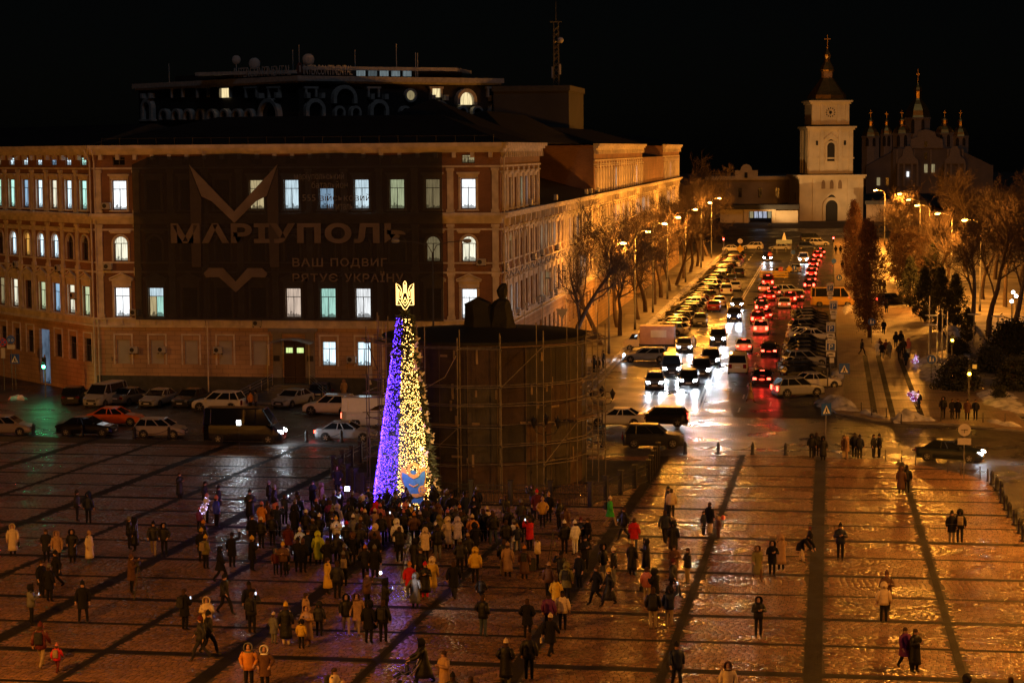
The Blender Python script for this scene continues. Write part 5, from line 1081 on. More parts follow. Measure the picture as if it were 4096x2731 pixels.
def leafy(seed, h, r0, n, prof, m, size, name='crown', drop=0.):
    r_ = random.Random(seed); tr, cw = MB(), MB(); tr.tube([(0,0,-.1),(.03,0,h*.3),(0,.04,h*.6),(0,0,h*.95)], [h*.018,h*.013,h*.008,.02], 7)
    for k in range(70):
        z = h*r_.uniform(.1,.85); a = r_.uniform(0,2*PI); R_ = r0*prof(z/h)*r_.uniform(.5,.9); dz = (h*.16 if drop == 0 else -drop*R_)
        tr.tube([(0,0,z),(R_*.5*math.cos(a),R_*.5*math.sin(a),z+dz*.5),(R_*math.cos(a),R_*math.sin(a),z+dz)], [.035,.022,.012], 4, cap=False)
    cl = [(r_.random(), r_.uniform(0,2*PI), r_.random()**.5) for _ in range(n//22)]
    for u_, a, q in cl:
        zc_ = h*(.08+.92*u_); R_ = r0*prof(min(1,zc_/h))*q*r_.uniform(.8,1.12); c = Vector((R_*math.cos(a),R_*math.sin(a),zc_))
        for j in range(22):
            p = c+Vector((r_.gauss(0,.16),r_.gauss(0,.16),r_.gauss(0,.22))); v = Vector((r_.gauss(0,1),r_.gauss(0,1),r_.gauss(0,1))).normalized()*size*r_.uniform(.6,1.3); w_ = v.orthogonal().normalized()*size*.45
            cw.add([p-v*.5, p+w_*.6, p+v*.6, p-w_*.6], [(0,1,2,3)])
    return tr.mesh('trunk', BARK, True), cw.mesh('crown', m)
DRYLEAF = mat('dry_poplar_leaves', (.10,.04,.02), .8, var=.5, scale=2); PINEN = mat('pine_needles', (.035,.04,.022), .8, var=.5, scale=2); THUJA = mat('dark_thuja', (.022,.026,.018), .85, var=.4, scale=3)
POP = leafy(5, 13.2, 2.15, 13000, lambda u: (math.sin(PI*min(1,u*.93+.06))**.7)*(1-.25*u), DRYLEAF, .17); PINE = leafy(9, 7.5, 2.7, 7000, lambda u: max(.12,(1-u)**.7)*(1 if u > .3 else u/.3), PINEN, .24, drop=.15); ROUND = leafy(12, 7., 2.3, 5200, lambda u: math.sin(PI*min(1,.12+u*.85))**.6, mat('brown_bush_leaves',(.11,.06,.03),.85,var=.5), .2)
for q, s, l in (((3477,1354),1.0,'columnar poplar keeping brown leaves beside the promenade, nearest'),((3462,1300),.98,'second columnar poplar half hidden behind the nearest one'),((3420,1190),1.02,'columnar poplar farther up the promenade'),((3412,1130),1.0,'farthest columnar poplar of the promenade row')):
    p = gp(*q); tree(p.x, p.y, 0, s, l, s*9, 'brown poplars', 'poplar_tree', POP)
for q, s, l in (((3760,1330),1.0,'dark pine behind the footpath sign'),((3700,1290),.9,'dark pine closest to the promenade'),((3820,1310),.85,'dark pine left of the gnarled tree'),((3640,1230),.9,'pine beside the lit path'),((3730,1220),1.1,'tall pine in the middle of the park'),((3870,1370),.5,'small young pine by the disc lamps')):
    p = gp(*q); tree(p.x, p.y, 0, s, l, s*17, 'park pines', 'pine_tree', PINE)
for q, s, l in (((3590,1130),1.1,'round brown tree lit by the far lamps'),((3640,1140),1.3,'wide brown tree behind the promenade lamps'),((3690,1160),1.2,'round brown tree right of the lit path'),((3600,1080),1.1,'round brown tree at the far end of the promenade')):
    p = gp(*q); tree(p.x, p.y, 0, s, l, s*11, 'round brown trees', 'round_tree', ROUND)
BUSH = leafy(14, 1.7, 1.5, 3400, lambda u: math.sqrt(max(.05,1-(u*.95)**2)), THUJA, .2)
for q, s, l in (((3838,1560),1.5,'large dark clipped bush beside the amber light'),((3960,1490),1.3,'dark bush right of the clipped one'),((4048,1420),1.9,'tall dark bush at the right edge'),((4080,1560),1.5,'low dark bush at the right edge by the snow'),((3830,1420),.9,'small dark bush below the upper amber light'),((4000,1600),.6,'tiny round bush in the snow patch')):
    p = gp(*q); tree(p.x, p.y, 0, s, l, s*5, 'dark park bushes', 'bush', BUSH)
# ================================================================== vehicles
HON = glow('headlight_on', (.85,.93,1), 120); HOFF = mat('headlight_glass', (.4,.42,.45), .12, metal=.5, var=0); TON = glow('tail_light_on', (1.,.04,.02), 14); TOFF = mat('tail_light_glass', (.14,.008,.008), .15, var=0)
RIM = mat('alloy_rim', (.38,.38,.4), .35, metal=.9, var=.1); PLATEM = mat('number_plate', (.6,.6,.58), .5, var=0); AMB = glow('indicator_on', (1,.42,.05), 25)
#      L    W    H    belt hood wsb  rf   rr    rwb   trunk wr
CT_ = {'sedan': (4.55,1.80,1.45,.95,.86,.98,.20,-.98,-1.72,.99,.31), 'hatch': (4.0,1.74,1.50,.97,.88,1.02,.28,-1.45,-1.86,.97,.30), 'suv': (4.5,1.86,1.70,1.08,1.02,.98,.25,-1.72,-2.08,1.08,.36),
       'wagon': (4.7,1.80,1.50,.97,.88,1.0,.22,-1.9,-2.25,.97,.32), 'van': (4.9,1.92,1.98,1.16,1.05,1.72,.95,-2.22,-2.36,1.16,.33), 'minibus': (6.0,2.0,2.65,1.42,1.15,2.3,1.5,-2.9,-2.96,1.42,.36), 'panel': (5.6,2.0,2.45,1.35,1.1,2.0,1.25,-2.72,-2.76,1.35,.35)}
def car_proto(kind):
    L_,W_,H,belt,hood,wsb,rf,rr_,rwb,trk,wr = CT_[kind]; a = L_/2; P = {}
    def sec(x, w_, zt, zb=.2): h = w_/2; return [(x,-h*.86,zb),(x,-h*.97,zb+.12),(x,-h,zt*.55),(x,-h*.985,zt*.8),(x,-h*.93,zt-.04),(x,-h*.8,zt),(x,h*.8,zt),(x,h*.93,zt-.04),(x,h*.985,zt*.8),(x,h,zt*.55),(x,h*.97,zb+.12),(x,h*.86,zb)]
    st = [(a,W_*.72,hood*.66,.26),(a-.06,W_*.84,hood*.76,.22),(a-.28,W_*.95,hood*.90),(a-.75,W_,hood*.97),(wsb+.05,W_,belt*.99),(wsb-.5,W_,belt),(rwb+.4,W_,belt),(rwb,W_*.985,max(trk,belt*.98)),(-a+.25,W_*.95,trk*.97),(-a+.05,W_*.88,trk*.9,.24),(-a,W_*.8,trk*.8,.3)]
    st = sorted(st, key=lambda q: -q[0]); mb = MB(); mb.loft([sec(*q) for q in st])
    wb, wt = W_*.465, W_*.385
    # roof skin
    rp = [(rf+.12,wt*.82),(rf-.25,wt),(rr_+.3,wt),(rr_-.02,wt*.86)]
    top = [(x,y,H-(.0 if .2 < i < 2.9 else .02)) for i,(x,y) in enumerate(rp)]+[(x,-y,H) for x,y in rp[::-1]]; low = [(x,y*1.04,H-.09) for x,y in rp]+[(x,-y*1.04,H-.09) for x,y in rp[::-1]]
    mb.loft([low, [(x,y*.99,H-.035) for x,y,_ in top], [(x*.96,y*.8,H) for x,y,_ in top]])
    solid = kind in ('panel',)
    for s_ in (-1,1):
        for p0, p1 in (((wsb,wb),(rf,wt)),((rwb,wb),(rr_,wt)),(((rf+wsb)/2-.62 if kind not in ('van','minibus','panel') else rf-.45,wb),((rf+rr_)/2+.1 if kind not in ('van','minibus','panel') else rf-.5,wt))) + ((((rr_+.45),wb),((rr_+.5),wt)),):
            mb.tube([(p0[0],s_*p0[1],belt-.03),(p1[0],s_*p1[1],H-.05)], .042, 5)
        if solid: mb.add([(rf-.5,s_*(wb+.015),belt-.05),(rwb,s_*(wb+.015),belt-.05),(rr_,s_*(wt+.02),H-.05),(rf-.5,s_*(wt+.02),H-.05)], [(0,1,2,3)])
    if solid: mb.add([(rwb-.02,-wb,belt-.05),(rwb-.02,wb,belt-.05),(rr_-.02,wt,H-.05),(rr_-.02,-wt,H-.05)], [(0,1,2,3)])
    P['body'] = (mb.mesh('car_body', [PAINT], False), None)
    mb = MB(); mb.add([(wsb,-wb,belt),(wsb,wb,belt),(rf,wt,H-.06),(rf,-wt,H-.06)], [(0,1,2,3)]); P['windscreen'] = (mb.mesh('windscreen', GLASS), None)
    mb = MB(); mb.add([(rwb,wb,belt),(rwb,-wb,belt),(rr_,-wt,H-.06),(rr_,wt,H-.06)], [(0,1,2,3)]); P['rear_window'] = (mb.mesh('rear_window', GLASS), None)
    for s_ in (-1,1):
        mb = MB(); mb.add([(wsb,s_*wb,belt),(rwb,s_*wb,belt),(rr_,s_*wt,H-.06),(rf,s_*wt,H-.06)], [(0,1,2,3)]); P['side_window%d' % s_] = (mb.mesh('side_window', GLASS), None)
    mb = MB(); mb.lathe([(wr*.62,-.10),(wr*.95,-.10),(wr,-.06),(wr,.06),(wr*.95,.10),(wr*.62,.10)],16,0,DISC); wm = mb.mesh('wheel', RUBBER, True)
    mb = MB(); mb.lathe([(wr*.64,-.09),(wr*.64,.09)],12,1,DISC)
    for k in range(5): mb.box(-.035,.035,0,wr*.62,-.105,.105,0,DISC @ Matrix.Rotation(2*PI*k/5,4,'Z'))
    mb.lathe([(wr*.66,-.1),(wr*.66,.1),(wr*.56,.1),(wr*.56,-.1)],14,0,DISC,cap=False); rm = mb.mesh('rim', [RIM,BLACKP])
    mb = MB(); xw = (a-.82 if kind not in ('minibus','panel') else a-1.0, -a+.85 if kind not in ('minibus','panel') else -a+1.15)
    for x in xw:
        for s_ in (-1,1): mb.lathe([(wr+.07,-.02),(wr+.07,.02)],16,0,Matrix.Translation((x,s_*W_*.488,wr+.02)) @ DISC)
    mb.box(-a+.02,a-.02,-W_*.44,W_*.44,.18,.26); P['wheel_arches'] = (mb.mesh('wheel_arches', BLACKP), None)
    hl = MB(); hl.loft([[(a-.30,y_,hood*.88+.0) for y_ in (W_*.28,W_*.45)],[(a-.02,y_*.93,hood*.80) for y_ in (W_*.28,W_*.45)],[(a+.015,y_*.9,hood*.66) for y_ in (W_*.27,W_*.44)]],0,None,False,False); hlm = hl.mesh('headlight', HOFF)
    hr = MB(); hr.v = [(x,-y,z) for x,y,z in hl.v]; hr.f = [f[::-1] for f in hl.f]; hr.m = hl.m; hrm = hr.mesh('headlight', HOFF)
    tl = []
    for s_ in (-1,1):
        mb = MB(); tz = trk*.74; mb.bbox(-.05,.03,-.16,.16,-.09 if kind not in ('van','minibus','panel','suv') else -.2,.09 if kind not in ('van','minibus','panel','suv') else .2,.02,0,Matrix.Translation((-a+.0,s_*W_*.36,tz))); tl.append(mb.mesh('tail_light', TOFF))
    mb = MB(); mb.box(a-.0,a+.02,-.5,.5,.3,.5); mb.box(a-.04,a+.012,-.42,.42,hood*.56,hood*.70); P['grille'] = (mb.mesh('grille', BLACKP), None)
    mb = MB(); mb.box(a+.02,a+.035,-.26,.26,.36,.47); P['number_plate'] = (mb.mesh('number_plate', PLATEM), None)
    mb = MB(); mb.box(-a-.03,-a-.012,-.26,.26,trk*.6,trk*.6+.11); P['number_plate2'] = (mb.mesh('number_plate', PLATEM), None)
    mb = MB(); mb.bbox(-.08,.06,-.10,.10,-.07,.08,.02); mir = mb.mesh('mirror', PAINT)
    return dict(P=P, wheel=wm, rim=rm, xw=xw, hl=(hlm,hrm), tl=tl, mir=mir, spec=CT_[kind])
PROTO = {}
def put(o, m): o.material_slots[0].link = 'OBJECT'; o.material_slots[0].material = m
def car(kind, x, y, yaw, col, lights='', label='', group=None, z=None, detail=True, name=None, rail=False):
    if kind not in PROTO: PROTO[kind] = car_proto(kind)
    C_ = PROTO[kind]; L_,W_,H,belt,hood,wsb,rf,rr_,rwb,trk,wr = C_['spec']; th = math.radians(yaw)
    t = thing(name or {'van':'van','minibus':'minibus','panel':'panel_van'}.get(kind,'car'), label, {'van':'van','minibus':'minibus','panel':'van'}.get(kind,'car'), (x,y,zg(y) if z is None else z), th, group)
    for n_, (me, _) in C_['P'].items():
        if kind == 'panel' and n_ == 'rear_window': continue
        obj(n_.rstrip('-12') if n_ not in ('body',) else 'body', me, t, color=col)
    for xw in C_['xw']:
        for s_ in (-1,1):
            w_ = obj('wheel', C_['wheel'], t, (xw,s_*W_*.455,wr))
            if detail: obj('rim', C_['rim'], w_)
    for s_, m in zip((1,-1), C_['hl']): put(obj('headlight', m, t), HON if 'h' in lights else HOFF)
    for m in C_['tl']: put(obj('tail_light', m, t), TON if ('t' in lights or 'b' in lights) else TOFF)
    if detail:
        for s_ in (-1,1): obj('mirror', C_['mir'], t, (wsb-.12,s_*(W_/2+.06),belt+.03), color=col)
    if rail: 
        for s_ in (-1,1): mb = MB(); mb.tube([(rf-.1,s_*W_*.34,H-.02),(rf-.2,s_*W_*.34,H+.05),(rr_+.3,s_*W_*.34,H+.05),(rr_+.15,s_*W_*.34,H-.02)], .02, 5); mb.build('roof_rail', STEEL, t)
    if 'b' in lights: mb = MB(); mb.box(rr_-.06,rr_-.03,-.2,.2,H-.1,H-.05); mb.build('brake_light', TON, t)
    if 'h' in lights: 
        for s_ in (-1,1): light('headlight_beam', 'SPOT', t, (L_/2+.12,s_*W_*.34,hood*.74), LED, 130 if 'H' not in lights else 330, .07, (L_/2+14,s_*W_*.5,-.55), 62, .6)
    if 't' in lights or 'b' in lights: light('tail_glow', 'POINT', t, (-L_/2-.25,0,trk*.72), (1,.03,.015), 24 if 'b' in lights else 7, .2)
    return t
def cpx(kind, px_, py_, yaw, col, lights, label, **k):
    p = gp(px_, py_); L_, W_ = CT_[kind][:2]; th = math.radians(yaw); return car(kind, p.x, p.y + abs(math.sin(th))*L_/2 + abs(math.cos(th))*W_/2, yaw, col, lights, label, **k)
BK=(.008,.008,.01); DG=(.03,.032,.036); SV=(.30,.31,.32); WH=(.62,.61,.58); CR=(.5,.42,.28); RD=(.22,.015,.012); BL=(.01,.02,.07); OR=(.75,.13,.02); BG=(.35,.28,.18); GR=(.10,.10,.105)
CARS = [
# left: parked before the building
('hatch',265,1622,100,BK,'','black hatchback parked nose-in left of the silver van'),('van',380,1634,-100,SV,'','silver grey passenger van parked facing the square'),('sedan',490,1626,70,GR,'','grey saloon with crumpled boot right of the silver van'),('sedan',598,1634,-98,SV,'','silver saloon parked facing the square'),('sedan',730,1634,-98,DG,'','dark saloon parked facing the square beside the white estate'),
('suv',862,1648,176,WH,'','white crossover parked sideways behind the black minibus'),('suv',905,1585,100,BK,'','black off-roader behind the white crossover'),('sedan',1142,1636,-108,SV,'','silver saloon with amber corner lamp before the entrance'),('hatch',1262,1606,95,BL,'','dark blue hatchback parked right of the entrance steps'),('suv',1310,1662,178,WH,'','white off-roader with roof rails facing left'),('panel',1500,1714,2,WH,'t','tall white panel van with red tail light by the scaffolding'),('hatch',1345,1592,100,SV,'','pale hatchback roof showing behind the white off-roader'),
# left: moving lane
('hatch',10,1742,6,BG,'','beige hatchback cut by the left edge'),('sedan',330,1744,3,BK,'','black saloon standing behind the chain, red tail lamp'),('sedan',446,1704,3,OR,'','orange taxi saloon passing behind the black saloon'),('hatch',628,1752,3,CR,'','cream hatchback behind the bollard chain'),('minibus',965,1774,2,BK,'h','long black minibus behind the bollards'),('sedan',1373,1765,2,SV,'t','silver saloon next to the light tree'),
# crossing lane right of the monument
('sedan',2465,1708,178,WH,'','pale saloon half behind the right scaffolding'),('wagon',2632,1706,182,BK,'t','black estate car with red tail lamp crossing the street mouth'),('suv',2608,1792,4,DG,'','dark grey off-roader nearest the right scaffolding'),
('sedan',3806,1850,-14,(.012,.018,.024),'hH','dark green saloon with bright headlights on the ring road'),
# oncoming traffic
('hatch',2612,1560,-86,GR,'h','small grey hatchback leading the oncoming traffic, headlights on'),('van',2676,1508,-84,DG,'h','dark people carrier behind the leading hatchback, headlights on'),('sedan',2750,1550,-88,BK,'hH','black saloon beside the centre line, dazzling headlights'),('suv',2800,1512,-86,DG,'h','grey off-roader following the black saloon'),('suv',2838,1470,-86,BK,'hH','big black off-roader with glaring headlights at the centre line'),('sedan',2733,1412,-87,GR,'hH','grey saloon with dazzling lights near the pink box truck'),('suv',2868,1382,-87,DG,'hH','dark off-roader with twin bright lights behind the pedestrian'),('suv',2933,1288,-88,BL,'hH','dark blue off-roader with bright headlights mid street'),('sedan',2945,1236,-88,DG,'h','dark saloon behind the blue off-roader'),
('hatch',2797,1306,-88,GR,'','grey hatchback waiting unlit beside the left parked row'),('sedan',2852,1248,92,RD,'','dark red saloon by the left parked row'),('sedan',2875,1230,92,CR,'','cream saloon just ahead of the dark red one'),('suv',2903,1182,92,WH,'','white off-roader seen from behind by the left row'),('sedan',2938,1165,92,WH,'','white saloon ahead of the white off-roader'),('sedan',2922,1135,92,DG,'','dark saloon double parked in the left lane'),('wagon',2953,1108,92,BK,'','black estate double parked far up the left lane'),
('wagon',2578,1450,184,SV,'h','silver estate turning left in front of the box truck, headlights on'),
# traffic driving away
('van',2948,1500,91,CR,'','cream old passenger van driving away at the centre line'),('sedan',2973,1412,91,WH,'b','white taxi saloon with glowing rear lamps'),('hatch',3075,1430,90,BK,'t','small black hatchback driving away in the right lane'),('sedan',3047,1546,90,BK,'b','black saloon nearest on the right lane, brake lights on'),('suv',3042,1340,91,WH,'b','white off-roader braking at the tail of the jam'),('suv',3030,1300,91,RD,'b','dark red off-roader braking in the jam'),('sedan',3060,1282,91,RD,'b','red glowing saloon in the jam beside the off-roader'),('suv',3045,1252,91,DG,'b','dark off-roader braking in the middle of the jam'),('sedan',3040,1232,91,BK,'b','black saloon braking in the jam'),('hatch',3137,1236,90,SV,'t','silver hatchback in the right lane beside the jam'),('suv',3160,1216,90,RD,'b','red off-roader braking in the right lane'),('sedan',3190,1206,90,DG,'t','dark saloon ahead of the red off-roader'),('suv',3153,1186,20,WH,'','white off-roader turning across the jam'),('sedan',3075,1205,91,RD,'b','saloon bathed in red light in the jam'),('sedan',3098,1188,91,GR,'b','grey saloon braking farther up the jam'),('sedan',3055,1172,91,SV,'b','silver saloon braking beside the centre line'),('van',3070,1150,91,RD,'b','dark red van at the head of the jam'),
('suv',3237,1160,90,BK,'b','black off-roader last in the far red queue'),('sedan',3243,1134,90,RD,'b','second car of the far red queue'),('suv',3246,1112,90,RD,'b','third car of the far red queue'),('sedan',3250,1092,90,DG,'b','fourth car of the far red queue'),('suv',3254,1074,90,RD,'b','fifth car of the far red queue'),('sedan',3262,1056,90,BK,'b','sixth car of the far red queue'),('suv',3270,1038,90,RD,'b','seventh car of the far red queue'),('sedan',3280,1022,95,BK,'b','foremost car of the far red queue'),('van',3213,1054,-90,WH,'h','white van coming out of the far junction'),('sedan',3182,1092,-90,SV,'','silver saloon waiting at the blue arrow sign'),('wagon',3116,1105,92,SV,'','pale estate behind the yellow barrier'),('van',3070,1048,-90,BK,'h','dark van with one bright lamp at the barrier'),
('suv',3190,1592,24,SV,'t','silver off-roader turning out at the parking zone sign'),('sedan',3262,1560,22,WH,'','white saloon behind the turning silver off-roader'),('sedan',3258,1368,8,WH,'','white saloon parked last in the right row'),('minibus',3330,1228,4,(.55,.32,.05),'','yellow minibus parked across the promenade end'),
# far square
('sedan',2930,1008,5,WH,'','white saloon at the far end by the left lamp'),('suv',3010,1000,175,WH,'','white off-roader parked at the far end'),('sedan',3118,1002,175,SV,'','silver saloon at the far end before the white pavilion'),('suv',3230,1000,5,BL,'','blue off-roader at the far end on the right'),('suv',3275,985,5,WH,'','white crossover at the far end beside the kerb'),('van',3245,968,5,BK,'','dark van parked at the far end before the tower'),('suv',3570,1222,10,BK,'t','dark off-roader crossing the lit path'),
]
for c in CARS: cpx(*c[:7], group='cars in the square and street', rail='roof rails' in c[6] or 'turning' in c[6])
def ordw(n):
    o = ['first','second','third','fourth','fifth','sixth','seventh','eighth','ninth','tenth','eleventh','twelfth','thirteenth','fourteenth','fifteenth','sixteenth','seventeenth','eighteenth','nineteenth']
    if n <= 19: return o[n-1]
    T_ = {2:('twenty','twentieth'),3:('thirty','thirtieth'),4:('forty','fortieth'),5:('fifty','fiftieth')}[n//10]
    return T_[1] if n % 10 == 0 else T_[0]+'-'+o[n % 10-1]
rr = random.Random(31); PALS = [(BK,'black'),(BK,'black'),(DG,'dark grey'),(GR,'grey'),(BK,'black'),(DG,'dark grey'),(BK,'black'),(GR,'grey'),(SV,'silver'),(WH,'white'),(BL,'dark blue'),(RD,'dark red'),(CR,'cream'),(DG,'dark grey')]
y = 222.5; i = 0
while y < 398:
    k = rr.choice(('sedan','hatch','suv','sedan','suv','wagon')); c, cn = rr.choice(PALS); i += 1
    if not (y < 231): car(k, -18.6+rr.uniform(-.25,.25), y, 158+rr.uniform(-4,4), c, '', '%s parked %s, %s from near in the slanted left row' % (cn, {'sedan':'saloon','hatch':'hatchback','suv':'off-roader','wagon':'estate'}[k], ordw(i)), 'cars parked along the left kerb', detail=y < 300)
    y += 4.1+rr.uniform(-.2,.4)
y = 189.5; i = 0
while y < 262:
    k = rr.choice(('sedan','hatch','suv','sedan','wagon')); c, cn = rr.choice(PALS[:7]+[(SV,'silver'),(WH,'white')]); i += 1
    if not 222 < y < 227: car(k, -2.35+rr.uniform(-.25,.25), y, 17+rr.uniform(-4,4), c, '', '%s parked %s, %s from near in the right row' % (cn, {'sedan':'saloon','hatch':'hatchback','suv':'off-roader','wagon':'estate'}[k], ordw(i)), 'cars parked along the right kerb', detail=True)
    y += 3.9+rr.uniform(-.1,.4)
# box truck
p = gp(2590,1405); t = thing('box_truck', 'small truck with cream cab and pinkish box at the left kerb', 'truck', (p.x,p.y+1.2,0), math.radians(182))
mb = MB(); mb.bbox(-2.9,.9,-1.05,1.05,.75,2.75,.04); bx_ = mb.build('cargo_box', mat('box_pink_grey', (.33,.20,.17), .6, var=.15), t)
mb = MB(); mb.box(-2.0,-.3,1.052,1.07,1.5,2.3); mb.build('tarp_patch', GREYP, bx_); mb = MB(); mb.box(-2.0,-.3,-1.07,-1.052,1.5,2.3); mb.build('tarp_patch', GREYP, bx_)
mb = MB(); mb.loft([[(1.0,y_,.5),(2.75,y_,.5),(2.75,y_,1.0),(2.2,y_,1.25),(1.75,y_,1.95),(1.0,y_,1.95)] for y_ in (-.95,.95)]); mb.build('cab', PAINT, t, color=CR)
mb = MB(); mb.add([(2.22,-.85,1.24),(2.22,.85,1.24),(1.77,.78,1.9),(1.77,-.78,1.9)], [(0,1,2,3)], 0, Matrix.Translation((.02,0,.02))); mb.build('windscreen', GLASS, t)
for s_ in (-1,1): mb = MB(); mb.prism([(1.15,1.3),(2.1,1.3),(1.72,1.85),(1.15,1.85)], s_*.955, s_*.965); mb.build('side_window', GLASS, t)
for x in (2.0,-1.8):
    for s_ in (-1,1): w_ = obj('wheel', PROTO['van']['wheel'], t, (x,s_*.9,.35)); obj('rim', PROTO['van']['rim'], w_)
mb = MB(); mb.box(-2.9,2.6,-.5,.5,.42,.75); mb.build('chassis', BLACKP, t)
# ================================================================== people
CK = dict(bk=(.010,.010,.011), dk=(.022,.022,.026), nv=(.012,.018,.045), gy=(.14,.14,.14), cr=(.60,.48,.30), wh=(.68,.67,.63), ye=(.58,.38,.04), lm=(.45,.52,.03), og=(.50,.20,.03), mu=(.42,.25,.05), rd=(.48,.018,.02), pk=(.45,.15,.14), mr=(.09,.018,.018), gn=(.04,.34,.05), ol=(.17,.15,.05), bl=(.03,.05,.50), lb=(.42,.52,.62), pu=(.12,.025,.12), tn=(.34,.21,.11), br=(.10,.05,.03), kh=(.26,.20,.12), jn=(.05,.07,.11), lv=(.42,.38,.52), hr=(.05,.028,.015))
CN = dict(bk='black', dk='dark', nv='navy', gy='grey', cr='cream', wh='white', ye='yellow', lm='lime', og='orange', mu='mustard', rd='red', pk='pink', mr='maroon', gn='green', ol='olive', bl='blue', lb='pale blue', pu='purple', tn='tan', br='brown', kh='khaki', jn='denim', lv='lavender', hr='brown')
SHOE = mat('shoe_leather', (.02,.016,.014), .6); EYE = mat('eye_dark', (.02,.015,.012), .4, var=0)
def pose(k):
    """joint positions: facing -y, feet on z = 0"""
    fl, fr = (.10,.02,.09), (-.10,.0,.09); kl, kr = (.105,-.02,.49), (-.105,-.02,.49); lean = 0.; pel = (0,0,.94)
    el, wl = (.27,.03,1.15), (.28,-.05,.92); er, wr = (-.27,.03,1.15), (-.28,-.05,.92)
    if k == 'p': el, wl = (.31,.08,1.16), (.23,-.10,1.0); er, wr = (-.31,.08,1.16), (-.23,-.10,1.0)
    if k == 'f': el, wl = (.27,-.20,1.28), (.10,-.36,1.52); er, wr = (-.27,-.20,1.28), (-.10,-.36,1.52)
    if k == 'r': el, wl = (.27,-.06,1.14), (.07,-.30,1.24); er, wr = (-.27,-.06,1.14), (-.06,-.31,1.22)
    if k == 'u': er, wr = (-.34,-.12,1.52), (-.30,-.22,1.80)
    if k == 'w': fl, kl = (.09,-.34,.09), (.10,-.24,.50); fr, kr = (-.09,.36,.16), (-.10,.06,.50); el, wl = (.26,.16,1.16), (.27,.12,.93); er, wr = (-.26,-.10,1.16), (-.26,-.26,.98)
    if k == 'q': er, wr = (-.29,-.02,1.16), (-.10,-.28,1.22); fl = (.13,.06,.09)
    if k == 'd': fl, kl = (.17,0,.09), (.15,-.02,.5); fr, kr = (-.17,0,.09), (-.15,-.02,.5)
    if k == 'b': lean = .85; fl, kl = (.1,.10,.09), (.11,.02,.5); fr, kr = (-.1,-.25,.09), (-.11,-.22,.5); el, wl = (.24,-.62,.95), (.16,-.75,.78); er, wr = (-.24,-.62,.95), (-.16,-.75,.78)
    if k == 'k': fl, kl = (.09,-.30,.09), (.10,-.22,.5); fr, kr = (-.09,.40,.17), (-.1,.08,.5); lean = .15; el, wl = (.26,-.22,1.14), (.2,-.50,1.02); er, wr = (-.26,-.22,1.14), (-.2,-.50,1.02)
    if k == 'c': el, wl = (.28,-.15,1.3), (.12,-.30,1.5); er, wr = (-.28,-.10,1.2), (-.12,-.34,1.36)
    if k == 't': kl, fl = (.12,-.45,.52), (.12,-.75,.30); kr, fr = (-.12,-.45,.52), (-.12,-.75,.30); pel = (0,0,.5)
    return fl, fr, kl, kr, el, wl, er, wr, lean, pel
def lean_(p, lean, pz=.94):
    x, y, z = p
    if z <= pz or not lean: return p
    h = z-pz; return (x, y-h*math.sin(lean), pz+h*math.cos(lean))
BODY, COAT, HEADW = {}, {}, {}
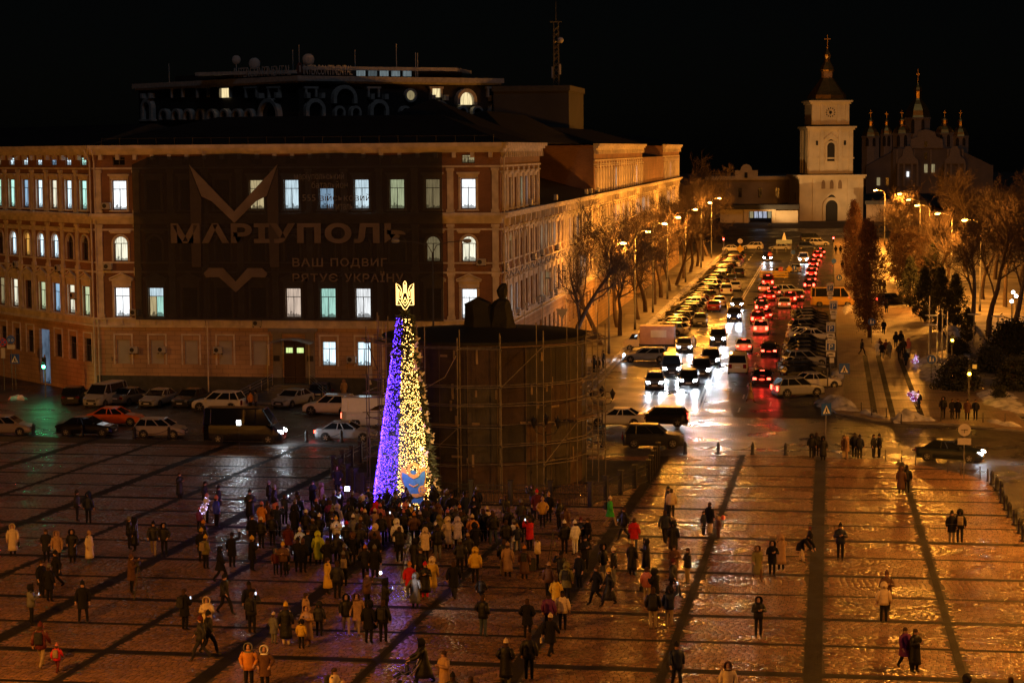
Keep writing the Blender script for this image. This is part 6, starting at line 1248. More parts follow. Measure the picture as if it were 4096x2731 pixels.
def body_mesh(k):
    if k in BODY: return BODY[k]
    fl, fr, kl, kr, el, wl, er, wr, ln, pel = pose(k); V, E, R_ = [], [], []
    dz = pel[2]-.94
    def v(p, r, par=None, lean=True):
        p = (p[0],p[1],p[2]+dz) if lean == True else p
        V.append(lean_(p, ln, pel[2]) if lean else p); R_.append(r if hasattr(r,'__len__') else (r,r)); i = len(V)-1
        if par is not None: E.append((par,i))
        return i
    p = v((0,0,.94), (.15,.11)); s = v((0,0,1.14), (.135,.10), p); c = v((0,0,1.34), (.16,.11), s); n = v((0,.0,1.48), .058, c); hb = v((0,-.02,1.57), (.07,.078), n); hm = v((0,-.02,1.65), (.075,.092), hb); v((0,-.005,1.72), (.055,.07), hm)
    v((0,-.125,1.615), .012, hb)   # nose
    for sx, kn, an in ((1,kl,fl),(-1,kr,fr)):
        h = v((sx*.09,0,.88), .098, p); q = v(kn, .076, h, False); a = v(an, .058, q, False); v((an[0]+sx*.02,an[1]-.16,max(.035,an[2]-.055)), .04, a, False)
    for sx, e_, w_ in ((1,el,wl),(-1,er,wr)):
        sh = v((sx*.17,0,1.41), .068, c); q = v(e_, .045, sh, k != 'b'); a = v(w_, .030, q, k != 'b')
        d = (Vector(w_)-Vector(e_)).normalized(); o = d.cross(Vector((0,1,0))) if abs(d.y) < .9 else Vector((1,0,0)); o.normalize(); pm = Vector(w_)+d*.07; m = v(tuple(pm), (.034,.016), a, k != 'b')
        for f_ in range(4):
            b_ = pm+d*.03+o*(f_-1.5)*.02; i_ = v(tuple(b_), .009, m, k != 'b'); v(tuple(b_+d*(.045,.055,.05,.04)[f_]-Vector((0,.012,.012))), .007, i_, k != 'b')
        v(tuple(Vector(w_)+d*.05-o*.06), .009, a, k != 'b')
    me = bpy.data.meshes.new('b'); me.from_pydata(V, E, []); o = bpy.data.objects.new('b', me); COL.objects.link(o)
    md = o.modifiers.new('s', 'SKIN'); md.use_smooth_shade = True
    for i, r in enumerate(R_): me.skin_vertices[0].data[i].radius = r
    me.skin_vertices[0].data[0].use_root = True
    sb = o.modifiers.new('d', 'SUBSURF'); sb.levels = 1; sb.render_levels = 1
    dg = bpy.context.evaluated_depsgraph_get(); out = bpy.data.meshes.new_from_object(o.evaluated_get(dg)); out.name = 'person_body'
    bpy.data.objects.remove(o); bpy.data.meshes.remove(me); out.materials.clear()
    for m in (CLOTH, SKIN, SHOE, EYE): out.materials.append(m)
    hc = Vector(lean_((0,-.02,1.62+dz), ln, pel[2])); w1, w2 = Vector(wl), Vector(wr)
    if ln and k != 'b': w1, w2 = Vector(lean_(wl,ln)), Vector(lean_(wr,ln))
    if dz: w1.z += dz; w2.z += dz
    for f in out.polygons:
        c_ = f.center; mi = 0
        if (c_-hc).length < .17: mi = 1
        elif min((c_-w1).length, (c_-w2).length) < .17 and c_.z > .6+dz: mi = 1
        elif dz == 0 and c_.z < .10: mi = 2
        for sx in (-.033,.033):
            if mi == 1 and (c_-(hc+Vector((sx,-.085,.03)))).length < .02: mi = 3
        f.material_index = mi
    BODY[k] = out; return out
def coat_mesh(k, ln_):
    if (k,ln_) in COAT: return COAT[(k,ln_)]
    fl, fr, kl, kr, el, wl, er, wr, ln, pel = pose(k); hem = {'J':.80,'M':.62,'L':.34}[ln_]; mb = MB(); n = 12; dz = pel[2]-.94
    lv = [(1.52,.075,.075),(1.48,.13,.105),(1.42,.215,.14),(1.30,.225,.165),(1.12,.205,.16),(.96,.215,.17)]
    if k != 't':
        st = abs(fl[1]-fr[1])*.5; z = .96
        while z > hem+.01:
            z = max(hem, z-.16); u_ = (.96-z)/.62; lv.append((z, .215+.05*u_, .17+.05*u_+st*.42*u_))
    else: lv.append((.84,.21,.2))
    rings = [[lean_((rx*math.cos(2*PI*j/n)*(1+.02*math.sin(5*j+z*40)), ry*math.sin(2*PI*j/n), z+dz), ln, pel[2]) for j in range(n)] for z, rx, ry in lv]
    mb.loft(rings)
    for sx, e_, w_ in ((1,el,wl),(-1,er,wr)):
        f_ = (lambda p: lean_((p[0],p[1],p[2]+dz), ln, pel[2])) if k != 'b' else (lambda p: p)
        S_ = Vector(lean_((sx*.17,0,1.40+dz), ln, pel[2])); E_ = Vector(f_(e_)); W_ = Vector(f_(w_))
        mb.tube([S_, S_.lerp(E_,.5), E_, E_.lerp(W_,.55), W_], [.09,.088,.078,.07,.055], 8)
    COAT[(k,ln_)] = mb.mesh('coat', [PUFF if ln_ != 'M' else CLOTH], True); return COAT[(k,ln_)]
def head_mesh(g):
    if g in HEADW: return HEADW[g]
    mb = MB(); n = 12
    if g == 'b': mb.lathe([(.108,.045),(.112,.05),(.112,.09),(.104,.095),(.100,.13),(.08,.175),(.045,.20),(.01,.21)], n, 0, None, .92, 1.08); mb.sphere((0,.0,.225), .032, 6, 4)
    elif g == 'c': mb.lathe([(.104,.06),(.106,.10),(.09,.15),(.05,.175),(.01,.18)], n, 0, None, .92, 1.05); mb.slab([(-.07,-.10),(.07,-.10),(.05,-.18),(-.05,-.18)], .065, .075)
    elif g == 'n':
        mb.lathe([(.098,.03),(.104,.06),(.10,.11),(.07,.15),(.02,.165)], n, 0, Matrix.Translation((0,.012,0)), .92, 1.05)
        mb.loft([[(.09*math.cos(PI*j/6),.02+.09*math.sin(PI*j/6),z) for j in range(7)] for z in (.06,-.02,-.12,-.2)], 0, None, False, False)
    else:   # hood: deep shell open to the front with a thick rim
        rings = []
        for i in range(6):
            a = -.55+i*.42; rr_ = .145*math.cos(max(0,a-.35)*.62)*(1.06 if i == 0 else 1); y = -.09+.06*i if i < 4 else .10+.02*(i-4)
            rings.append([(rr_*1.0*math.cos(PI*(-.28+1.56*j/10)), y+.012*math.sin(j), .03+rr_*1.12*math.sin(PI*(-.28+1.56*j/10))) for j in range(11)])
        mb.loft(rings[:4], 0, None, False, False)
        r3 = rings[3]; mb.loft([r3, [(x*.8,y+.05,.03+(z-.03)*.8) for x,y,z in r3], [(x*.25,y+.075,.03+(z-.03)*.25) for x,y,z in r3]], 0, None, False, False)
        mb.tube(rings[0], .022, 5)
        mb.loft([[(.15*math.cos(2*PI*j/10),.01+.13*math.sin(2*PI*j/10),-.09) for j in range(10)],[(.17*math.cos(2*PI*j/10),.01+.14*math.sin(2*PI*j/10),-.15) for j in range(10)]],0,None,False)
    HEADW[g] = mb.mesh({'b':'hat','c':'cap','n':'hair','h':'hood'}[g], [CLOTH], True); return HEADW[g]
PACKM = {}
def small(name, mb_fn, m):
    if name not in PACKM: mb = MB(); mb_fn(mb); PACKM[name] = mb.mesh(name, m)
    return PACKM[name]
PHONE_ON = glow('phone_screen', (.75,.85,1), 1.6)
NPEOPLE = [0]; SEEN = {}
def person(x, y, h, k, face, coat, ln_, head, trou, hint, extra='', grp='people on the square', loc=None):
    hc, hk = head[0], head[1:] or coat; p = gp(x, y, h) if loc is None else Vector(loc)
    if loc is None: p.z = zg(p.y)+(.13 if (p.y > 168 or (p.x > 1.2 and p.y > 152)) else .012)
    if face == 'T': rz = math.atan2(TX-p.x, -(TY-p.y))+((x*7+y*3) % 11-5)*.05
    else: rz = math.radians(float(face))
    if k == 's' and face == 'T': k = 'spsdpqs'[(x*5+y) % 7]
    s = h/1.79; g_ = {'J':'jacket','M':'coat','L':'long coat'}[ln_]
    if hint.startswith('='): lab = hint[1:]
    else:
        hd = {'b':' and %s hat' % CN[hk],'c':' and %s cap' % CN[hk],'n':'','h':' with hood up'}[hc]
        act = {'f':', filming,','r':', using a phone,','w':', walking,','u':', arm raised,'}.get(k,'')
        lab = 'person in %s %s%s%s %s' % (CN[coat], g_, hd, act, hint); lab = lab.replace(', ,',',')
        if len(lab.split()) > 16: lab = ' '.join(lab.split()[:16])
    o = obj('person', body_mesh(k), None, p, rz, CK[trou], lab, 'person', grp); o.scale = (s,s,s)
    obj('coat', coat_mesh(k, ln_), o, color=CK[coat])
    _, _, _, _, el, wl, er, wr, lean, pel = pose(k); hp = Vector(lean_((0,-.015,1.585+pel[2]-.94), lean, pel[2]))
    w_ = obj(head_mesh(hc).name.split('.')[0], head_mesh(hc), o, hp, color=CK['hr'] if hc == 'n' else CK[hk]); w_.rotation_euler.x = lean*.8
    if hc in 'bc': q = obj('hair', head_mesh('n'), o, hp+Vector((0,.01,-.02)), color=CK['hr']); q.scale = (.98,.98,.75)
    M = Matrix.Translation(p) @ Matrix.Rotation(rz,4,'Z') @ Matrix.Scale(s,4); short = 'the '+lab.replace('person in ','',1) if lab.startswith('person in ') else lab
    short = ' '.join(short.replace(',','').split()[:11])
    def item(nm, cat, me, at, col, rot=(0,0,0)):
        q = obj(nm, me, None, None, None, col, '%s of %s' % (nm.replace('_',' '), short), cat, 'things carried by people'); q.matrix_world = M @ Matrix.Translation(at) @ Matrix.Rotation(rot[0],4,'X')
        return q
    if 'P' in extra: item('backpack', 'backpack', small('backpack', lambda b: (b.bbox(-.15,.15,0,.15,-.24,.2,.04), b.bbox(-.11,.11,.15,.2,-.2,.0,.02), b.tube([(-.09,0,.17),(-.1,-.05,.2),(-.1,-.12,.1)],.015,4), b.tube([(.09,0,.17),(.1,-.05,.2),(.1,-.12,.1)],.015,4)), PUFF), (0,.17,1.25), CK['dk'] if 'Q' not in extra else CK['kh'])
    if 'B' in extra: item('handbag', 'bag', small('handbag', lambda b: (b.bbox(-.05,.05,-.14,.14,-.34,-.12,.03), b.tube([(0,-.08,-.13),(0,-.05,.0),(0,.05,.0),(0,.08,-.13)],.012,4)), CLOTH), tuple(Vector(wl)+Vector((.03,0,0))), CK['bk'] if 'Q' not in extra else CK['cr'])
    if 'F' in extra:
        mid = (Vector(wl)+Vector(wr))/2 if k in 'fr' else Vector(wr); d = Vector((0,-.05,.07))
        q = item('phone', 'phone', small('phone', lambda b: b.box(-.04,.04,0,.012,-.075,.075), BLACKP), tuple(mid+d), None); sm = small('screen', lambda b: b.box(-.032,.032,.0125,.016,-.06,.06), PHONE_ON); obj('screen', sm, q)
    return o
PEOPLE = '''48 2092 1.68 s 20 cr L hcr bk B with fur-trimmed hood at the left edge
183 2114 1.68 p 5 dk M ndk bk - and pale scarf in the group of four at left
226 2120 1.66 s 8 tn M htn bk - in the group of four at left
287 2114 1.72 p 0 bk L hbk bk - facing the viewer in the group of four at left
355 2120 1.68 s 80 cr L btn jn - standing sideways right of the group of four
351 1965 1.84 s 175 nv J hnv bk - walking off alone at upper left
163 2238 1.70 s 70 bk M nbk bk - left of the pair with the chequered bag
194 2255 1.70 s 160 bk M bgy bk B holding the chequered bag at left
222 2200 1.78 w -60 bk M bbk bk - behind the pair at left
121 2333 1.75 r 120 gy J hbk bk F in striped black and white top at left edge
329 2321 1.80 d 10 bk M bbk bk - facing the viewer with legs apart at lower left
514 2066 1.70 r 100 bk J bgy bk - facing a taller companion at left
537 2066 1.80 s -80 bk L hbk bk - taller of the facing pair at left
613 2083 1.75 w 15 dk J bbk kh - coming forward beside a hooded companion
655 2089 1.72 p 0 bk J hbk bk - beside the khaki trousers walker
523 2215 1.80 c 100 br M bbr bk - operating a camera on a tripod at left
160 2488 1.78 w 180 mr J bmr kh P seen from behind walking with a child at lower left
226 2572 1.15 w 180 rd J bpk mr PQ child walking beside an adult at lower left
736 2350 1.78 r 150 bk M nbk bk FP standing alone at lower left
717 1887 1.70 r 60 bk L nbk bk F alone near the upper left of the square
818 1923 1.72 p T dk M cbk bk - at the back left of the crowd by the fence line
872 1941 1.72 s T dk M bbk bk - behind the blue jacket at the left of the crowd
826 1974 1.68 s 120 bk J bpk bk - left of the blue jacket
864 1982 1.76 s T bl J bpk bk - brightest blue at the left of the crowd
796 2029 1.30 s T pu J bpk bk - child with glowing balloon left of the crowd
812 2080 1.68 s T bk J bog bk - below the child with the balloon
804 2112 1.70 s T bk M bye bk - at the left fringe of the crowd
821 2139 1.68 p 150 ol J bye bk PQ at the left fringe of the crowd
879 2183 1.72 w 100 bk M hbk bk - leaving the crowd at left
926 2129 1.74 u 170 bk M bbk bk - waving at the left of the crowd
998 1957 1.82 r 20 bk L bbk bk - tall man turned to the viewer left of the spotlight
1046 2006 1.66 s T og M bpk bk - left of the spotlight
1070 2000 1.68 s T br M ndk bk - behind the orange coat
1100 2010 1.68 p T bk J hpk bk - right of the orange coat
1137 1974 1.74 f T nv J nbk bk F lit blue left of the spotlight
1043 2067 1.66 s T bk J bcr bk - in the left half of the crowd
1008 2057 1.70 s 30 bk M nbk bk - in the left half of the crowd
1088 2054 1.70 s T bk J bbk bk - in the left half of the crowd
1153 2092 1.66 s T mr M nbr bk - red-haired in the left half of the crowd
1199 2108 1.55 r 10 lb J bwh bk F facing the viewer in the crowd
1231 2115 1.78 s 15 nv M nbk bk - beside the pale blue jacket
1271 2124 1.68 s 200 lm L hlm bk - brightest coat in the left crowd
1006 2143 1.72 r 130 bk M bye bk F broad figure left of the crowd
1131 2167 1.66 r 5 br J bye bk - facing the viewer with two children
1102 2191 1.30 s 40 mr J hgy bk - child left of the yellow-hatted adult
1145 2190 1.32 s -30 bk L hcr bk - child right of the yellow-hatted adult
1191 2147 1.74 r T bk M bbk bk F below the pale blue jacket
1210 2153 1.68 s T bk M bbr bk - below the pale blue jacket
1309 2150 1.74 s T bk M bbk bk - right of the lime coat
1349 2128 1.74 s T dk J nbk bk - in shiny leather in the crowd
1223 2038 1.64 s T bk J bwh bk - under the spotlight
1250 2072 1.68 s T bk J ctn bk - under the spotlight
1277 2054 1.62 s T bk J bwh bk - with pompom under the spotlight
1265 1994 1.66 s T bk M bpk bk - left of the spotlight stand
1249 1919 1.76 r 60 bk M cbk bk - face lit by a phone behind the spotlight
1285 1928 1.70 s -90 br M hbr bk - hooded behind the spotlight
1349 1861 1.80 p 5 dk M hbr bk - in fur-hooded parka standing apart behind the spotlight
1322 1997 1.70 s T pu M nbk bk - lit purple by the tree
1348 2016 1.66 s T lv J hlv bk - left of the tree foot
1327 2033 1.68 s T bk J bgy bk - left of the tree foot
1328 2057 1.66 r 10 bk J nhr bk F long-haired facing the viewer
1344 2064 1.66 r 15 wh J bye bk F face lit beside the long-haired one
1386 2084 1.66 s T bk J brd bk - only red hat in the crowd
1373 2204 1.66 s T bk J bgy bk PQ in the front of the crowd
1309 2226 1.72 s 100 ye L nbk bk - long bright coat at the front of the crowd
1347 2240 1.76 s 175 dk J nbk bk - broad back before the yellow coat
1501 2006 1.66 s T rd J hrd bk - at the blue foot of the tree
1520 2014 1.62 s T pk J bpk bk - at the blue foot of the tree
1570 2001 1.74 f T bk J hbk bk F at the blue foot of the tree
1598 2014 1.62 f T bk J bpk bk F before the angel board
1619 2010 1.70 s T bk J hpk bk - before the angel board
1632 2011 1.66 f T ye J bwh bk F before the angel board
1668 2025 1.68 f T bk J cgy bk F before the angel board
1704 2001 1.74 s T bk J nbr bk - before the gold side of the tree
1732 2003 1.74 s T bk J nbk bk - at the gold foot of the tree
1753 2013 1.66 s T br J hbr bk - at the gold foot of the tree
1447 2032 1.66 s T bk J bpk bk - in the crowd before the blue side
1428 2032 1.68 s T gy J bgy bk - in the crowd before the blue side
1460 2037 1.64 s T dk J bcr bk - in the crowd before the blue side
1499 2033 1.64 s T tn J bcr bk - in the crowd before the blue side
1412 2057 1.66 s T gy J bwh bk - in the crowd before the blue side
1442 2067 1.66 s T dk J btn bk - in the crowd before the blue side
1523 2051 1.74 s T bk J bbk bk - in the crowd before the blue side
1550 2041 1.70 f T br J nbr bk F in the crowd before the tree
1614 2038 1.62 s T bk J bpk bk - in the crowd before the tree
1656 2049 1.66 s T br J bog bk - in the crowd before the tree
1680 2045 1.64 s T bk J blv bk - in the crowd before the tree
1587 2075 1.72 s T wh M hwh bk - biggest white coat in the crowd
1597 2102 1.82 c T bk J nbk bk - camera operator with tripod in mid crowd
1499 2094 1.68 s T br J hcr bk - with fur hood in mid crowd
1712 2065 1.66 s T bk J nhr bk - long-haired right of the white coat
1756 2059 1.68 f T ol J hol bk F before the scaffolding
1790 2038 1.66 s T bk J bpk bk - before the scaffolding
1817 2021 1.66 f T br J nbr bk - before the scaffolding
1838 2019 1.66 s T tn J bog bk - before the scaffolding
1791 2067 1.68 s T cr L hcr bk B with shoulder bag in the right crowd
1830 2067 1.70 f T lv M hlv bk F in the right crowd
1842 2041 1.80 s T bk J nbk bk - tallest in the right crowd
1889 2057 1.66 s T og J bcr bk - in the right crowd
1935 2035 1.76 s T bk J nbk bk - between the orange jacket and the cream coat
1948 2025 1.68 s T cr M bcr bk - in the right crowd
1973 2045 1.72 s T bk J nbk jn - in jeans right of the cream coat
1743 2089 1.60 s T bk J bwh bk - in the right crowd
1700 2110 1.68 f T cr M hcr bk F in the middle of the crowd
1750 2097 1.80 s T bk J bbk gy - with print on the back in the right crowd
1839 2153 1.74 s T dk J bgy bk - in the front right crowd
1871 2131 1.66 s T bk J btn bk - in the front right crowd
1900 2089 1.70 s T bk M hbk bk - in the right crowd
1659 2150 1.72 s 150 bk L hbk bk - in the front of the crowd
1683 2188 1.76 s -30 bk J nbr bk - behind the red scarf
1638 2246 1.62 s 15 rd M bog gy - in pinkish red facing the viewer
1700 2246 1.66 r 5 bk L brd rd - with red scarf facing the viewer
1727 2226 1.68 s 180 ye L hcr kh - beside the red scarf seen from behind
1660 2290 1.60 p 170 gy L hgy nv - in shiny black quilting before the red scarf
1900 2188 1.70 s 185 ye J hye bk - with hood up right of the front crowd
1814 2240 1.78 w 180 bk M nbk dk - walking into the crowd
1924 2303 1.30 w 160 bk J nbk bk - child right of the front crowd
1931 2374 1.78 p 150 bk J nbk jn - man with hands in pockets right of centre
1467 2282 1.76 c 70 br J nbk bk - cameraman shouldering a lit camera in front
1540 2310 1.74 r 120 bk J hbk bk F right of the cameraman
1498 2131 1.72 s T bk M bbk bk - in the front of the crowd
1460 2179 1.68 s T dk M bog bk - in the front of the crowd
1498 2179 1.74 s T bk M bgy bk - in the front of the crowd
1408 2128 1.66 s T bk M hbr bk - in the front of the crowd
1440 2092 1.66 s T dk J nhr bk - in mid crowd
1377 2175 1.70 f T bk J bgy bk F in the front of the crowd
1807 1971 1.76 p 10 bk M nbk bk - alone at the fence right of the tree
1896 1984 1.72 r 10 bk M hbk bk F alone at the fence before the scaffolding
1472 1946 1.76 s 20 bk M nbk bk - in the shadow left of the tree
1447 1978 1.70 s T nv M hlv bk - with pale hood rim left of the tree
2147 1957 1.76 s 10 mr M brd bk - behind the mustard jacket at the fence
2170 1986 1.72 p 15 mu J btn bk B facing the viewer at the fence
2195 1967 1.72 s -20 bk M btn bk - right of the mustard jacket
2262 2022 1.68 s 150 br L nbk bk - with an orange tag by the fence
2440 1984 1.70 w 80 gn M bcr kh P only green coat right of the fence
2497 2026 1.78 w -70 bk J nbk dk F walking left by the red coat
2537 2068 1.68 s 170 rd M nbk jn B holding a paper bag at right
2671 1942 1.78 s 90 bk L cbk bk - behind the cream jacket at the far right of the crowd
2686 1951 1.70 s 185 cr J ncr dk - puffy jacket beside the black cap
2660 2038 1.80 w 175 nv J nbk dk - with lettering on the back at right
2694 2083 1.72 s 170 bk L hbk bk - below the lettered jacket
2258 2080 1.74 s T bk J bwh bk - beside the all-white figure
2300 2080 1.74 s T wh J bwh wh - all in white, trousers too
2323 2068 1.70 r 20 bk J bmr bk F right of the all-white figure
2352 2068 1.74 s -60 bk M nbk bk - right of the all-white figure
2340 2140 1.74 r 30 bk M bbk bk F lit by a phone right of the all-white figure
2118 2068 1.70 f T rd M nbr bk FB only red coat filming by the fence
2149 2137 1.66 s 100 cr J hbr bk - in shiny gold quilting with a suitcase
2055 2076 1.68 s T wh M bgy wh - left of the red filming coat
2068 2095 1.45 s T nv J bmu jn - youngster before the white coat
2116 2036 1.68 s T bk M bgy bk - behind the red filming coat
2097 2037 1.76 s T bk J nbk bk - behind the red filming coat
2024 1978 1.78 c T bk J nbk kh - filming at the fence in beige trousers
2024 2076 1.76 s T bk J nbk bk - left of the white coat
1969 2037 1.74 s T bk J nbk bk - at the right end of the crowd
1931 2030 1.72 s T dk J nbk bk - at the right end of the crowd
2015 2152 1.78 s T bk J nbk kh - in light trousers below the white coat
2030 2168 1.68 s 175 tn L btn bk - beside the light trousers
2097 2181 1.62 s 180 br L bog bk P from behind with a printed bag
2244 2206 1.66 f T bk J bbk bk - right of the suitcase
2317 2206 1.74 s -40 bk M nbk bk - right of the suitcase
2411 2173 1.78 s 60 bk J hbk gy - talking to a companion at centre right
2455 2187 1.72 s -70 bk J bcr gy - facing the hooded companion at centre right
2528 2162 1.68 s 150 bk L btn bk - below the red coat at right
2585 2150 1.78 r -70 bk L hbk bk F tall reader at right
2696 2177 1.68 r 20 br M nbr br - looking down at right
2751 2187 1.72 r -60 bk J nbk kh - in pale trousers at the right
2692 2233 1.76 w 60 dk J bmr bk - crossing at right
2195 2248 1.62 s 180 br J btn bk - in mottled pattern at centre
2265 2248 1.70 s 175 ol M hol bk P with backpack at centre
2225 2302 1.64 s 170 ye M nye bk - bright coat at centre
2250 2359 1.70 s 180 cr J cbk bk - pale yellow puffer with black headband at centre
2195 2367 1.70 s 175 pu J bbk bk - left of the pale yellow puffer
2386 2259 1.74 w -70 bk M nbk bk PQ walking left with cream backpack
2436 2271 1.70 w -75 bk L bye bk - walking left in white shoes
2587 2263 1.66 s 160 pk J nbk kh B with dark bag at right
2620 2271 1.70 r -120 bk M hbk bk - right of the pink jacket
2612 2344 1.80 s 180 bk J nbk kh P with round-printed backpack at right
2677 2344 1.72 u 175 nv J hbk kh F filming beside the backpack
2109 2390 1.68 p 180 bk M nbk bk - with pale print on the back at centre
826 2384 1.70 r 10 cr J hcr cr - facing the viewer at lower left
896 2294 1.76 w 70 bk J bbk bk - striding right at lower left
995 2325 1.76 w 200 bk M bbk bk - carrying a camera gimbal
1005 2362 1.78 f 170 dk J nbk bk PF before the camera gimbal carrier
802 2461 1.76 w -80 dk J bmr dk - walking left with a companion
831 2440 1.76 w 85 bk J bbk bk - striding in white-soled shoes
993 2568 1.78 p 5 og J hgy bk - puffer facing the viewer at the bottom edge
1057 2578 1.70 p 0 br M hwh bk - with white hood rim at the bottom edge
1093 2447 1.30 s 150 gy M bcr gy - child beside the long black coat
1142 2408 1.76 s 178 bk L bye cr - in yellow boots seen from behind
1222 2366 1.68 s 120 tn L nbk br - with fur collar behind the tan coat
1227 2417 1.68 r -10 tn L htn br F raising a hand, facing the viewer
1204 2476 1.20 s 175 ye J hbk bk - child in yellow vest
1275 2405 1.45 s 180 dk J hdk bk - youngster in camouflage by the tan coats
1384 2372 1.70 w 15 bk J hbk kh - facing the viewer in khaki trousers
1426 2369 1.70 w 10 tn M hbr kh B tan companion of the khaki trousers
1473 2400 1.76 s 170 bk M hbk bk - left of the pair of black backs
1531 2393 1.80 s 175 bk J nbk bk PB with a large bag at the front
1695 2549 1.78 k -75 bk L hbk bk - pushing a pushchair at the bottom
1776 2597 1.70 r -40 tn L nbk br - woman behind the pushchair
1810 2689 1.72 s 180 dk J bbk bk - head and shoulders at the bottom edge, left one
1883 2699 1.72 s 180 bk J nbk bk - head and shoulders at the bottom edge, right one
1336 2665 1.74 r 80 cr J nbk bk P cut by the bottom edge
2023 2554 1.72 p 178 bk L bcr gy - in grey trousers at the bottom
2115 2525 1.82 s 176 bk J nbk bk - big man at the bottom
2201 2453 1.70 w 160 bk M bcr bk BQ with cream bag
2706 2566 1.76 w 15 nv J bbk bk - walking forward at the bottom right
2913 2642 1.68 s 0 cr J hbr kh - long-haired at the bottom edge
2839 2005 1.76 s 140 bk M nbk cr - in cream boots with two children
2814 2041 1.35 s 60 nv J nbk bk - child left of the cream boots
2874 2063 1.20 s -60 br J htn br - child holding an orange balloon
3029 2179 1.66 w 20 ol L hbr br - beside a black-coated companion at right
3089 2160 1.70 r 15 bk M hbk bk - centre of the trio left of the dark band
3125 2138 1.72 f 190 tn L htn bk F peach coat in the trio left of the dark band
3202 2110 1.70 b 60 bk M bbk cr - bending to a child by the dark band
3241 2105 1.25 s -60 bk J bmr br - child by the dark band
3362 2091 1.84 r 5 nv J bbk bk - man alone right of the dark band
3547 2281 1.76 r 5 br J bbr bk - facing the viewer behind the cream puffer
3536 2328 1.70 s 178 cr J hcr bk - puffer from behind at right
3034 2383 1.68 r 15 bk J hbk bk - holding a paper cup left of the dark band
3808 2041 1.72 s 10 bk M bbk gy - left of the pair at far right
3841 2036 1.78 s 178 bk J hbk dk PQ right of the pair at far right
3621 2504 1.68 w 30 pu M nbk bk BQ carrying a tote bag at lower right
3662 2510 1.68 r 40 bk L nhr bk - reading beside the purple coat
3869 2697 1.70 s 180 dk J hdk bk - head at the bottom right edge
4045 2702 1.66 s 170 br J nhr bk - head at the bottom right corner
3247 1734 1.76 s 180 bk J hbk bk - left of the pair at the crossing sign
3266 1727 1.78 s 170 bk J nbk bk - behind the pair at the crossing sign
3293 1744 1.74 s 185 bk L hbk bk - right of the pair at the crossing sign
3375 1737 1.72 s 60 br M nbr cr - embracing by the square edge
3388 1742 1.68 s -80 tn M htn tn - beige half of the embracing couple
3418 1729 1.80 s 175 bk J cbk bk - left of the two by the embracing couple
3439 1737 1.74 s 170 nv J bbk bk P beside the embracing couple
3495 1734 1.74 s 60 bk J nbk dk - left of the facing two at the edge
3518 1734 1.74 s -70 bk J bbk bk - right of the facing two at the edge
3605 1864 1.72 s 175 br L hbr bk - left of the hugging pair before the saloon
3628 1859 1.78 s 185 bk J bbk bk - right of the hugging pair before the saloon
3673 1568 1.66 s 10 nv M bpu bk - selling glowing balloons
3773 1591 1.80 s 5 bk J hbk bk - left of the group at the park corner
3809 1599 1.68 s 30 dk M nbk bk - second in the group at the park corner
3832 1599 1.70 s -20 bk M nhr bk - third in the group at the park corner
3870 1601 1.72 s 0 br M cbk bk - fourth in the group at the park corner
3903 1601 1.72 s -20 bk J nbk bk - right of the group at the park corner
3001 1535 1.76 w 80 tn L btn br - crossing the street alone
2775 1344 1.74 w 10 tn L cbr br - standing between the headlights
3535 1282 1.72 w 0 bk M bgy bk - with a stick on the lit path
3448 1360 1.74 w 60 bk J bbk bk - left of the promenade group
3519 1356 1.70 s 0 br M nbk bk - at the left of the promenade group
3528 1372 1.72 w 5 bk M bbk jn - before the white coat on the promenade
3510 1366 1.70 s 5 wh M bwh wh - white coat in the promenade group
3544 1362 1.70 s 0 mr J bbk bk - in the middle of the promenade group
3557 1371 1.70 w 0 gy M hgy gy - pale grey in the promenade group
3584 1331 1.76 s 180 bk M hbk bk - at the back of the promenade group
3604 1327 1.76 s 175 bk M hbk bk - farthest back in the promenade group
3615 1356 1.80 s 170 bk J nbk bk - in the promenade group
3633 1356 1.70 s 10 pk M hpk lb - pink in the promenade group
3597 1376 1.78 w 175 bk J nbk bk - nearest broad back in the promenade group
3624 1403 1.70 w 170 nv M nbk bk - nearest of the promenade walkers
3521 1119 1.76 w 180 bk M hbk bk - left of the distant pair on the lit path
3537 1126 1.72 w 180 bk M hbk bk - right of the distant pair on the lit path
3540 1160 1.76 w 0 bk J hbk bk - below the distant pair on the lit path
3546 1202 1.80 w 180 bk M nbk bk - by the dark off-roader on the path
3370 1045 1.76 w 180 bk M hbk bk - far up by the poplars
3343 985 1.76 s 180 bk M hbk bk - left of the two at the far traffic light
3362 985 1.76 s 180 bk M hbk bk - right of the two at the far traffic light
2412 1405 1.80 s 90 nv J bbk dk - standing behind the right scaffolding
2375 1425 1.72 s 60 bk J hbk bk - left of the navy jacket behind the scaffolding
2392 1432 1.70 s -40 bk J bbk bk - between others behind the scaffolding
1010 1497 1.72 s 160 bk J bbk bk - by the entrance stairs
1375 1522 1.68 s 10 tn L htn tn - pale figure at the plinth right of the entrance
1000 1562 1.74 s 60 og J bbk bk - lit orange behind the black minibus
1022 1560 1.74 s -60 gy J bbk dk - beside the orange figure behind the minibus'''
for ln in PEOPLE.split('\n'):  # one purple coat has the tree's light put into its colour
    a = ln.split(' ', 11); a = ln.split(' '); x, y, h, k, fc, ct, l_, hd, tr_, ex = a[:10]; hint = ' '.join(a[10:])
    person(int(x), int(y), float(h), k, fc, ct, l_, hd, tr_, hint, '' if ex == '-' else ex)
rc = random.Random(77); placed = [o.location.copy() for o in COL.objects if o.name.startswith('person')]; n = 0
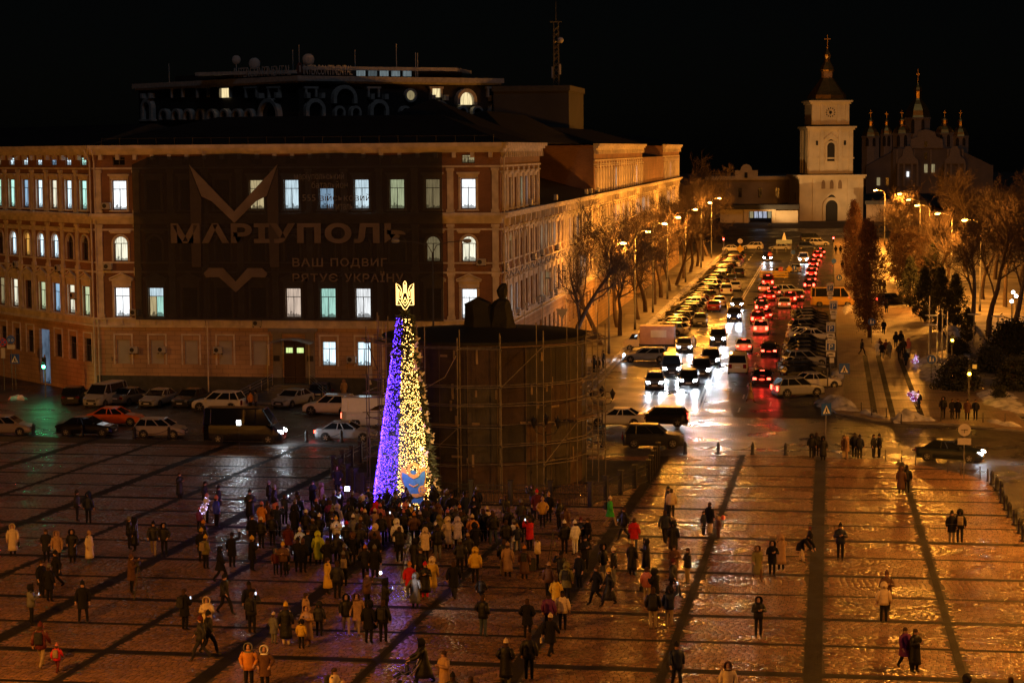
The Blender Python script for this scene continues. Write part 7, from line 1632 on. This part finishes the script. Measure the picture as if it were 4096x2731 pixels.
while n < 46:   # the packed middle of the crowd, dark backs that nothing tells apart
    q = Vector((rc.gauss(-23.6,4.2), rc.uniform(99.5,110.3), 0)); q.x -= (110-q.y)*.03
    if min((Vector((l.x,l.y,0))-q).length for l in placed) < .52 or (q-Vector((TX,TY,0))).length < 2.6: continue
    q.z = zg(q.y)+.012; placed.append(q.copy()); n += 1
    person(int(q.x*40), int(q.y*9), rc.uniform(1.62,1.82), rc.choice('ssspqf'), 'T', rc.choice(('bk','bk','dk','nv')), rc.choice('JJM'), rc.choice(('nbk','bbk','bdk','hbk','bgy')), 'bk', '=person in dark winter clothes packed in the middle of the crowd', loc=q, grp='dark onlookers packed before the tree')
# ------------------------------------------------------------------ things among the crowd
def tripod(x, y, label, h=1.45, cam_=True):
    p = gp(x, y); t = thing('tripod', label, 'tripod', p)
    for k in range(3): mb = MB(); mb.tube([(0,0,h),(.42*math.cos(2.1*k+.3),.42*math.sin(2.1*k+.3),0)], .018, 5); mb.build('leg', BLACKP, t)
    mb = MB(); mb.lathe([(.04,h-.05),(.05,h+.05)],8); mb.build('head', BLACKP, t)
    if cam_: c = thing('video_camera', 'video camera mounted on the '+label, 'camera', (p.x,p.y,p.z+h+.05)); mb = MB(); mb.bbox(-.07,.07,-.16,.16,0,.16,.02); mb.build('camera_body', BLACKP, c); mb = MB(); mb.lathe([(.05,0),(.06,.16)],10,0,Matrix.Translation((0,.16,.08)) @ Matrix.Rotation(-PI/2,4,'X')); mb.build('lens', BLACKP, c)
tripod(556,2392,'tripod beside the brown-coated operator at left'); tripod(2212,2262,'thin tripod right of the red filming coat', 1.6, False); tripod(1622,2330,'tripod in the middle of the crowd'); tripod(2012,2120,'tripod at the fence by the beige trousers')
p = gp(1512,2312,1.55); p.z -= 1.62; cm = thing('shoulder_camera', 'television camera with a small white lamp held by the cameraman', 'camera', (p.x,p.y,p.z+1.5)); mb = MB(); mb.bbox(-.2,.2,-.07,.07,0,.16,.02); mb.build('camera_body', BLACKP, cm); mb = MB(); mb.sphere((.12,-.02,.36), .07, 8, 6, 0, None, .8, .5, 1); mb.build('camera_lamp', glow('camera_lamp', (.9,.95,1), 8), cm, True); mb = MB(); mb.lathe([(.05,.2),(.06,.34)],10,0,Matrix.Rotation(PI/2,4,'Y') @ Matrix.Translation((-.1,0,0))); mb.build('lens', BLACKP, cm)
light('camera_light', 'SPOT', cm, (.3,-.05,.36), (.9,.95,1), 130, .05, (4,1.2,-.6), 70)
# suitcase, balloons, pushchair, kiosk tower
p = gp(2125,2285); t = thing('suitcase', 'black suitcase standing beside the shiny gold jacket', 'suitcase', p); mb = MB(); mb.bbox(-.22,.22,-.13,.13,.06,.66,.03); mb.build('shell', BLACKP, t)
mb = MB(); mb.tube([(-.1,.1,.66),(-.1,.1,1.0),(.1,.1,1.0),(.1,.1,.66)], .012, 4); mb.build('handle', STEEL, t)
for x in (-.17,.17): mb = MB(); mb.lathe([(.045,-.015),(.045,.015)],8,0,Matrix.Translation((x,.08,.045)) @ DISC); mb.build('castor', RUBBER, t)
BAL = glow('balloon_pixels', (.7,.55,1.), 4)
def balloons(x, y, z, n, label, cols):
    p = gp(x, y); t = thing('balloon_bunch', label, 'balloons', (p.x,p.y,p.z+z)); r_ = random.Random(int(x))
    for k in range(n):
        c = Vector((r_.uniform(-.45,.45), r_.uniform(-.2,.2), r_.uniform(-.35,.4))); mb = MB(); mb.sphere(c, .17, 9, 7, 0, None, 1, 1, 1.15); b_ = mb.build('balloon', mat('balloon_skin', cols[k % len(cols)], .15, var=0), t, True)
        mb = MB()
        for q in range(14): a, e_ = r_.uniform(0,2*PI), r_.uniform(-1.2,1.2); d = Vector((math.cos(a)*math.cos(e_),math.sin(a)*math.cos(e_),math.sin(e_)*1.15))*.18+c; mb.sphere(d, .018, 4, 3)
        mb.build('fairy_lights', BAL, b_, kind='stuff'); mb = MB(); mb.tube([c-Vector((0,0,.19)), Vector((.35,-.1,-.8))], .004, 3); mb.build('string', WHITE, b_)
balloons(3650,1652,1.35,8,'bunch of purple and white lit balloons held on the promenade',[(.35,.1,.4),(.6,.6,.65),(.3,.12,.5)]); balloons(3652,1462,.55,6,'bunch of pink and white lit balloons low beside the path',[(.5,.1,.25),(.6,.6,.65)]); balloons(800,2130,1.5,3,'small lit balloons held by the child at left',[(.5,.5,.6)])
p = gp(2893,2125); t = thing('balloon', 'single orange balloon held by the small child', 'balloon', (p.x,p.y,p.z+.75)); mb = MB(); mb.sphere((0,0,.0), .13, 10, 8, 0, None, 1,1,1.1); mb.build('skin', mat('orange_balloon',(.8,.12,.04),.3,var=0), t, True); mb = MB(); mb.tube([(0,0,-.13),(-.1,0,-.5)], .004, 3); mb.build('string', WHITE, t)
p = gp(1640,2745); t = thing('pushchair', 'black folding pushchair with a child at the bottom edge', 'pushchair', (p.x-.05,p.y,zg(p.y)), math.radians(195)); mb = MB()
for s_ in (-.24,.24): mb.tube([(-.45,s_,1.02),(-.3,s_,.75),(.25,s_,.22)], .014, 5); mb.tube([(.3,s_,.6),(-.25,s_,.2)], .014, 5); mb.tube([(-.3,s_,.75),(.45,s_,.42)], .014, 5)
mb.tube([(-.45,-.24,1.02),(-.45,.24,1.02)], .016, 5); mb.build('frame', STEEL, t)
mb = MB(); mb.loft([[(-.28,y_,.80) for y_ in (-.2,.2)],[(-.12,y_,.48) for y_ in (-.21,.21)],[(.22,y_,.5) for y_ in (-.21,.21)],[(.42,y_,.3) for y_ in (-.18,.18)]],0,None,False,False); mb.build('seat', CLOTH, t, color=CK['bk'])
for x, s_ in ((.3,-.24),(.3,.24),(-.27,-.24),(-.27,.24)): mb = MB(); mb.lathe([(.10,-.02),(.10,.02)],12,0,Matrix.Translation((x,s_,.10)) @ DISC); mb.build('wheel', RUBBER, t)
person(0,0,1.0,'t',-75,'dk','J','bdk','dk','=small child in dark clothes sitting in the pushchair', loc=(p.x-.1,p.y,zg(p.y)+.22))
p = gp(2110,1100) ; 
mon_ = gp(3136,1015); t = thing('white_pavilion', 'small blue fair stand with white pointed top at the far end', 'stand', mon_); mb = MB(); mb.box(-1.6,1.6,-.6,.6,2.1,2.9); mb.build('fascia', mat('stand_blue',(.25,.33,.42),.6), t); mb = MB(); mb.lathe([(.5,2.9),(.3,3.6),(.05,4.4)],6); mb.build('peak', WHITE, t); mb = MB(); mb.box(-1.5,-1.4,-.5,-.4,0,2.1); mb.box(1.4,1.5,-.5,-.4,0,2.1); mb.build('posts', STEEL, t)

p = gp(957,1815); t = thing('light_panel', 'square white light panel on a stand before the black minibus', 'light panel', p); zt = op(957,1690,(p.x-50,p.y),(p.x+50,p.y)).z-p.z
mb = MB(); mb.tube([(0,.03,0),(0,.03,zt-.1)], .02, 5); mb.build('stand', BLACKP, t); mb = MB(); mb.box(-.17,.17,0,.05,zt-.2,zt+.2); mb.build('housing', BLACKP, t); mb = MB(); mb.box(-.15,.15,-.012,-.002,zt-.17,zt+.17); mb.build('panel', glow('panel_light', (.9,.95,1), 14), t)
light('panel_beam', 'SPOT', t, (0,-.1,zt), (.85,.93,1), 110, .15, (0,-8,-.2), 120)
a, b_ = op(-100,2122,(-50,78),(50,78)), op(4200,2090,(-50,78),(50,78)); mb = MB(); mb.tube([a, (a+b_)/2-Vector((0,0,.12)), b_], .006, 3); mb.build('overhead_wire', STEEL, None, label='thin wire strung high across the whole square', cat='wire')
